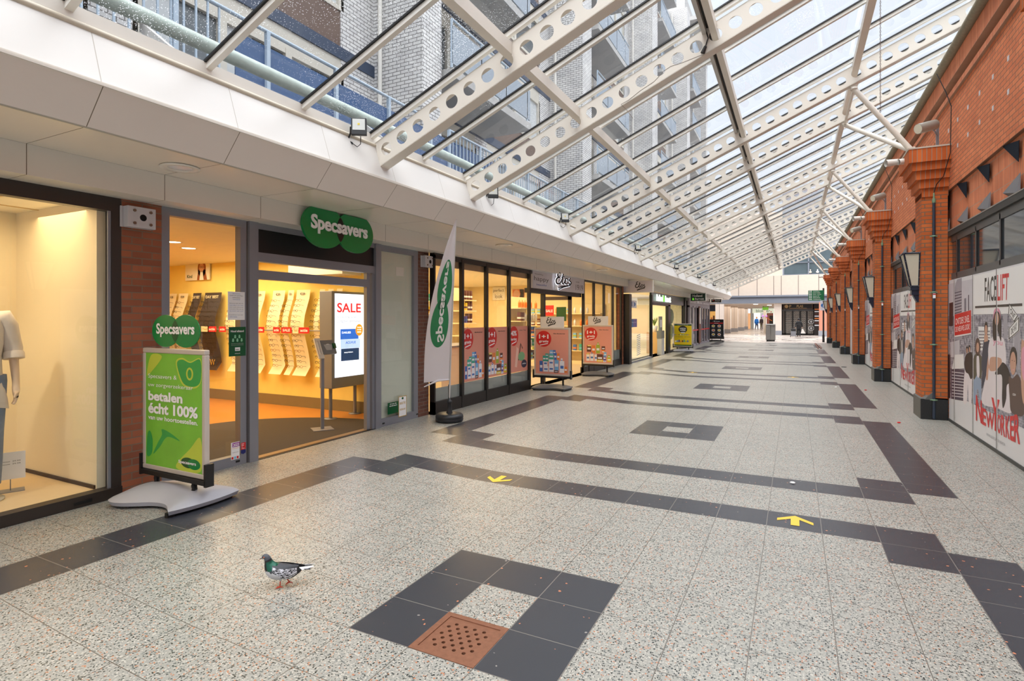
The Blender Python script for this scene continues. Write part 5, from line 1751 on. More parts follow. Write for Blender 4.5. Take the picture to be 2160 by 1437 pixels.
g = MB(); g.face([(XE - .15, 12.1, 0.05), (XE - .15, 13.05, .05), (XE - .15, 13.05, 2.3), (XE - .15, 12.1, 2.3)], shop_glass); g.build('glass', t_)
# sign fascia
fr = LF(XE + .03); g = MB(); g.box(XE - .1, 12.09, 2.41, XE + .03, 15.72, 2.84, mat('sign_pale_grey', (198, 196, 202), .35))
g.build('sign_fascia', t_)
g = MB(); g.text('happy', fr, 12.15, 2.56, .9, .14, dk, .002); g.text('healthy', fr, 12.2, 2.73, .5, .04, dk, .002); g.text('beautiful', fr, 12.3, 2.48, .6, .045, mat('print_blue', (0, 0, 0)), .002); g.text('1919', fr, 15.0, 2.48, .6, .16, dk, .002); g.text('sinds', fr, 15.0, 2.70, .3, .04, dk, .002)
g.build('sign_lettering', t_)

# script word-mark, drawn as brush strokes
def etos(g, fr, a, b, s_, m_, c=.002):
    def S(pts, w):
        n = []
        P = [Vector((x, y, 0)) for x, y in pts]
        for i in range(len(P) - 1):
            p0 = P[max(0, i - 1)]; p1 = P[i]; p2 = P[i + 1]; p3 = P[min(len(P) - 1, i + 2)]
            for k_ in range(5):
                t = k_ / 5
                n.append(0.5 * ((2 * p1) + (p2 - p0) * t + (2 * p0 - 5 * p1 + 4 * p2 - p3) * t * t + (3 * p1 - p0 - 3 * p2 + p3) * t ** 3))
        n.append(P[-1])
        g.stroke([(a + q.x * s_, b + q.y * s_) for q in n], w * s_, fr, c, m_)
    S([(.34, .98), (.25, 1.03), (.13, .92), (.17, .78), (.30, .76)], .085)
    S([(.30, .76), (.12, .72), (.02, .55), (.08, .38), (.25, .36), (.38, .50)], .10)
    S([(.38, .50), (.52, .86)], .05); S([(.55, .98), (.47, .62), (.46, .42), (.55, .36), (.64, .46)], .085); S([(.40, .76), (.66, .80)], .055)
    S([(.64, .46), (.70, .64), (.84, .68), (.90, .52), (.80, .36), (.68, .42), (.70, .62)], .075); S([(.84, .66), (.98, .60), (1.06, .72)], .05)
    S([(1.08, .74), (1.02, .58), (1.14, .46), (1.08, .34), (.94, .38)], .085)
    S([(.18, .10), (.55, .20), (1.10, .27), (.6, .16), (.20, .0)], .07)


g = MB(); lf = LF(XE + .10)
g.box(13.45, 2.43, -.06, 13.5, 2.75, 0, white_paint, lf)
ef = Fr((XE + .12, 13.3, 2.40), (.55, .84, 0), (0, 0, 1))
t_ = thing('script_logo_sign', 'black backlit script logo standing off the pale drugstore fascia', 'sign', (XE + .1, 13.4, 2.4))
etos(g, ef, 0, .02, .42, black_print, .0)
g.build('logo', t_)
g = MB(); hal = mat('halo_light', (240, 244, 255), .4, emit=1.2, noise=0)
etos(g, ef, -.012, .008, .43, hal, -.01); g.build('logo_backlight', t_)
# open door leaf
t_ = thing('drugstore_door', 'open brown framed glass door of the drugstore', 'door', (XE - .3, 14.6, 0))
g = MB(); dd = mat('door_brown', (60, 42, 34), .4)
g.box(-6.6, 14.85, .02, -6.5, 14.93, 2.3, dd); g.box(-5.75, 14.85, .02, -5.66, 14.93, 2.3, dd); g.box(-6.6, 14.85, 2.2, -5.66, 14.93, 2.3, dd); g.box(-6.6, 14.85, .02, -5.66, 14.93, .12, dd); g.build('leaf_frame', t_)
g = MB(); g.face([(-6.5, 14.89, .12), (-5.75, 14.89, .12), (-5.75, 14.89, 2.2), (-6.5, 14.89, 2.2)], shop_glass); g.build('glass', t_)
g = MB(); fr = Fr((-6.5, 14.848, 0), (1, 0, 0), (0, 0, 1)); g.rect(.05, 1.75, .32, 2.05, fr, 0, red_print); g.rect(.4, 1.6, .7, 2.0, fr, 0, green_dark); g.text('SALE', fr, .07, 1.85, .22, .08, pure_white, .002, 1); g.build('sticker', t_)

# salmon posters in the windows
salmon = mat('salmon_poster', (222, 150, 130), .5, noise=.03)
prod_cols = [mat('pack_white', (232, 232, 236), .4), mat('pack_blue', (70, 110, 180), .4), mat('pack_teal', (70, 168, 148), .4), mat('pack_orange', (228, 130, 60), .4), mat('pack_lightblue', (120, 178, 220), .4), mat('pack_yellow', (226, 196, 40), .4), mat('pack_lime', (160, 178, 60), .4), mat('pack_brown', (96, 54, 44), .4), mat('pack_violet', (84, 74, 150), .4)]
badge = mat('badge_red', (206, 40, 36), .4)


def poster_art(g, fr, a0, b0, W_, H_, kind, c=.002, tag_='Alle Bioderma!'):
    g.rect(a0, b0, a0 + W_, b0 + H_, fr, c - .001, salmon)
    rr_ = W_ * .235
    ba, bb = a0 + W_ * .25, b0 + H_ * .79
    g.ell(ba, bb, rr_, rr_ * .98, fr, c, badge)
    g.text('40%' if kind == 2 else '1+1', fr, ba, bb + rr_ * .02, rr_ * 1.25, rr_ * .52, pure_white, c + .001, 1.2, 'C')
    g.text('korting' if kind == 2 else 'gratis', fr, ba, bb - rr_ * .52, rr_ * 1.25, rr_ * .36, pure_white, c + .001, 1, 'C')
    g.stroke([(ba - rr_ * .5, bb - rr_ * .78), (ba + rr_ * .55, bb - rr_ * .56)], rr_ * .1, fr, c + .001, pure_white)
    g.text(tag_, fr, a0 + W_ * .54, b0 + H_ * .90, W_ * .36, H_ * .022, dk, c + .001, 1)
    P = prod_cols
    if kind == 0:
        L = [(.12, .05, .10, .24, 1), (.24, .05, .15, .12, 0), (.24, .17, .13, .14, 0), (.22, .28, .09, .13, 2), (.30, .38, .10, .08, 2), (.30, .28, .1, .13, 2), (.41, .05, .15, .14, 0), (.41, .19, .14, .14, 0), (.41, .33, .15, .14, 2), (.43, .44, .12, .10, 4), (.58, .08, .13, .26, 4), (.57, .32, .08, .16, 1), (.66, .32, .08, .15, 3), (.54, .44, .08, .1, 1), (.57, .03, .13, .06, 7), (.74, .04, .14, .26, 0), (.78, .28, .05, .08, 0), (.88, .04, .09, .14, 3)]
    elif kind == 1:
        L = [(.10, .30, .16, .18, 7), (.12, .45, .14, .04, 5), (.28, .26, .13, .22, 3), (.44, .26, .14, .24, 6), (.48, .48, .06, .08, 6), (.64, .34, .13, .12, 7), (.64, .26, .13, .10, 3), (.08, .05, .12, .18, 0), (.09, .22, .10, .04, 5), (.22, .05, .13, .2, 0), (.26, .24, .05, .05, 8), (.38, .05, .1, .18, 0), (.47, .04, .22, .20, 7), (.47, .03, .22, .06, 5), (.70, .06, .10, .16, 8), (.72, .18, .10, .12, 4), (.84, .04, .14, .12, 5), (.86, .14, .10, .08, 6), (.70, .03, .1, .04, 0)]
    else:
        L = []
        g.poly2([(a0 + W_ * .30, b0 + H_ * .12), (a0 + W_ * .42, b0 + H_ * .10), (a0 + W_ * .50, b0 + H_ * .5), (a0 + W_ * .40, b0 + H_ * .56)], fr, c, mat('print_peach', (240, 196, 176), .5))
        g.stroke([(a0 + W_ * .5, b0 + H_ * .25), (a0 + W_ * .62, b0 + H_ * .62), (a0 + W_ * .72, b0 + H_ * .5)], W_ * .04, fr, c, dk)
        g.ell(a0 + W_ * .66, b0 + H_ * .33, W_ * .18, H_ * .1, fr, c + .0004, mat('print_sage', (128, 178, 130), .5)); g.ell(a0 + W_ * .8, b0 + H_ * .16, W_ * .15, H_ * .09, fr, c + .0005, nvy)
        g.text('online', fr, a0 + W_ * .8, b0 + H_ * .15, W_ * .2, H_ * .03, pure_white, c + .001, 1, 'C')
    for i, (a, b_, w_, h_, k_) in enumerate(L):
        cc = c + .0004 + i * .00002
        g.rect(a0 + W_ * a, b0 + H_ * b_, a0 + W_ * (a + w_), b0 + H_ * (b_ + h_), fr, cc, P[k_])
        k2 = P[(k_ + 1) % 9] if k_ == 0 else P[0]
        g.rect(a0 + W_ * (a + w_ * .15), b0 + H_ * (b_ + h_ * .35), a0 + W_ * (a + w_ * .85), b0 + H_ * (b_ + h_ * .6), fr, cc + .00001, k2)


for i, (kind, tg, lab) in enumerate(((0, 'Alle Bioderma!', 'salmon poster with blue and white tubes in the drugstore window'), (1, 'Alle Garnier', 'salmon poster with yellow and green bottles in the drugstore window'), (2, 'Chin Tea', 'salmon 40% poster with a curling wand in the drugstore window'))):
    g = MB(); a, b_ = posts[i + 1] + .035, posts[i + 2] - .05
    poster_art(g, LF(XE - .047), a, .46, b_ - a, 1.04, kind, .003, tg); tag(g.build('sale_poster'), lab, 'poster', )

# shelving and goods inside
shelf_m = mat('shelf_cream', (232, 214, 172), .5)
PR = None
prods = []
for k_, mm in enumerate(prod_cols):
    g = MB()
    if k_ % 3 == 0:
        g.lathe([(0, 0), (.035, 0), (.036, .12), (.03, .15), (.012, .16), (.012, .19), (0, .19)], mm, (0, 0, 0), 8)
    else:
        g.box(-.045, -.03, 0, .045, .03, .15 + .02 * (k_ % 4), mm); g.box(-.046, -.031, .05, .046, .031, .09, prod_cols[(k_ + 2) % 9])
    o = g.build('shop_product', recenter=False); o.location = (0, 0, -50); prods.append([o, False])


def shelf_unit(x0, y0, x1, y1, zs, lab, face='x', step=.17, grp=None, cols=None, seed=1, prod=True):
    t_ = thing('shelf_unit', lab, 'shelf', ((x0 + x1) / 2, (y0 + y1) / 2, 0))
    g = MB(); g.box(x0, y0, 0, x1, y1, .12, shelf_m)
    if face == 'x': g.box(x0, y0, .12, x0 + .03, y1, zs[-1] + .35, shelf_m)
    else: g.box(x0, y1 - .03, .12, x1, y1, zs[-1] + .35, shelf_m)
    g.build('carcass', t_)
    for z in zs:
        g = MB(); g.box(x0, y0, z - .03, x1, y1, z, shelf_m); g.build('shelf', t_)
    rnd = random.Random(seed)
    if not prod: return
    for zi, z in enumerate(zs):
        L_ = (y1 - y0) if face == 'x' else (x1 - x0)
        n = int(L_ / step)
        kk = rnd.randrange(9)
        for i in range(n):
            if rnd.random() < .35: kk = rnd.choice(cols or range(9))
            if rnd.random() < .07: continue
            pr = prods[kk]; o = pr[0] if not pr[1] else pr[0].copy()
            if pr[1]: C.objects.link(o)
            pr[1] = True
            if face == 'x': o.location = (x1 - .10, y0 + (i + .5) * step, z)
            else: o.location = (x0 + (i + .5) * step, y0 + .10, z)
            o.scale = (1.3, 1.3, 1.25)
            tag(o, 'small product on the %s, %s shelf up' % (grp, ordinal(zi)), 'product', 'products on the ' + grp + ', shelf ' + ordinal(zi) + ' from the bottom')


ya_, yb_ = at_x(979, 650, -8.2).y, at_x(1005, 650, -8.2).y
shelf_unit(-8.7, ya_, -8.2, yb_, [.5, .85, 1.2, 1.55, 1.9, 2.2], 'cream shelf unit packed with goods behind the second drugstore pane', grp='first drugstore shelf unit', seed=2, step=.135, cols=[1, 2, 6, 7, 8, 3])
shelf_unit(-11.2, 11.4, -10.7, 15.6, [.5, .95, 1.4, 1.85, 2.25], 'long cream wall shelf behind the second drugstore pane', grp='long drugstore wall shelf', step=.27, seed=3)
shelf_unit(-9.0, 19.2, -6.2, 19.75, [.5, .95, 1.4, 1.85], 'cream shelf against the far side wall of the drugstore', face='y', grp='far drugstore side shelf', step=.24, seed=4)
shelf_unit(-7.9, 15.2, -7.4, 16.6, [.4, .8, 1.2, 1.6, 2.0], 'cream shelf seen through the drugstore doorway', grp='doorway shelf of the drugstore', step=.2, seed=5)
g = MB(); g.box(-7.6, 10.2, 0, -6.9, 12.2, 1.02, white_w); g.box(-7.65, 10.15, 1.02, -6.85, 12.25, 1.06, alu); tag(g.build('shop_counter'), 'low white counter behind the drugstore windows', 'counter')
# wall pictures in the drugstore: facing +X at X=-10.5
YW_ = 19.79
A = at_y(1040, 606, YW_); B = at_y(1066, 633, YW_)
g = MB(); fr = Fr((A.x, YW_ - .04, B.z), (1, 0, 0), (0, 0, 1)); W_, H_ = B.x - A.x, A.z - B.z
g.poly2([(0, 0), (W_, 0), (W_, H_), (0, H_)], fr, 0, white_w, .04); g.text('perfect', fr, W_ / 2, H_ * .56, W_ * .86, H_ * .3, dk, .002, 0, 'C'); g.text('look', fr, W_ / 2, H_ * .14, W_ * .6, H_ * .3, dk, .002, 0, 'C')
tag(g.build('framed_picture'), 'white sign reading perfect look on the drugstore far wall', 'picture')
A = at_y(1082, 611, YW_); B = at_y(1106, 634, YW_)
g = MB(); fr = Fr((A.x, YW_ - .04, B.z), (1, 0, 0), (0, 0, 1)); W_, H_ = B.x - A.x, A.z - B.z
g.poly2([(0, 0), (W_, 0), (W_, H_), (0, H_)], fr, 0, mat('photo_amber', (206, 120, 70), .5), .04); g.ell(W_ * .35, H_ * .5, W_ * .30, H_ * .46, fr, .002, skin); g.poly2([(W_ * .55, 0), (W_, H_ * .3), (W_, H_), (W_ * .6, H_), (W_ * .7, H_ * .6)], fr, .003, hair); g.stroke([(W_ * .2, H_ * .36), (W_ * .32, H_ * .28), (W_ * .45, H_ * .36)], H_ * .06, fr, .004, red_print)
tag(g.build('framed_picture'), 'large photo of a smiling face on the drugstore far wall', 'picture')
# black pier and projecting Etos sign
g = MB(); g.box(-5.75, 20.0, 0, -5.36, 20.32, 2.56, blk_fr); tag(g.build('black_pier'), 'black panelled pier between the drugstore and the health food shop', 'pier')


def hang_sign(lab, x0, x1, z0, z1, y, draw, m_face, depth=.16, m_edge=None, posts_=None):
    t_ = thing('projecting_sign', lab, 'sign', ((x0 + x1) / 2, y, z0))
    g = MB(); g.box(x0, y, z0, x1, y + depth, z1, m_edge or white_paint); hb_ = g.build('box', t_)
    g = MB(); fr = Fr((x0, y - .004, z0), (1, 0, 0), (0, 0, 1)); W_, H_ = x1 - x0, z1 - z0
    g.rect(.03, .03, W_ - .03, H_ - .03, fr, 0, m_face); draw(g, fr, W_, H_); g.build('face', hb_)
    if posts_:
        g = MB()
        for a in posts_: g.tube([(x0 + a, y + depth / 2, z1), (x0 + a, y + depth / 2, 3.08)], .015, alu, 6)
        g.build('hangers', t_)


a_ = at_y(1314, 618, 20.1); b_ = at_y(1377, 590, 20.1)
hang_sign('pale projecting sign with black script lettering over the drugstore end', a_.x, b_.x, a_.z, b_.z, 20.1, lambda g, fr, W_, H_: etos(g, fr, W_ * .42, H_ * .16, H_ * .68, black_print, .001), mat('sign_pale', (214, 208, 214), .35))

# ---- unit 4: health food shop
XH = -5.40
r = Shell(); r.box(-9.5, 20.32, -.1, XH, 31.9, 0, dfl); r.box(-9.6, 20.3, 0, -9.5, 31.9, 3, mat('health_wall', (224, 214, 184), .8)); r.box(-9.5, 31.8, 0, XH - .2, 31.9, 3, mat('health_wall', (0, 0, 0))); r.box(-9.5, 20.3, 2.9, XH - .1, 31.9, 3, ceil_t); r.box(-9.5, 20.3, 0, XH - .4, 20.34, 3, mat('health_green', (110, 160, 130), .7))
struct('wall_left', r)
t_ = thing('health_shopfront', 'dark framed glass shopfront of the health food shop', 'shopfront', (XH, 26, 0))
g = MB(); g.box(XH - .1, 20.32, 0, XH, 23.78, .06, alu); g.box(XH - .1, 23.72, 0, XH + .01, 23.84, 2.66, blk_fr); g.box(XH - .12, 27.1, 0, XH + .02, 27.6, 2.30, blk_fr)
g.box(XH - .12, 23.84, 2.24, XH + .02, 27.6, 2.34, blk_fr); g.box(XH - .12, 23.84, 2.34, XH - .04, 31.9, 2.80, mat('sign_board_black', (30, 34, 30), .3)); g.box(XH - .1, 27.6, 0, XH, 31.9, .1, blk_fr); g.box(XH - .12, 31.7, 0, XH + .02, 32.0, 2.8, blk_fr)
g.build('frame', t_)
for (a, b_, z1) in ((20.32, 23.72, 2.62), (27.6, 31.7, 2.34)):
    g = MB(); g.face([(XH - .05, a, .06), (XH - .05, b_, .06), (XH - .05, b_, z1), (XH - .05, a, z1)], glass('shop_glass_reflective', (.85, .9, .87), .28)); g.build('glass', t_)
g = MB(); fr = LF(XH + .03); lg_ = mat('lit_letter_white', (240, 255, 245), .4, emit=.75, noise=0); lgr = mat('lit_letter_green', (110, 215, 50), .4, emit=.7, noise=0)
p0_ = at_x(1385, 620, XH + .03).y; p1_ = at_x(1400, 620, XH + .03).y; p2_ = at_x(1415.5, 620, XH + .03).y
g.text('Holland', fr, p0_, 2.42, (p1_ - p0_) * .92, .30, lg_, 0, 1.4, 'L', .02); g.text('&', fr, p1_ - .1, 2.42, .35, .30, lgr, 0, 1.4, 'L', .02); g.text('Barrett', fr, p1_ + .35, 2.42, p2_ - p1_ - .35, .30, lg_, 0, 1.4, 'L', .02); g.build('lit_lettering', t_)
disc = mat('pale_disc', (190, 196, 160), .4)
g = MB(); fr = LF(XH - .06)
for yy, zz in ((27.9, 1.75), (27.9, 1.0)):
    g.ell(yy + .2, zz, .75, .38, fr, 0, disc)
g.build('window_discs', t_)
g = MB(); fr = LF(XH - .045)
wst = mat('film_white', (220, 226, 226), .4)
for i in range(11): g.poly2([(21.4, .22 + i * .075), (21.95, .27 + i * .075), (21.95, .31 + i * .075), (21.4, .26 + i * .075)], fr, 0, wst)
g.build('window_stripes', t_)
p0 = at_x(1330, 633, XH); p1 = at_x(1345, 650, XH)
g = MB(); g.rect(p0.y, p1.z, p1.y, p0.z, fr, .003, pure_white); g.ell((p0.y + p1.y) / 2, (p0.z + p1.z) / 2, (p1.y - p0.y) * .36, (p0.z - p1.z) * .34, fr, .004, mat('sign_blue', (30, 110, 190), .4)); g.ell((p0.y + p1.y) / 2 - .05, (p0.z + p1.z) / 2, .06, .12, fr, .005, pure_white); g.ell((p0.y + p1.y) / 2 + .08, (p0.z + p1.z) / 2, .05, .15, fr, .005, pure_white)
tag(g.build('glass_notice'), 'white sheet with a blue round symbol on the health shop glass', 'notice')
p0 = at_x(1330, 673, XH); p1 = at_x(1346, 690, XH)
g = MB(); g.rect(p0.y, p1.z, (p0.y + p1.y) / 2, p0.z, fr, .003, mat('poster_blue', (44, 110, 160), .4)); g.rect((p0.y + p1.y) / 2, p1.z, p1.y, p0.z, fr, .003, mat('poster_violet', (110, 96, 160), .4)); g.text('vandaag open', fr, p0.y + .1, (p0.z + p1.z) / 2, (p1.y - p0.y) * .8, .05, pure_white, .005)
tag(g.build('sale_poster'), 'blue and violet poster on the health shop glass', 'poster')
shelf_unit(-9.3, 22.5, -8.8, 28.6, [.35, .7, 1.05, 1.4, 1.75, 2.1], 'tall cream shelving inside the health food shop', grp='tall health shop shelving', step=.32, seed=6, cols=[0, 3, 5, 6, 7])
g = MB(); gm_ = mat('green_drape', (34, 92, 64), .7); g.box(-6.6, 21.0, .0, -6.0, 22.6, 1.15, gm_); tag(g.build('green_counter'), 'dark green draped counter behind the health shop glass', 'counter')
g = MB(); g.box(-6.3, 22.7, 1.16, -6.2, 23.4, 2.5, mat('tan_panel', (170, 140, 104), .6)); g.box(-6.3, 22.7, 0, -6.2, 23.4, 1.16, mat('tan_panel', (0, 0, 0))); tag(g.build('tan_panel'), 'tan standing panel behind the health shop glass', 'panel')
q = at_z(1394, 748, 0)
t_ = thing('promo_dispenser', 'upright grey and white promotion stand in the health shop doorway', 'stand', (q.x, q.y, 0))
g = MB(); g.box(q.x - .1, q.y - .3, 0, q.x + .1, q.y + .3, .75, mat('stand_pale', (190, 190, 186), .5)); g.box(q.x - .12, q.y - .32, .75, q.x + .1, q.y + .32, 1.1, mat('stand_grey', (120, 122, 118), .5)); g.build('body', t_)
g = MB(); g.box(q.x - .05, q.y - .32, 1.1, q.x, q.y + .32, 1.75, mat('stand_sage', (150, 156, 138), .5)); g.rect(-.15, 1.25, .2, 1.6, LF(q.x + .001, q.y), .001, pure_white); g.build('header_card', t_)
g = MB(); g.box(q.x - .8, q.y + .6, 0, q.x - .3, q.y + 2.2, 1.0, mat('light_wood', (206, 164, 104), .5)); tag(g.build('wooden_crate'), 'light wooden counter end in the health shop doorway', 'counter')
rnd = random.Random(9)
g = MB(); lf_ = mat('plant_leaf', (110, 130, 60), .5); g.lathe([(0, 1.0), (.12, 1.0), (.16, 1.3), (0, 1.3)], white_paint, (q.x - .5, q.y + .9, 0), 12)
for i in range(26):
    a = rnd.uniform(0, 6.28); L_ = rnd.uniform(.2, .45)
    c0 = Vector((q.x - .5, q.y + .9, 1.3)); c1 = c0 + Vector((math.cos(a) * L_ * .5, math.sin(a) * L_ * .5, L_)); g.tube([c0, (c0 + c1) / 2 + Vector((0, 0, .06)), c1], [.012, .03, .004], lf_, 4)
tag(g.build('potted_plant'), 'green leafy plant on the wooden counter in the health shop doorway', 'plant')
def d_hb(g, fr, W_, H_):
    g.text('Holland', fr, W_ * .15, H_ * .52, W_ * .62, H_ * .3, pure_white, .001, .6); g.text('&', fr, W_ * .13, H_ * .16, W_ * .13, H_ * .26, lgr, .001, 1); g.text('Barrett', fr, W_ * .30, H_ * .16, W_ * .58, H_ * .27, pure_white, .001, .6)


a_ = at_y(1456, 636, 33.0); b_ = at_y(1489, 618, 33.0)
hang_sign('dark green projecting sign with white lettering', a_.x, b_.x, a_.z, b_.z, 33.0, d_hb, mat('sign_deep_green', (12, 50, 36), .35), posts_=(.2, .7))
def d_love(g, fr, W_, H_):
    g.text('I', fr, W_ * .12, H_ * .45, W_ * .04, H_ * .3, pure_white, .001, 1)
    hx, hy, s_ = W_ * .24, H_ * .6, H_ * .17
    g.poly2([(hx, hy - s_ * 1.1), (hx + s_ * 1.2, hy + s_ * .1), (hx + s_ * .9, hy + s_ * .8), (hx + s_ * .3, hy + s_ * .8), (hx, hy + s_ * .4), (hx - s_ * .3, hy + s_ * .8), (hx - s_ * .9, hy + s_ * .8), (hx - s_ * 1.2, hy + s_ * .1)], fr, .001, red_print)
    g.text('Bashil', fr, W_ * .38, H_ * .45, W_ * .48, H_ * .3, pure_white, .001, 1); g.text('FOOD & GRILL', fr, W_ * .3, H_ * .18, W_ * .5, H_ * .12, pure_white, .001)


a_ = at_y(1500, 638.5, 42.0); b_ = at_y(1522, 631, 42.0)
hang_sign('small black projecting sign with a red heart at the far end of the canopy', a_.x, b_.x, a_.z, b_.z, 42.0, d_love, black_print, posts_=(.15, .8))
# ---- unit 5: grey folding shopfront
XF = -5.38
t_ = thing('grey_shopfront', 'grey metal framed glass doors of the snack shop at the far left', 'shopfront', (XF, 37.5, 0))
g = MB(); gf = mat('grey_lilac_frame', (160, 152, 160), .45)
g.box(XF - .1, 33.0, 2.45, XF, 41.5, 2.80, mat('sign_grey_fascia', (150, 140, 146), .5)); g.box(XF - .1, 33, 2.3, XF, 41.5, 2.45, gf); g.box(XF - .1, 33, 0, XF, 41.5, .12, gf)
for i in range(8): g.box(XF - .1, 33 + i * 1.2, 0, XF, 33.22 + i * 1.2, 2.4, gf)
g.build('frame', t_)
g = MB(); g.face([(XF - .05, 33, .1), (XF - .05, 41.5, .1), (XF - .05, 41.5, 2.3), (XF - .05, 33, 2.3)], glass('shop_glass_reflective', (0, 0, 0))); g.build('glass', t_)
g = MB(); fr = LF(XF + .002); g.rect(33.2, .9, 41.4, .98, fr, 0, red_print); g.text('BROODJES   I ♥ BASHIL   LUNCHROOM', fr, 33.4, 2.54, 7.6, .16, pure_white, .001, .5); g.build('print', t_)
r = Shell(); r.box(-8.6, 32, 0, -8.5, 42, 3, mat('snack_dark', (70, 52, 50), .7)); r.box(-8.5, 32, -.1, XF, 42, 0, dfl); r.box(-8.5, 41.5, 0, XF, 41.6, 3, mat('snack_dark', (0, 0, 0))); r.box(-8.5, 32, 2.9, XF - .1, 42, 3, white_w)
struct('wall_left', r)
g = MB(); g.box(XF + .02, 36.3, 0.1, XF + .06, 37.0, 2.4, mat('door_wood', (120, 64, 40), .5)); g.rect(36.4, 1.3, 36.9, 2.3, LF(XF + .062), 0, white_w); tag(g.build('open_door_leaf'), 'narrow brown door leaf in the middle of the grey shopfront', 'door')

# ================================================================ PAVEMENT BOARDS
def rot2(x, y, a): return (x * math.cos(a) - y * math.sin(a), x * math.sin(a) + y * math.cos(a))


base_grey = mat('base_grey_plastic', (168, 168, 176), .45, noise=.05)
base_dk = mat('base_dark_plastic', (92, 92, 94), .5, noise=.08)
snap = mat('snap_frame', (200, 190, 180), .35, .2)


def swoosh_base(t_, fr, L_, D_, H_, m_):
    """moulded foot: two lobes with a saddle; a along the board, b depth, n up"""
    g = MB(); na, nb = 22, 14; top = []; bot = []
    for j in range(nb + 1):
        v = -1 + 2 * j / nb; rt = []; rb_ = []
        for i in range(na + 1):
            u = -1 + 2 * i / na
            wid = D_ / 2 * (0.62 + 0.38 * abs(u) ** 1.5)
            sk = 0.10 * D_ * math.sin(u * PI * .9)
            edge = max(0.0, 1 - max(abs(u) ** 4, abs(v) ** 4))
            h = H_ * (0.35 + 0.65 * edge ** .5 * (0.55 + 0.45 * math.cos(v * PI * .8) * (1 - .4 * u * u)))
            a_ = L_ / 2 * u * (1 - .10 * v * v); b_ = wid * v * (1 - .12 * abs(u) ** 6) + sk
            rt.append(fr(a_, b_, max(h, .06))); rb_.append(fr(a_ * .97, b_ * .97, .025))
        top.append(rt); bot.append(rb_)
    g.grid(top, m_); g.grid([r_[::-1] for r_ in bot], m_)
    for rows in (([r_[0] for r_ in top], [r_[0] for r_ in bot]), ([r_[-1] for r_ in top], [r_[-1] for r_ in bot]), (top[0], bot[0]), (top[-1], bot[-1])):
        g.grid(list(rows), m_)
    ft_ = g.build('foot', t_)
    for sa in (-1, 1):
        for sb in (-1, 1):
            g = MB(); g.box(sa * L_ * .40 - .02, sb * D_ * .36 - .03, 0, sa * L_ * .40 + .02, sb * D_ * .36 + .03, .04, black, Fr(fr(0, 0, 0), fr.u, fr.v, fr.n)); g.build('rubber_foot', ft_)


def a_board(name, lab, base_c, ang, w_, h_, zb, draw, foot_m, header=None, frame_m=None, foot=(0.95, .62, .14)):
    """sign board on a sprung foot; ang = direction of its width axis in plan"""
    x, y = base_c
    u = Vector((math.cos(ang), math.sin(ang), 0)); up = Vector((0, 0, 1)); n = u.cross(up)
    t_ = thing(name, lab, 'sign board', (x, y, 0), ang)
    ff = Fr((x, y, 0), u, -n, up); swoosh_base(t_, ff, *foot, foot_m)
    F_ = Fr((x, y, zb), u, up, n)
    fm = frame_m or snap; b_ = .045
    g = MB()
    for (a0, b0, a1, b1) in ((-w_ / 2, 0, w_ / 2, b_), (-w_ / 2, h_ - b_, w_ / 2, h_), (-w_ / 2, b_, -w_ / 2 + b_, h_ - b_), (w_ / 2 - b_, b_, w_ / 2, h_ - b_)):
        g.box(a0, b0, -.022, a1, b1, .026, fm, F_)
    bf_ = g.build('frame', t_, bevel=.008)
    g = MB(); g.box(-w_ / 2 + b_, b_, -.02, w_ / 2 - b_, h_ - b_, .018, white_paint, F_); draw(g, F_.at(-w_ / 2 + b_, b_, .020), w_ - 2 * b_, h_ - 2 * b_); g.build('poster', bf_)
    g = MB(); g.box(-w_ / 2 - .012, -.045, -.045, w_ / 2 + .012, -.003, .045, black, F_); g.box(-w_ / 2 - .03, -.06, -.04, -w_ / 2 - .002, .14, .04, black, F_); g.box(w_ / 2 + .002, -.06, -.04, w_ / 2 + .03, .14, .04, black, F_); g.build('cradle', t_)
    for s_ in (-1, 1):
        g = MB(); pts = []
        A = F_(s_ * w_ * .30, -.045, 0)
        for i in range(60):
            z = foot[2] * .7 + (A.z - foot[2] * .7) * i / 59; th = i * 1.3
            pts.append(Vector((A.x + .022 * math.cos(th), A.y + .022 * math.sin(th), z)))
        g.tube(pts, .006, black, 4); g.tube([Vector((A.x, A.y, foot[2] * .6)), A], .018, black, 8); g.build('spring', t_)
    if header: header(t_, F_, h_)
    return t_


def smooth2(P):
    n = len(P); R = []
    for i in range(n):
        p0, p1, p2, p3 = P[i - 1], P[i], P[(i + 1) % n], P[(i + 2) % n]
        for k_ in range(6):
            t = k_ / 6
            R.append(tuple(0.5 * ((2 * p1[j]) + (p2[j] - p0[j]) * t + (2 * p0[j] - 5 * p1[j] + 4 * p2[j] - p3[j]) * t * t + (3 * p1[j] - p0[j] - 3 * p2[j] + p3[j]) * t ** 3) for j in (0, 1)))
    return R


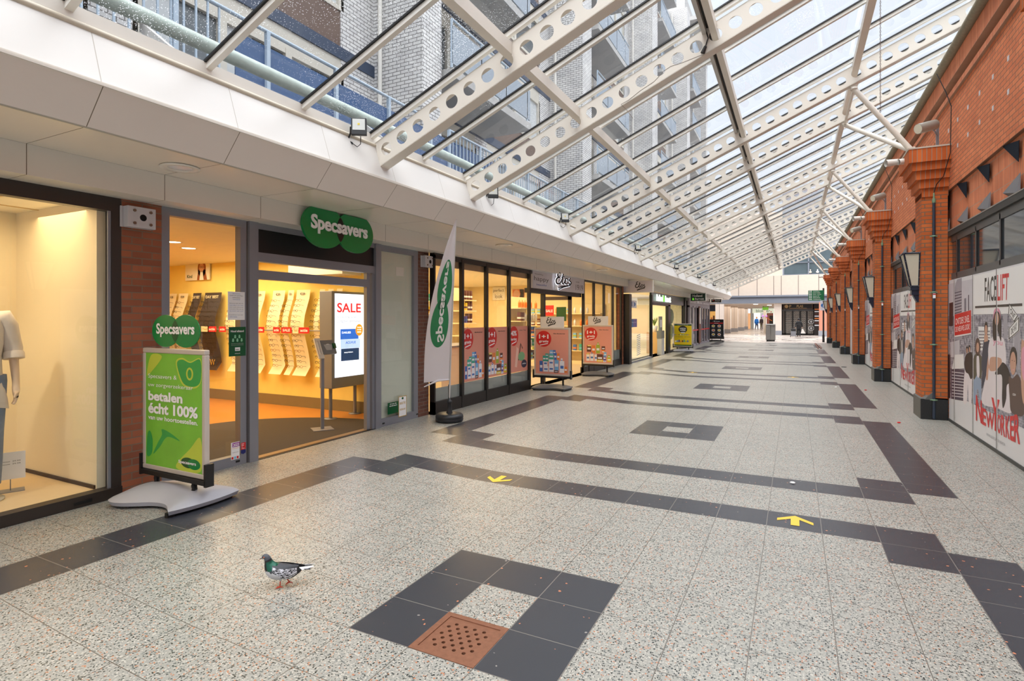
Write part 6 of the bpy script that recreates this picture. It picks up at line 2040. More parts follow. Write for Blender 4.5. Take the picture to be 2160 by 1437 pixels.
def d_specs(g, F_, W_, H_):
    gm = mat('poster_lime', (122, 190, 60), .35, noise=.25, scale=3); gd = mat('poster_green', (52, 160, 72), .35, noise=.15); gy = mat('poster_yellowgreen', (190, 206, 70), .35)
    g.rect(0, 0, W_, H_, F_, 0, gm)
    g.poly2(smooth2([(W_ * .55, H_ * .93), (W_ * .66, H_ * .97), (W_ * .8, H_ * .94), (W_ * .97, H_ * .97), (W_ * .99, H_ * .80), (W_ * .9, H_ * .72), (W_ * .72, H_ * .72), (W_ * .62, H_ * .78)]), F_, .0006, gy)
    g.poly2(smooth2([(W_ * .57, H_ * .92), (W_ * .66, H_ * .955), (W_ * .8, H_ * .93), (W_ * .965, H_ * .96), (W_ * .98, H_ * .80), (W_ * .9, H_ * .735), (W_ * .73, H_ * .735), (W_ * .64, H_ * .79)]), F_, .001, gd)
    g.ell(W_ * .79, H_ * .835, W_ * .06, H_ * .055, F_, .0014, gy); g.ell(W_ * .79, H_ * .835, W_ * .035, H_ * .038, F_, .0018, gd)
    g.poly2(smooth2([(W_ * .02, H_ * .08), (W_ * .11, H_ * .10), (W_ * .13, H_ * .22), (W_ * .08, H_ * .30), (W_ * .03, H_ * .26)]), F_, .0008, gd)
    g.poly2(smooth2([(W_ * .14, H_ * .10), (W_ * .26, H_ * .17), (W_ * .40, H_ * .27), (W_ * .62, H_ * .25), (W_ * .44, H_ * .31), (W_ * .30, H_ * .33), (W_ * .30, H_ * .28), (W_ * .22, H_ * .20)]), F_, .0008, gd)
    g.poly2(smooth2([(W_ * .55, H_ * .02), (W_ * .80, H_ * .20), (W_ * .97, H_ * .30), (W_ * .97, H_ * .02)]), F_, .0005, gy)
    g.poly2(smooth2([(W_ * .02, H_ * .80), (W_ * .10, H_ * .98), (W_ * .30, H_ * .97), (W_ * .12, H_ * .84)]), F_, .0007, gy)
    g.text('Specsavers &', F_, W_ * .05, H_ * .765, W_ * .52, H_ * .048, pure_white, .003); g.text('uw zorgverzekeraar', F_, W_ * .05, H_ * .690, W_ * .80, H_ * .044, pure_white, .003)
    g.text('betalen', F_, W_ * .05, H_ * .575, W_ * .62, H_ * .085, pure_white, .003, 1.8); g.text('écht 100%', F_, W_ * .05, H_ * .46, W_ * .88, H_ * .098, pure_white, .003, 1.8)
    g.text('van uw hoortoestellen.', F_, W_ * .05, H_ * .405, W_ * .88, H_ * .040, pure_white, .003, 1)
    g.ell(W_ * .76, H_ * .075, W_ * .12, H_ * .045, F_, .001, green_dark); g.ell(W_ * .86, H_ * .07, W_ * .11, H_ * .045, F_, .0012, green_brand); g.text('Specsavers', F_, W_ * .60, H_ * .055, W_ * .30, H_ * .035, pure_white, .003, 1)


def h_specs(t_, F_, h_):
    g = MB(); g.box(-.30, h_, -.006, .38, h_ + .20, .002, glass('clear_plastic', (.93, .95, .95), .08), F_); g.build('clear_header', t_)
    hf = F_.at(0.02, h_ + .165, .012); circles_sign(t_, hf, .205, .150, .30, .008, .13, 0.0, name='header_disc')


# near board: visible face spans px 305..440
pL = Vector((at_z(308, 1085).x, at_z(308, 1085).y)); 
cB = at_z(366, 1058); 
a_board('sign_board', 'optician sign board with green poster and twin green discs on a grey foot', (-5.115, 3.20), math.radians(0), .93, 1.15, .26, d_specs, base_grey, h_specs, foot=(.90, .76, .17))


def h_etos(t_, F_, h_):
    g = MB(); g.box(-.30, h_, -.01, .30, h_ + .26, .01, mat('header_white', (222, 220, 218), .4), F_); etos(g, F_.at(-.14, h_ + .035, .012), 0, 0, .20, black_print, 0); g.build('header', t_)


c1 = at_z(1162, 815)
a_board('sign_board', 'nearer salmon drugstore sign board with tubes and a white script header', (-5.12, 12.2), 0.0, .92, 1.14, .32, lambda g, F_, W_, H_: poster_art(g, F_, 0, 0, W_, H_, 0, .002, 'Alle Bioderma!'), base_dk, h_etos, foot=(.90, .66, .13))
c2 = at_z(1252, 785)
a_board('sign_board', 'farther salmon drugstore sign board with bottles and a white script header', (-5.14, 15.7), 0.0, .92, 1.15, .33, lambda g, F_, W_, H_: poster_art(g, F_, 0, 0, W_, H_, 1, .002, 'Alle Garnier'), base_dk, h_etos, foot=(.90, .66, .13))


def d_mega(g, F_, W_, H_):
    yy = mat('mega_yellow', (236, 204, 16), .4); g.rect(0, 0, W_, H_, F_, 0, yy); g.rect(0, H_ * .945, W_, H_, F_, .001, green_dark); g.rect(0, 0, W_, H_ * .05, F_, .001, green_dark)
    g.ell(W_ * .5, H_ * .77, W_ * .25, H_ * .165, F_, .001, black_print); g.text('MEGA', F_, W_ * .5, H_ * .78, W_ * .36, H_ * .07, pure_white, .003, 1, 'C'); g.text('WEEK', F_, W_ * .5, H_ * .69, W_ * .36, H_ * .07, pure_white, .003, 1, 'C'); g.rect(W_ * .38, H_ * .60, W_ * .62, H_ * .64, F_, .003, pure_white)
    for i in range(12): g.rect(W_ * i / 12, H_ * .50, W_ * (i + .8) / 12, H_ * .53, F_, .002, prod_cols[(i * 2 + 1) % 9])
    g.text('1+1 GRATIS  ·  BETALEN', F_, W_ * .5, H_ * .40, W_ * .86, H_ * .035, dk, .002, 0, 'C')
    for i in range(9): g.rect(W_ * (.05 + i / 10), H_ * .17, W_ * (.12 + i / 10), H_ * (.24 + .02 * (i % 3)), F_, .002, prod_cols[(i * 4) % 9])
    g.text('Holland & Barrett', F_, W_ * .5, H_ * .96, W_ * .6, H_ * .025, pure_white, .003, 0, 'C')


c3 = at_z(1434, 739); a_board('sign_board', 'yellow mega week sign board on a pale foot beyond the drugstore', (-4.97, 28.6), 0.0, .92, 1.15, .25, d_mega, base_grey, None, foot=(1.0, .66, .13))


def d_menu(g, F_, W_, H_):
    g.rect(0, 0, W_, H_, F_, 0, black_print); g.rect(0, H_ * .79, W_, H_ * .85, F_, .001, red_print); g.text('I ♥ Bashil', F_, W_ * .5, H_ * .90, W_ * .5, H_ * .05, pure_white, .002, 1, 'C'); g.text('MENU', F_, W_ * .5, H_ * .805, W_ * .3, H_ * .03, pure_white, .002, 1, 'C')
    for i in range(3):
        for j in range(2):
            a, b_ = W_ * (.28 + .44 * j), H_ * (.66 - i * .24); g.ell(a, b_, W_ * .13, H_ * .07, F_, .001, pure_white); g.ell(a, b_, W_ * .09, H_ * .045, F_, .002, prod_cols[3 if (i + j) % 2 else 5]); g.text('broodje', F_, a, b_ - H_ * .115, W_ * .28, H_ * .025, pure_white, .002, 0, 'C')


c4 = at_z(1511, 719); a_board('sign_board', 'black menu sign board with six dishes at the far left', (-4.95, 41.6), 0.0, .98, 1.33, .24, d_menu, black, None, frame_m=black, foot=(1.1, .6, .13))

# ---- beach flag
q = at_z(948, 889)
t_ = thing('beach_flag', 'tall white feather flag with mirrored green discs on a round black base', 'flag', (q.x, q.y, 0))
g = MB(); rb = mat('rubber_black', (36, 38, 42), .45)
g.lathe([(0, .0), (.20, .0), (.225, .02), (.23, .05), (.222, .062), (.23, .075), (.222, .11), (.19, .135), (.06, .14), (0, .14)], rb, (q.x, q.y, 0), 32); g.build('base', t_)
g = MB(); g.lathe([(.055, .13), (.04, .2), (.035, .30), (.045, .31), (.045, .34), (.02, .35), (.02, .6)], rb, (q.x, q.y, 0), 16); g.build('spigot', t_)
zt = at_x(963, 462, -4.40).z; zb = at_y(952, 800, q.y).z
uv_ = Vector((math.cos(YAW), math.sin(YAW), 0))
pole = []
for i in range(13):
    f_ = i / 12; off = .0 + .17 * f_ ** 2.2 * .55 + .06 * f_
    tip = at_x(963, 462, -4.40); b0_ = Vector((q.x, q.y, .35)); d_ = tip - b0_
    pole.append(b0_ + Vector((d_.x * f_ ** 1.25, d_.y * f_ ** 1.25, d_.z * f_)))
g = MB(); g.tube(pole, [.014] * 7 + [.011, .01, .008, .006, .005, .004], mat('flag_pole', (208, 206, 204), .35), 8); g.build('pole', t_)


def pole_at(z):
    f_ = max(0, min(1, (z - .35) / (zt - .35))) * 12; i = min(11, int(f_)); return pole[i].lerp(pole[i + 1], f_ - i)


sail = mat('sail_white', (238, 234, 240), .8, noise=.02)
ss = glass('dummy', (1, 1, 1)) if 0 else None
g = MB(); rows = []; NR = 40
for i in range(NR + 1):
    f_ = i / NR; z = zb + (zt - zb) * f_
    wd = .62 * (1 - f_ ** 2.6) ** .9 * (0.60 + .40 * min(1, (1 - f_) * 1.6)) if f_ < 1 else 0.0
    wd = .42 * math.sin(min(1.0, (1 - f_) * 1.15) * PI / 2) ** .85 if f_ < .999 else .0
    p = pole_at(z); row = []
    for j in range(11):
        s_ = j / 10; wv = .03 * math.sin(s_ * 5 + f_ * 4) * s_
        row.append(p - uv_ * (wd * s_) + Vector((-.45, .9, 0)) * wv * .6 + Vector((0, 0, -.05 * s_ * (1 - f_))))
    rows.append(row)
g.grid(rows, sail); sp_ = g.build('sail', t_)


def sail_pt(a, b_):      # a 0..1 across from the pole, b_ 0..1 up, slightly in front
    i = b_ * NR; i0_ = min(NR - 1, int(i)); j = a * 10; j0 = min(9, int(j)); fi, fj = i - i0_, j - j0
    p = rows[i0_][j0] * (1 - fi) * (1 - fj) + rows[i0_ + 1][j0] * fi * (1 - fj) + rows[i0_][j0 + 1] * (1 - fi) * fj + rows[i0_ + 1][j0 + 1] * fi * fj
    return p + Vector((.45, -.9, 0)) * .004


# printed discs follow the cloth
g = MB()
def cloth_poly(fn, m_, off):
    ring = [sail_pt(*fn(th)) for th in [2 * PI * k_ / 40 for k_ in range(40)]]
    cx_ = [sail_pt(*[sum(v) / 40 for v in zip(*[fn(2 * PI * k_ / 40) for k_ in range(40)])])] * 40
    mids = []
    for fr_ in (0, .33, .66, 1.0):
        c0 = [sum(v) / 40 for v in zip(*[fn(2 * PI * k_ / 40) for k_ in range(40)])]
        mids.append([sail_pt(c0[0] + (fn(2 * PI * k_ / 40)[0] - c0[0]) * fr_, c0[1] + (fn(2 * PI * k_ / 40)[1] - c0[1]) * fr_) + Vector((.45, -.9, 0)) * off for k_ in range(40)])
    g.grid(mids, m_, True, True)


flag_green = mat('flag_green', (56, 140, 92), .8)
cloth_poly(lambda th: (.50 + .36 * math.cos(th), .38 + .155 * math.sin(th)), flag_green, .001)
cloth_poly(lambda th: (.44 + .36 * math.cos(th) * (1.0), .62 + .150 * math.sin(th)), flag_green, .0015)
cloth_poly(lambda th: (.47 + .20 * math.cos(th), .50 + .038 * math.sin(th)), mat('flag_green_dark', (36, 104, 70), .8), .0022)
# mirrored lettering climbing the flag
vs_, fs_, tx0, tx1, ty0, ty1 = text_mesh('Specsavers', 1.2)
i_ = len(g.v); k_ = g.mi(pure_white)
for v in vs_:
    s1 = (v.x - tx0) / (tx1 - tx0); s2 = (v.y - ty0) / (ty1 - ty0)
    g.v.append(sail_pt(.62 - .34 * s2, .26 + .50 * s1) + Vector((.45, -.9, 0)) * .005)
for f in fs_: g.f.append(tuple(i_ + j for j in f)); g.m.append(k_); g.sm.append(False)
g.build('sail_print', t_)
g = MB(); g.tube([pole_at(zb) , pole_at(zb) - uv_ * .2 + Vector((0, 0, -.02)), pole_at(zb) - uv_ * .42 + Vector((0, 0, -.12))], [.012, .02, .008], sail, 6); g.build('tail', t_)

# ================================================================ THE FAR END OF THE MALL
YE_ = 60.0
endw = mat('end_wall_cream', (222, 206, 190), .8, noise=.06, scale=4)
lint = mat('end_beam_grey', (128, 134, 146), .5)
r = Shell('wall_back')
r.box(-14, YE_, 3.85, 6.0, YE_ + .5, 5.78, endw)
for px in (1558, 1597, 1632, 1648, 1684, 1727):
    x = at_y(px, 600, YE_).x; r.box(x - .03, YE_ - .01, 3.86, x + .03, YE_ + .02, 5.76, mat('wall_joint', (150, 136, 128), .8))
r.box(-14, YE_ + .3, 5.78, -1.1, YE_ + .6, 12, endw)
r.box(-1.1, YE_ + .4, 8.3, 9, YE_ + .6, 14, mat('upper_grey', (150, 154, 164), .6))
struct('wall_back', r)
r = Shell('wall_back'); r.box(-14, YE_ - .35, 3.10, 4.2, YE_, 3.62, lint); r.box(-14, YE_ - .45, 3.62, 4.2, YE_, 3.70, mat('end_beam_dark', (70, 76, 88), .5)); r.box(-14, YE_ - .5, 3.70, 4.2, YE_, 3.86, lint); struct('trim_9', r)
r = Shell('wall_back'); r.box(-14, YE_ - .2, 3.03, 6, 92, 3.10, mat('arcade_ceiling', (214, 204, 196), .7)); struct('ceiling', r)
t_ = thing('office_window_strip', 'dark office window strip with small ornaments high on the far building', 'window', (2, YE_ + .3, 5.8))
g = MB()
g.box(-1.1, YE_ + .25, 5.76, 6, YE_ + .4, 5.86, lint); 
for x in (-1.0, 1.15, 3.6, 5.5): g.box(x - .06, YE_ + .25, 5.86, x + .06, YE_ + .4, 8.3, lint)
g.box(-1.0, YE_ + .25, 6.95, 6, YE_ + .4, 7.02, lint); g.build('frame', t_)
g = MB(); g.box(-1.0, YE_ + .36, 5.86, 6, YE_ + .38, 8.3, mat('office_glass', (84, 98, 104), .12, noise=.3, scale=.8)); g.build('glass', t_)
g = MB()
for x, cc in ((1.9, pure_white), (3.0, pure_white), (1.3, cream)):
    g.ball((x, YE_ + .22, 6.02), (.13, .04, .1), cc, 8, 6); g.ball((x, YE_ + .22, 6.2), (.06, .04, .08), cc, 8, 6)
g.build('ornaments', t_)
colm = mat('column_cream', (226, 212, 200), .7, noise=.03); colb = mat('column_base_grey', (150, 152, 160), .7)
for i, (pa_, pb_, Y) in enumerate(((1509, 1526, 58.8), (1527, 1540, 65), (1542, 1555.5, 71.5), (1557, 1569, 79), (1570, 1577, 86), (1632.5, 1648.5, 60.0))):
    xa, xb = at_y(pa_, 660, Y).x, at_y(pb_, 660, Y).x
    t_ = thing('arcade_column', ('cream panelled column of the far arcade, %s from the camera on the left side' % ordinal(i)) if i < 5 else 'cream square column standing left of the far closed doors', 'column', ((xa + xb) / 2, Y + .3, 0), 0, 'cream columns of the far arcade')
    g = MB(); g.box(xa, Y, .42, xb, Y + .7, 3.04, colm)
    if i < 5: g.box((xa + xb) / 2 - .015, Y - .004, .42, (xa + xb) / 2 + .015, Y, 3.04, mat('wall_joint', (0, 0, 0)))
    g.build('shaft', t_)
    g = MB(); g.box(xa - .02, Y - .02, 0, xb + .02, Y + .72, .42, colb); g.build('base', t_)
# closed shop with patterned doors
t_ = thing('closed_shop_doors', 'dark framed closed glass doors with patterned panes at the far end', 'shopfront', (.5, 61.5, 0))
YD = 61.5
xs = [at_y(p, 680, YD).x for p in (1650, 1656, 1672, 1688, 1702, 1717)]
g = MB()
for x in xs: g.box(x - .07, YD - .05, 0, x + .07, YD + .05, 2.36, blk_fr)
g.box(xs[0], YD - .05, 2.32, xs[-1], YD + .05, 2.5, frame_w); g.box(xs[0], YD - .05, 0, xs[-1], YD + .05, .14, blk_fr); g.box(xs[-1], YD - .05, 0, xs[-1] + .5, YD + .05, 3.0, navy); g.build('frame', t_)
m, t, p = new_mat('patterned_pane')
tc = t.nodes.new('ShaderNodeTexCoord'); mp = t.nodes.new('ShaderNodeMapping'); mp.inputs['Rotation'].default_value = (PI / 2, 0, 0)
br = t.nodes.new('ShaderNodeTexBrick'); br.inputs['Scale'].default_value = 1; br.inputs['Brick Width'].default_value = .16; br.inputs['Row Height'].default_value = .09; br.inputs['Mortar Size'].default_value = .014
br.inputs['Color1'].default_value = lin((30, 28, 28)) + (1,); br.inputs['Color2'].default_value = lin((96, 76, 60)) + (1,); br.inputs['Mortar'].default_value = lin((170, 168, 160)) + (1,)
sp0 = t.nodes.new('ShaderNodeSeparateXYZ'); cb0 = t.nodes.new('ShaderNodeCombineXYZ'); t.links.new(tc.outputs['Object'], sp0.inputs[0]); t.links.new(sp0.outputs['X'], cb0.inputs['X']); t.links.new(sp0.outputs['Z'], cb0.inputs['Y'])
t.links.new(cb0.outputs[0], br.inputs['Vector']); t.links.new(br.outputs['Color'], p.inputs['Base Color']); p.inputs['Roughness'].default_value = .25
pane_p = m
for i in range(5):
    g = MB(); g.box(xs[i] + .07, YD - .01, .14, xs[i + 1] - .07, YD + .01, 2.32, pane_p if i not in (0,) else mat('pane_greybrown', (110, 100, 92), .4)); g.build('pane', t_)
fr = Fr((xs[4], YD - .06, 0), (1, 0, 0), (0, 0, 1)); g = MB(); lw = mat('print_offwhite', (206, 206, 206), .5)
for z in (1.30, .66):
    g.ell(.37, z, .26, .24, fr, 0, lw, 24); g.ell(.37, z, .20, .18, fr, .002, dk, 24); g.ell(.37, z, .10, .12, fr, .004, lw, 12)
g.build('round_emblems', t_)
A = at_y(1653, 641, 61.3); B = at_y(1714, 652, 61.3)
g = MB(); g.box(A.x, 61.2, B.z, B.x, 61.35, A.z, mat('sign_brown_frame', (120, 92, 76), .5)); fr = Fr((A.x, 61.19, B.z), (1, 0, 0), (0, 0, 1)); W_, H_ = B.x - A.x, A.z - B.z
g.rect(.04, .04, W_ - .04, H_ - .04, fr, 0, black_print); gd_ = mat('sign_gold', (176, 146, 100), .4); g.ell(.25, H_ / 2, .16, .17, fr, .003, gd_); g.text('P', fr, .5, H_ * .3, .18, .24, gd_, .003, 1); g.text('PLAS', fr, 1.15, H_ * .3, .55, .24, gd_, .003, 1); g.rect(.5, H_ * .14, W_ * .8, H_ * .19, fr, .003, gd_); g.build('sign', t_)
r = Shell('wall_back'); r.box(-1.2, 62.2, 0, 3, 62.3, 3.03, mat('dark_inner', (40, 34, 32), .8)); r.box(3.2, YE_ + .1, 0, 9, YE_ + 1.5, 3.1, mat('salmon_wall', (206, 140, 116), .8)); struct('wall_back', r)
t_ = thing('salmon_pier', 'salmon plastered pier with grey foot behind the signpost', 'pier', (2.45, YE_, 0))
xa, xb = at_y(1728, 680, 58).x, at_y(1744, 680, 58).x
g = MB(); g.box(xa, 58, .5, xb, 58.6, 3.1, mat('salmon_wall', (0, 0, 0))); g.build('shaft', t_); g = MB(); g.box(xa - .05, 57.95, 0, xb + .05, 58.65, .5, colb); g.build('base', t_)
xa = at_y(1717, 680, 61).x; g = MB(); g.box(xa, 61.0, 0.0, xa + .5, 61.1, 2.9, mat('dark_inner', (0, 0, 0)))
for i in range(8): g.box(xa + .05, 60.95, .9 + i * .22, xa + .42, 61.0, 1.0 + i * .22, prod_cols[(0, 7, 0, 3)[i % 4]])
tag(g.build('narrow_shop_window'), 'narrow dark window with red and white goods right of the far doors', 'window')
# shops and light beyond the arcade
r = Shell('wall_back'); r.box(-22, 96, 0, 6, 97, 6, mat('beyond_wall', (214, 206, 200), .8)); r.box(-16, 57, 0, -15.8, 96, 3.1, endw); r.box(-1.2, 62.3, 0, -1.1, 75, 3.1, endw); r.box(-14, 46.3, 0, -13.8, 60, 6, endw)
struct('wall_back', r)
for i, (pa_, pb_, ya_, yb_, Y, cc) in enumerate(((1577, 1583, 661, 689, 92, mat('far_lit_window', (226, 170, 120), .4, emit=.5)), (1583, 1590, 650, 697, 92, mat('far_pale_window', (206, 214, 214), .3)), (1604, 1611, 660, 694, 94, mat('far_grey_window', (150, 146, 150), .3)), (1617, 1631, 655, 700, 90, mat('far_red_wall', (190, 120, 108), .6)))):
    A = at_y(pa_, ya_, Y); B = at_y(pb_, yb_, Y); g = MB(); g.box(A.x, Y, 0, B.x, Y + .2, A.z, cc)
    tag(g.build('distant_shop_window'), ['small warm lit shop window far beyond the arcade columns', 'pale narrow glazing far beyond the arcade', 'grey glazing between the two distant walkers', 'pinkish distant wall right of the white lamp post'][i], 'window')
A = at_y(1587, 651, 88); B = at_y(1632, 660.5, 88)
t_ = thing('far_shop_sign', 'pale long shop sign with thin dark lettering under the far arcade', 'sign', ((A.x + B.x) / 2, 88, B.z)); fr = Fr((A.x, 87.9, B.z), (1, 0, 0), (0, 0, 1)); W_, H_ = B.x - A.x, A.z - B.z
g = MB(); g.box(A.x, 88, B.z, B.x, 88.2, A.z, mat('sign_cream', (216, 224, 204), .4, emit=.45)); g.text('blokker', fr, W_ * .18, H_ * .18, W_ * .66, H_ * .62, mat('print_sage_dark', (96, 110, 96), .5), .002); g.ell(W_ * .88, H_ * .25, .08, .08, fr, .002, red_print); g.build('panel', t_)
g = MB(); g.tube([(A.x + .4, 88.1, A.z), (A.x + .4, 88.1, 3.05)], .03, alu, 6); g.tube([(B.x - .4, 88.1, A.z), (B.x - .4, 88.1, 3.05)], .03, alu, 6); g.build('hangers', t_)
A = at_y(1608.5, 641, 72); B = at_y(1621, 654, 72)
g = MB(); g.box(A.x, 72, B.z, B.x, 72.2, 3.05, mat('lime_sign', (100, 176, 30), .4)); fr = Fr((A.x, 71.99, B.z), (1, 0, 0), (0, 0, 1)); g.text('welkoop', fr, .1, .3, B.x - A.x - .2, .14, pure_white, .002, 1)
tag(g.build('lime_sign'), 'square lime green sign hanging from the arcade ceiling', 'sign')
for i, (px, py) in enumerate(((1594, 642), (1623, 644))):
    q = at_z(px, py, 3.02); g = MB(); g.lathe([(0, 3.0), (.2, 3.0), (.22, 3.03)], em, (q.x, q.y, 0), 16); tag(g.build('arcade_lamp'), ['glowing round arcade ceiling lamp left of the lime sign', 'glowing round arcade ceiling lamp right of the lime sign'][i], 'ceiling light')
# warm shop at the far left
t_ = thing('warm_shop', 'small warm lit shop interior at the far left beyond the canopy', 'shopfront', (-9.0, 60, 0))
A = at_y(1495, 645, 62); B = at_y(1511, 700, 62)
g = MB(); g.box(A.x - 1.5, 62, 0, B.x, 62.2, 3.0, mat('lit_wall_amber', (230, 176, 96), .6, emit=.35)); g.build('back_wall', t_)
g = MB(); g.box(A.x - 1.5, 61.6, 2.35, B.x, 61.8, 3.0, navy); g.box(A.x - .1, 61.6, 0, A.x, 61.8, 3.0, white_paint); g.box(A.x - 1.5, 61.5, 0, B.x, 61.9, .8, mat('dark_inner', (0, 0, 0))); g.build('frame', t_)
g = MB()
for i in range(6): g.box(A.x + i * .22, 61.9, .9 + (i % 2) * .2, A.x + .16 + i * .22, 61.95, 1.5 + (i % 3) * .2, prod_cols[(7, 3, 7, 5)[i % 4]])
g.build('goods', t_)

# steel pillar bin, white lamp post, stall, signpost, barrier poles
q = at_z(1626, 720, 0)
t_ = thing('steel_column', 'square brushed steel column in the middle of the far mall', 'column', (q.x, q.y, 0))
ht = at_y(1626, 685, q.y).z
steel = mat('brushed_steel', (146, 142, 138), .45, .5, .1)
g = MB(); g.box(q.x - .32, q.y - .28, .10, q.x - .02, q.y + .28, ht - .06, steel); g.box(q.x + .0, q.y - .24, .10, q.x + .30, q.y + .24, ht, steel); g.build('body', t_, bevel=.02)
g = MB(); g.box(q.x - .36, q.y - .30, ht - .02, q.x + .30, q.y + .3, ht + .05, mat('steel_top', (190, 190, 188), .4)); g.build('top', t_)
g = MB(); g.box(q.x - .28, q.y - .2, 0, q.x + .26, q.y + .2, .10, black); g.build('foot', t_)
q = at_z(1613, 703, 0)
t_ = thing('white_post', 'white post with two violet lights behind the steel column', 'post', (q.x, q.y, 0)); zt_ = at_y(1613, 655, q.y).z
g = MB(); g.tube([(q.x, q.y, 0), (q.x, q.y, zt_)], .14, white_paint, 12); g.build('post', t_)
g = MB(); vio = mat('violet_light', (190, 120, 220), .4, emit=.5); zl = at_y(1613, 667, q.y).z; g.ball((q.x - .17, q.y - .1, zl), .1, vio, 8, 6); g.ball((q.x + .17, q.y - .1, zl), .1, vio, 8, 6); g.build('lights', t_)
q = at_z(1624, 704, 0)
t_ = thing('market_stall', 'small stall with a slanted orange board behind the steel column', 'stall', (q.x, q.y, 0))
z1 = at_y(1624, 684, q.y).z
g = MB(); g.box(q.x - .35, q.y - .2, 0, q.x + .55, q.y + .4, z1, mat('stall_dark', (60, 48, 44), .7)); g.build('counter', t_)
g = MB(); g.prism([(q.x - .4, q.y, z1 + .75), (q.x + .2, q.y, z1 + .4), (q.x + .2, q.y, z1 + .32), (q.x - .4, q.y, z1 + .66)], (0, .4, 0), mat('stall_orange', (220, 120, 50), .5)); g.box(q.x - .05, q.y + .1, z1, q.x + .3, q.y + .4, z1 + .9, hair); g.build('slanted_board', t_)
q = at_z(1737, 722, 0)
t_ = thing('direction_signpost', 'black post carrying a green direction sign and a blue pedestrian sign', 'signpost', (q.x, q.y, 0))
zt_ = at_y(1737, 608, q.y).z
g = MB(); g.tube([(q.x, q.y, 0), (q.x, q.y, zt_)], .055, black, 10); g.tube([(q.x, q.y, 0), (q.x, q.y, .5)], .075, black, 10); g.build('pole', t_)
A = at_y(1705, 613, q.y); B = at_y(1738, 634, q.y); fr = Fr((A.x, q.y - .08, B.z), (1, 0, 0), (0, 0, 1)); W_, H_ = B.x - A.x, A.z - B.z
g = MB(); g.poly2([(0, 0), (W_, 0), (W_, H_), (0, H_)], fr, 0, mat('sign_road_green', (18, 112, 70), .4), .05)
for i, l in enumerate(('Winkelcentrum', 'Centrum / Stadhuis', 'Theater - Sporthal', 'Station NS', 'Ziekenhuis', 'P Winkelcentrum')):
    z = H_ * (.88 - i * .16); g.text(l, fr, W_ * .30, z, W_ * (.4 + .06 * (i % 3)), H_ * .07, pure_white, .004, 1)
    for a in (.05, .15): g.rect(W_ * a, z - .005, W_ * a + .07, z + H_ * .07, fr, .004, pure_white)
g.build('direction_panel', t_)
A = at_y(1730, 634, q.y); B = at_y(1744, 655, q.y); fr = Fr((A.x, q.y - .09, B.z), (1, 0, 0), (0, 0, 1)); W_, H_ = B.x - A.x, A.z - B.z
g = MB(); g.poly2([(0, 0), (W_, 0), (W_, H_), (0, H_)], fr, 0, mat('sign_pale_blue', (214, 222, 234), .4), .03); g.ell(W_ * .48, H_ * .5, W_ * .36, W_ * .36, fr, .003, mat('sign_blue', (0, 0, 0)), 24)
g.ell(W_ * .48, H_ * .66, .035, .04, fr, .005, pure_white, 10); g.stroke([(W_ * .48, H_ * .62), (W_ * .48, H_ * .48), (W_ * .40, H_ * .36)], .04, fr, .005, pure_white); g.stroke([(W_ * .48, H_ * .48), (W_ * .56, H_ * .36)], .04, fr, .005, pure_white)
g.build('pedestrian_panel', t_)
for i, ((xa_, ya_), (xb_, yb_)) in enumerate((((1719, 725), (1726, 735)), ((1721, 725), (1732, 735)))):
    A = at_z(xa_, ya_, .03); B = at_z(xb_, yb_, .03); g = MB(); g.tube([A, B], .03, mat('brown_bar', (130, 84, 70), .5), 8)
    tag(g.build('loose_bar'), ['left one of two thin brown bars lying on the far floor', 'right one of two thin brown bars lying on the far floor'][i], 'bar')
# litter and leaves on the floor
for i, (px, py, cc, lab) in enumerate(((1780, 775, black, 'small dark rag lying near the third pilaster foot'), (1763, 818, pure_white, 'tiny white paper scrap on the right of the paving'), (1672, 1021, pure_white, 'tiny white scrap on the second dark band'), (1896, 893, red_print, 'tiny red leaf near the nearest pilaster foot'), (1826, 824, red_print, 'small red leaf on the pale strip by the second pilaster'))):
    q = at_z(px, py, 0); g = MB(); s_ = .09 if i == 0 else .028
    g.ball((q.x, q.y, .012), (s_, s_ * .6, .012), cc, 8, 5); tag(g.build('litter'), lab, 'litter')

# ================================================================ FIGURES
def skinned(name, pts, edges, m_, parent, subs=2, root=0):
    """pts: list of (x,y,z,rx,ry) in the parent's local frame"""
    me = bpy.data.meshes.new(name); ob = bpy.data.objects.new(name, me); C.objects.link(ob); ob.parent = parent
    me.from_pydata([p[:3] for p in pts], edges, [])
    ob.modifiers.new('skin', 'SKIN')
    sv = me.skin_vertices[0].data
    for i, p in enumerate(pts):
        sv[i].radius = (p[3], p[4] if len(p) > 4 else p[3]); sv[i].use_root = (i == root)
    ob.modifiers['skin'].use_smooth_shade = True
    s = ob.modifiers.new('sub', 'SUBSURF'); s.levels = subs; s.render_levels = subs
    me.materials.append(m_)
    return ob


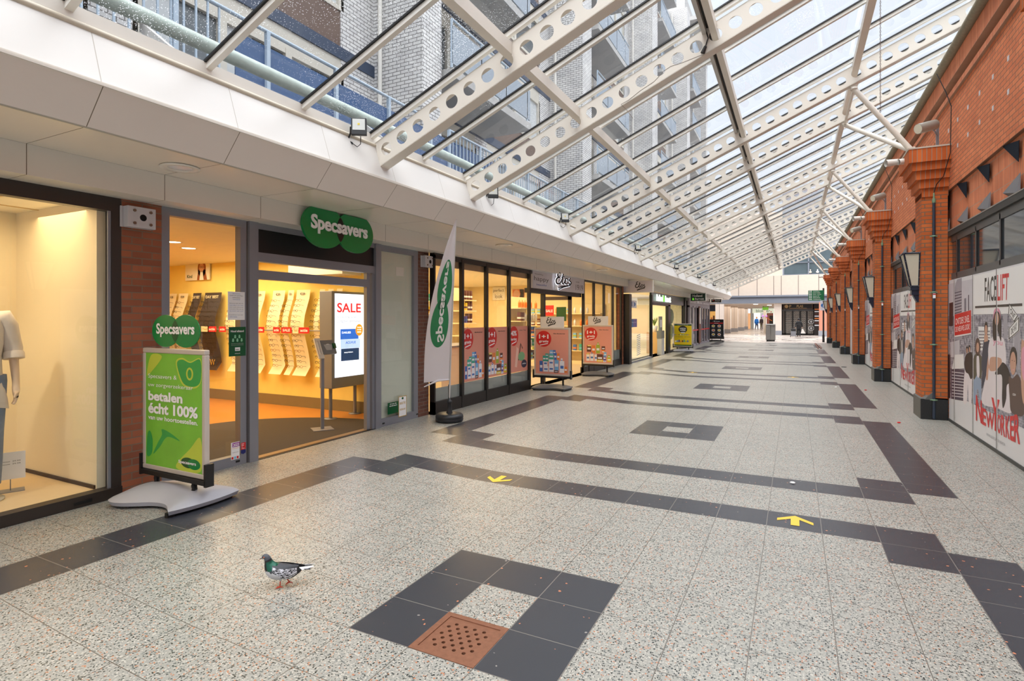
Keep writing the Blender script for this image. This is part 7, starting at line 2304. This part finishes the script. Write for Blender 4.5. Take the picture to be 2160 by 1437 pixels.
def figure(t_, H_, pose, body_m, top_m, leg_m, hair_m, shoe_m, headless=False, coat=False, hood=False, fingers=False):
    """local frame: +y forward, +x the figure's right; pose = dict of joints (fractions of height)"""
    s = H_
    J = dict(pel=(0, 0, .53), wst=(0, .0, .60), chest=(0, .0, .72), neck=(0, .0, .83), nk2=(0, .01, .87), head=(0, .02, .93), crown=(0, .01, .97),
             shR=(.095, 0, .80), elR=(.13, -.01, .64), wrR=(.135, .03, .50), haR=(.135, .05, .455),
             shL=(-.095, 0, .80), elL=(-.13, -.01, .64), wrL=(-.135, .03, .50), haL=(-.135, .05, .455),
             hipR=(.045, 0, .51), knR=(.05, .01, .285), anR=(.05, -.01, .04), toR=(.055, .07, .018),
             hipL=(-.045, 0, .51), knL=(-.05, .01, .285), anL=(-.05, -.01, .04), toL=(-.055, .07, .018))
    J.update(pose)
    R = dict(pel=.082, wst=.07, chest=.088, neck=.04, nk2=.032, head=.052, crown=.035, shR=.036, shL=.036, elR=.024, elL=.024, wrR=.016, wrL=.016, haR=.018, haL=.018,
             hipR=.056, hipL=.056, knR=.034, knL=.034, anR=.021, anL=.021, toR=.019, toL=.019)

    def V(k, f=1.0, add=0.0):
        x, y, z = J[k]; r = R[k] * f + add
        return (x * s, y * s, z * s, r * s, r * s * (.72 if k in ('pel', 'wst', 'chest') else 1.0))
    ks = ['pel', 'wst', 'chest', 'neck'] + ([] if headless else ['nk2', 'head', 'crown'])
    base = ks + ['shR', 'elR', 'wrR', 'haR', 'shL', 'elL', 'wrL', 'haL', 'hipR', 'knR', 'anR', 'toR', 'hipL', 'knL', 'anL', 'toL']
    E_ = [('pel', 'wst'), ('wst', 'chest'), ('chest', 'neck')] + ([] if headless else [('neck', 'nk2'), ('nk2', 'head'), ('head', 'crown')])
    E_ += [('chest', 'shR'), ('shR', 'elR'), ('elR', 'wrR'), ('wrR', 'haR'), ('chest', 'shL'), ('shL', 'elL'), ('elL', 'wrL'), ('wrL', 'haL'), ('pel', 'hipR'), ('hipR', 'knR'), ('knR', 'anR'), ('anR', 'toR'), ('pel', 'hipL'), ('hipL', 'knL'), ('knL', 'anL'), ('anL', 'toL')]
    pts = [V(k, .9) for k in base]; ed = [(base.index(a), base.index(b)) for a, b in E_]
    if fingers:
        for sd in ('R', 'L'):
            hx, hy, hz = J['ha' + sd]; sg = 1 if sd == 'R' else -1
            for i in range(4):
                o = (i - 1.5) * .0095
                n = len(pts)
                pts.append(((hx) * s, (hy + o) * s, (hz - .018) * s, .0052 * s)); pts.append(((hx - sg * .004) * s, (hy + o + .002) * s, (hz - .034 - .004 * (1.5 - abs(i - 1.5))) * s, .0045 * s)); pts.append(((hx - sg * .012) * s, (hy + o + .003) * s, (hz - .046) * s, .004 * s))
                ed += [(base.index('ha' + sd), n), (n, n + 1), (n + 1, n + 2)]
            n = len(pts); pts.append(((hx - sg * .004) * s, (hy + .024) * s, (hz + .004) * s, .006 * s)); pts.append(((hx - sg * .010) * s, (hy + .030) * s, (hz - .016) * s, .0048 * s)); ed += [(base.index('ha' + sd), n), (n, n + 1)]
    skinned('body', pts, ed, body_m, t_)
    if headless:
        g = MB(); prof = [(.395, .108, .080), (.43, .106, .080), (.48, .100, .078), (.55, .090, .072), (.62, .084, .068), (.68, .090, .074), (.74, .094, .076), (.785, .092, .066), (.812, .074, .054), (.826, .050, .044)]
        rows = []
        for i, (z, rx, ry) in enumerate(prof):
            rows.append([Vector(((rx + .004 * math.sin(5 * th + i)) * math.cos(th), (ry + .004 * math.sin(7 * th + i * 1.3)) * math.sin(th), z - (.012 * math.cos(2 * th) if i == 0 else 0))) * s for th in [2 * PI * k / 28 for k in range(28)]])
        g.grid(rows, top_m, True, True)
        for sd in ('R', 'L'):
            a, e_, w_ = [Vector(J[k + sd]) for k in ('sh', 'el', 'wr')]; c_ = Vector((a.x * .72, a.y, a.z - .012)); q_ = e_.lerp(w_, .22)
            g.tube([c_ * s, a.lerp(c_, .3) * s, a.lerp(e_, .3) * s, a.lerp(e_, .7) * s, e_ * s, q_ * s], [.040 * s, .043 * s, .042 * s, .038 * s, .037 * s, .034 * s], top_m, 16)
            g.tube([e_.lerp(w_, .10) * s, e_.lerp(w_, .16) * s, e_.lerp(w_, .30) * s], [.038 * s, .041 * s, .040 * s], top_m, 16)
        g.build('blouse', t_, local=True)
        g = MB()
        for sd in ('R', 'L'):
            h_, k_, a = [Vector(J[k + sd]) for k in ('hip', 'kn', 'an')]
            g.tube([(h_ + Vector((0, 0, .03))) * s, h_ * s, h_.lerp(k_, .5) * s, k_ * s, k_.lerp(a, .5) * s, (a + Vector((0, 0, .01))) * s], [.058 * s, .060 * s, .052 * s, .042 * s, .040 * s, .036 * s], leg_m, 18)
        g.build('jeans', t_, local=True)
    else:
        ks = ['pel', 'wst', 'chest', 'neck', 'shR', 'elR', 'wrR', 'shL', 'elL', 'wrL']
        ex = []
        add = .016 if coat else .008
        pts = [V(k, 1.05, add) for k in ks]
        if headless: pts[ks.index('neck')] = (J['neck'][0] * s, J['neck'][1] * s, (J['neck'][2] - .005) * s, .045 * s, .045 * s)
        ed = [(0, 1), (1, 2), (2, 3), (2, 4), (4, 5), (5, 6), (2, 7), (7, 8), (8, 9)]
        hem = .44 if coat else .40
        pts.append((J['pel'][0] * s, J['pel'][1] * s, (hem + .06) * s, .102 * s, .078 * s)); ed.append((0, len(pts) - 1)); pts.append((J['pel'][0] * s, J['pel'][1] * s, hem * s, .104 * s, .08 * s)); ed.append((len(pts) - 2, len(pts) - 1))
        if headless:      # rolled sleeves end above the wrist
            for k_ in ('wrR', 'wrL'):
                i = ks.index(k_); e_ = J['elR' if k_ == 'wrR' else 'elL']; w_ = J[k_]
                pts[i] = ((e_[0] * .62 + w_[0] * .38) * s, (e_[1] * .62 + w_[1] * .38) * s, (e_[2] * .62 + w_[2] * .38) * s, .036 * s, .036 * s)
        skinned('jacket' if coat else 'blouse', pts, ed, top_m, t_)
        ks = ['pel', 'hipR', 'knR', 'anR', 'hipL', 'knL', 'anL']
        pts = [V(k, .86 if k == 'pel' else 1.0, .004 if k == 'pel' else .008) for k in ks]; skinned('trousers', pts, [(0, 1), (1, 2), (2, 3), (0, 4), (4, 5), (5, 6)], leg_m, t_)
    if shoe_m:
        for sd in ('R', 'L'):
            a, b = J['an' + sd], J['to' + sd]
            skinned('shoe', [(a[0] * s, (a[1] - .012) * s, max(.016, a[2] - .022) * s, .020 * s), (b[0] * s, b[1] * s, b[2] * s, .020 * s)], [(0, 1)], shoe_m, t_, 1)
    if not headless:
        g = MB(); hx, hy, hz = [v * s for v in J['head']]
        if hood:
            g.ball((hx, hy - .01 * s, hz), (.058 * s, .062 * s, .072 * s), top_m, 12, 8)
        else:
            g.ball((hx, hy - .012 * s, hz + .014 * s), (.052 * s, .054 * s, .060 * s), hair_m, 12, 8)
        g.build('hair' if not hood else 'hat', t_, local=True)
        g = MB()      # face
        g.ball((hx, hy + .052 * s, hz - .004 * s), (.006 * s, .012 * s, .010 * s), body_m, 6, 4)
        for e_ in (-1, 1): g.ball((hx + e_ * .019 * s, hy + .044 * s, hz + .006 * s), (.006 * s, .004 * s, .004 * s), dk, 6, 4); g.ball((hx + e_ * .05 * s, hy + .004 * s, hz - .002 * s), (.007 * s, .01 * s, .016 * s), body_m, 6, 4)
        g.ball((hx, hy + .044 * s, hz - .024 * s), (.014 * s, .005 * s, .004 * s), mat('lips', (176, 100, 92), .5), 6, 4)
        g.build('face_features', t_, local=True)


skin_m = mat('skin', (206, 160, 134), .5); plastic = mat('mannequin_plastic', (222, 196, 168), .35)
# mannequin
q = at_z(2, 1048, .1)
t_ = thing('mannequin', 'headless mannequin in a white blouse and torn blue jeans at the left edge', 'mannequin', (q.x - .01, q.y - .17, .13), math.radians(-100))
figure(t_, 1.97, dict(elL=(-.128, -.015, .655), wrL=(-.132, .02, .50), haL=(-.128, .035, .45), shL=(-.095, 0, .80), neck=(0, 0, .835), elR=(.15, -.01, .66), shR=(.10, 0, .80)), plastic, mat('blouse_white', (228, 218, 208), .8, noise=.08, scale=12, bump=.5), mat('denim', (120, 134, 158), .85, noise=.25, scale=20), hair, None, headless=True, fingers=True)
g = MB(); g.lathe([(0, .0), (.19, .0), (.19, .012), (0, .014)], mat('glass_foot', (200, 196, 180), .15), (t_.location.x, t_.location.y, .098), 28); g.tube([(t_.location.x, t_.location.y, .1), (t_.location.x, t_.location.y, .55)], .008, alu, 6); g.build('stand', t_)
# people
q = at_z(1685, 711.5)
t_ = thing('person', 'person in a long black padded coat seen from behind, pulling a shopping trolley', 'person', (q.x, q.y, 0), 0)
figure(t_, 1.66, dict(elR=(.15, 0, .65), wrR=(.155, .0, .52), haR=(.155, 0, .48), elL=(-.15, -.02, .64), wrL=(-.15, -.08, .50), haL=(-.15, -.09, .47), anR=(.05, -.06, .05), toR=(.055, .02, .018)), skin_m, mat('coat_black', (16, 16, 20), .6, bump=.3, noise=.2), mat('trousers_black', (24, 24, 28), .8), hair, mat('shoe_black', (18, 18, 18), .5), coat=True, hood=True)
t2 = thing('shopping_trolley', 'grey and black two-wheeled shopping trolley beside the person in the black coat', 'trolley', (q.x - .42, q.y - .45, 0))
px_, py_ = q.x - .42, q.y - .45
g = MB(); g.box(px_ - .20, py_ - .15, .10, px_ + .20, py_ + .15, .52, mat('trolley_grey', (120, 120, 126), .6)); g.box(px_ - .18, py_ - .14, .52, px_ + .18, py_ + .14, .74, mat('trolley_black', (30, 30, 32), .6)); g.build('bag', t2, bevel=.03)
g = MB(); g.tube([(px_ - .1, py_, .7), (px_ - .02, py_ + .05, .84), (px_ + .15, py_ + .08, .84)], .012, black, 6); g.build('handle', t2)
for s_ in (-1, 1): g = MB(); g.tube([(px_ + s_ * .2, py_, .09), (px_ + s_ * .24, py_, .09)], .09, black, 12); g.build('wheel', t2)
g = MB(); bx, by = q.x + .27, q.y; g.prism([(bx - .03, by - .05, .72), (bx + .05, by - .05, .72), (bx + .24, by - .05, .33), (bx - .12, by - .05, .33)], (0, .12, 0), mat('plastic_bag', (222, 216, 210), .4, noise=.1)); tag(g.build('carrier_bag'), 'white plastic carrier bag held by the person in the black coat', 'bag')
q = at_z(1596, 696.5)
t_ = thing('person', 'distant person in a bright blue jacket and dark trousers walking away', 'person', (q.x, q.y, 0), math.radians(-20))
figure(t_, 1.80, dict(anR=(.05, .10, .05), toR=(.05, .16, .02), knR=(.05, .07, .29), anL=(-.06, -.12, .07), toL=(-.06, -.06, .02), knL=(-.05, -.02, .29)), skin_m, mat('jacket_blue', (20, 120, 220), .6), mat('trousers_navy', (24, 34, 70), .8), mat('hair_ginger', (214, 140, 70), .7), mat('shoe_black', (0, 0, 0)), coat=True)
q = at_z(1606, 696)
t_ = thing('person', 'distant person in a dark coat and khaki trousers beside the one in blue', 'person', (q.x, q.y, 0), math.radians(150))
figure(t_, 1.78, dict(anR=(.05, .06, .04)), skin_m, mat('coat_plum', (52, 44, 54), .7), mat('trousers_khaki', (124, 116, 92), .8), hair, mat('shoe_black', (0, 0, 0)), coat=True)

# ================================================================ PIGEON
pg = at_z(598, 1238)
hd_ = math.atan2(-.452, -.892) + .12
t_ = thing('pigeon', 'speckled grey pigeon with a green neck walking on the terrazzo', 'bird', (pg.x, pg.y, 0), hd_)
p_dark = mat('feather_dark_grey', (60, 62, 68), .6, noise=.2, scale=60); p_head = mat('feather_head', (74, 78, 86), .55, noise=.15, scale=60); p_light = mat('feather_pale', (182, 182, 184), .7, noise=.08, scale=50)
p_green = mat('feather_green', (22, 84, 66), .28, .35, .6, 45); p_black = mat('feather_black', (24, 24, 26), .5, noise=.3, scale=50); p_white = mat('feather_white', (226, 226, 228), .6)
m, t, p = new_mat('feather_speckled')
tc = t.nodes.new('ShaderNodeTexCoord'); nz = t.nodes.new('ShaderNodeTexNoise'); nz.inputs['Scale'].default_value = 95; nz.inputs['Detail'].default_value = 3; nz.inputs['Roughness'].default_value = .7
mpp = t.nodes.new('ShaderNodeMapping'); mpp.inputs['Scale'].default_value = (.5, 1, 1.4); t.links.new(tc.outputs['Object'], mpp.inputs['Vector']); t.links.new(mpp.outputs[0], nz.inputs['Vector'])
cr = t.nodes.new('ShaderNodeValToRGB'); cr.color_ramp.interpolation = 'CONSTANT'; t.links.new(nz.outputs['Fac'], cr.inputs[0]); el = cr.color_ramp.elements
el[0].color = lin((30, 30, 34)) + (1,); el[1].position = .49; el[1].color = lin((212, 212, 220)) + (1,); x = el.new(.60); x.color = lin((120, 120, 130)) + (1,); x = el.new(.66); x.color = lin((34, 34, 38)) + (1,)
t.links.new(cr.outputs['Color'], p.inputs['Base Color']); p.inputs['Roughness'].default_value = .6
p_speck = m
sec = [(-.100, .116, .008, .006), (-.082, .112, .022, .017), (-.055, .106, .036, .030), (-.02, .100, .047, .043), (.02, .098, .051, .050), (.050, .106, .047, .052), (.070, .122, .038, .046), (.083, .144, .028, .034), (.090, .163, .021, .025), (.095, .178, .0185, .021), (.102, .190, .0185, .019), (.112, .195, .0175, .0175), (.121, .193, .013, .013), (.127, .189, .007, .007)]
n = 30; fine = []
for i in range(len(sec) - 1):
    p0, p1, p2, p3 = sec[max(0, i - 1)], sec[i], sec[i + 1], sec[min(len(sec) - 1, i + 2)]
    for k in range(4):
        t = k / 4
        fine.append(tuple(0.5 * ((2 * p1[j]) + (p2[j] - p0[j]) * t + (2 * p0[j] - 5 * p1[j] + 4 * p2[j] - p3[j]) * t * t + (3 * p1[j] - p0[j] - 3 * p2[j] + p3[j]) * t ** 3) for j in range(4)) + (i + t,))
fine.append(tuple(sec[-1]) + (len(sec) - 1.0,))
rows = []
for i, (x, z, ry, rz, u_) in enumerate(fine):
    a = fine[max(0, i - 1)]; b = fine[min(len(fine) - 1, i + 1)]
    tx, tz = b[0] - a[0], b[1] - a[1]; l = math.hypot(tx, tz) or 1; tx /= l; tz /= l
    rows.append([Vector((x - tz * rz * math.sin(2 * PI * k / n), ry * math.cos(2 * PI * k / n), z + tx * rz * math.sin(2 * PI * k / n))) for k in range(n)])
g = MB()
for i in range(len(rows) - 1):
    u_ = fine[i][4]
    for k in range(n):
        up = math.sin(2 * PI * (k + .5) / n)
        if u_ >= 8.9: mm = p_head
        elif u_ >= 5.6 - up * .9: mm = p_black if (up < -.35 or u_ > 8.1) else p_green
        elif up > .15 - u_ * .05: mm = p_dark
        else: mm = p_light
        k2 = (k + 1) % n
        g.face([rows[i][k], rows[i][k2], rows[i + 1][k2], rows[i + 1][k]], mm, True)
g.face(rows[0][::-1], p_black); g.face(rows[-1], p_head)
g.build('body', t_, local=True, merge=True)
for s_ in (-1, 1):
    g = MB(); W = []; NU, NV = 30, 24
    for j in range(NU + 1):
        u = j / NU; r_ = []
        for k in range(NV + 1):
            v = k / NV
            drop = (.078 * math.sin(PI * min(1, .18 + u * .80)) ** .8 if u < .99 else 0) * v
            x = .060 - .190 * u - .010 * v * (1 - u)
            hgt = .148 - .018 * u - drop
            out = (.036 + .021 * math.sin(PI * min(1, u * 1.05 + .16)) * math.sin(PI * (v * .72 + .16))) * (1 - u ** 2.4 * .82) - .016 * (1 - v) ** 3 * (1 - u)
            r_.append(Vector((x, s_ * out, hgt)))
        W.append(r_)
    for j in range(NU):
        for k in range(NV):
            u, v = (j + .5) / NU, (k + .5) / NV; q_ = v + .35 * u
            if v < .16 and u < .8: mm = p_dark
            elif q_ > 1.10 or u > .78: mm = p_black
            elif q_ > 1.04 and u > .1: mm = p_white
            elif q_ > .96 and u > .25: mm = p_black
            elif q_ > .92 and u > .35: mm = p_white
            else: mm = p_speck
            g.face([W[j][k], W[j][k + 1], W[j + 1][k + 1], W[j + 1][k]], mm, True)
    g.build('wing', t_, local=True, merge=True)
    g = MB(); tp = Vector((-.10, s_ * .018, .126)); g.prism([tp, tp + Vector((-.080, -s_ * .006, .004)), tp + Vector((-.090, s_ * .000, .0)), tp + Vector((-.02, s_ * .006, -.016))], (0, s_ * .003, 0), p_white); g.build('wing_tip', t_, local=True)
g = MB()
for i in range(7):
    a = (i - 3) * .055; L_ = .085
    c0 = Vector((-.085, (i - 3) * .004, .112)); c1 = c0 + Vector((-L_ * math.cos(a), L_ * math.sin(a), .004 - .001 * abs(i - 3)))
    d = Vector((math.sin(a), math.cos(a), 0)) * .0065
    g.prism([c0 - d * .6, c0 + d * .6, c1 + d, c1 - d], (0, 0, .002 + .0004 * i), p_black if i % 2 else p_dark)
g.build('tail', t_, local=True)
g = MB(); bk_ = mat('beak_pinkgrey', (120, 96, 92), .5); g.tube([Vector((.124, 0, .189)), Vector((.134, 0, .186)), Vector((.146, 0, .180))], [.0058, .0045, .0012], bk_, 8); g.ball((.129, 0, .1915), (.005, .004, .003), p_white, 8, 5); g.build('beak', t_, local=True)
for s_ in (-1, 1):
    g = MB(); g.ball((.113, s_ * .0165, .1965), (.0042, .002, .0042), mat('eye_orange', (226, 110, 30), .3), 8, 6); g.ball((.1132, s_ * .0182, .1965), (.002, .001, .002), black, 6, 4); g.build('eye', t_, local=True)
prd = mat('bird_foot_red', (196, 60, 40), .5)
for s_, fx, lift in ((1, .022, 0), (-1, -.028, .012)):
    g = MB(); kx = fx * .5
    g.tube([Vector((kx, s_ * .016, .072)), Vector((kx + .004, s_ * .016, .045))], [.013, .006], p_light, 8); g.tube([Vector((kx + .004, s_ * .016, .05)), Vector((fx - .006, s_ * .016, .008 + lift))], [.0038, .0032], prd, 6)
    A = Vector((fx - .006, s_ * .016, .007 + lift))
    for an in (-.5, 0, .5, PI): g.tube([A, A + Vector((math.cos(an), math.sin(an), 0)) * .014 + Vector((0, 0, -.001)), A + Vector((math.cos(an), math.sin(an), 0)) * (.026 if an < 3 else .016) + Vector((0, 0, -.004 if not lift else -.012))], [.0034, .003, .0012], prd, 6)
    g.build('leg', t_, local=True)

# drop unused prototypes that never got a place
for o in list(bpy.data.objects):
    if o.type == 'MESH' and o.location.z < -40:
        bpy.data.objects.remove(o)
bpy.context.view_layer.update()
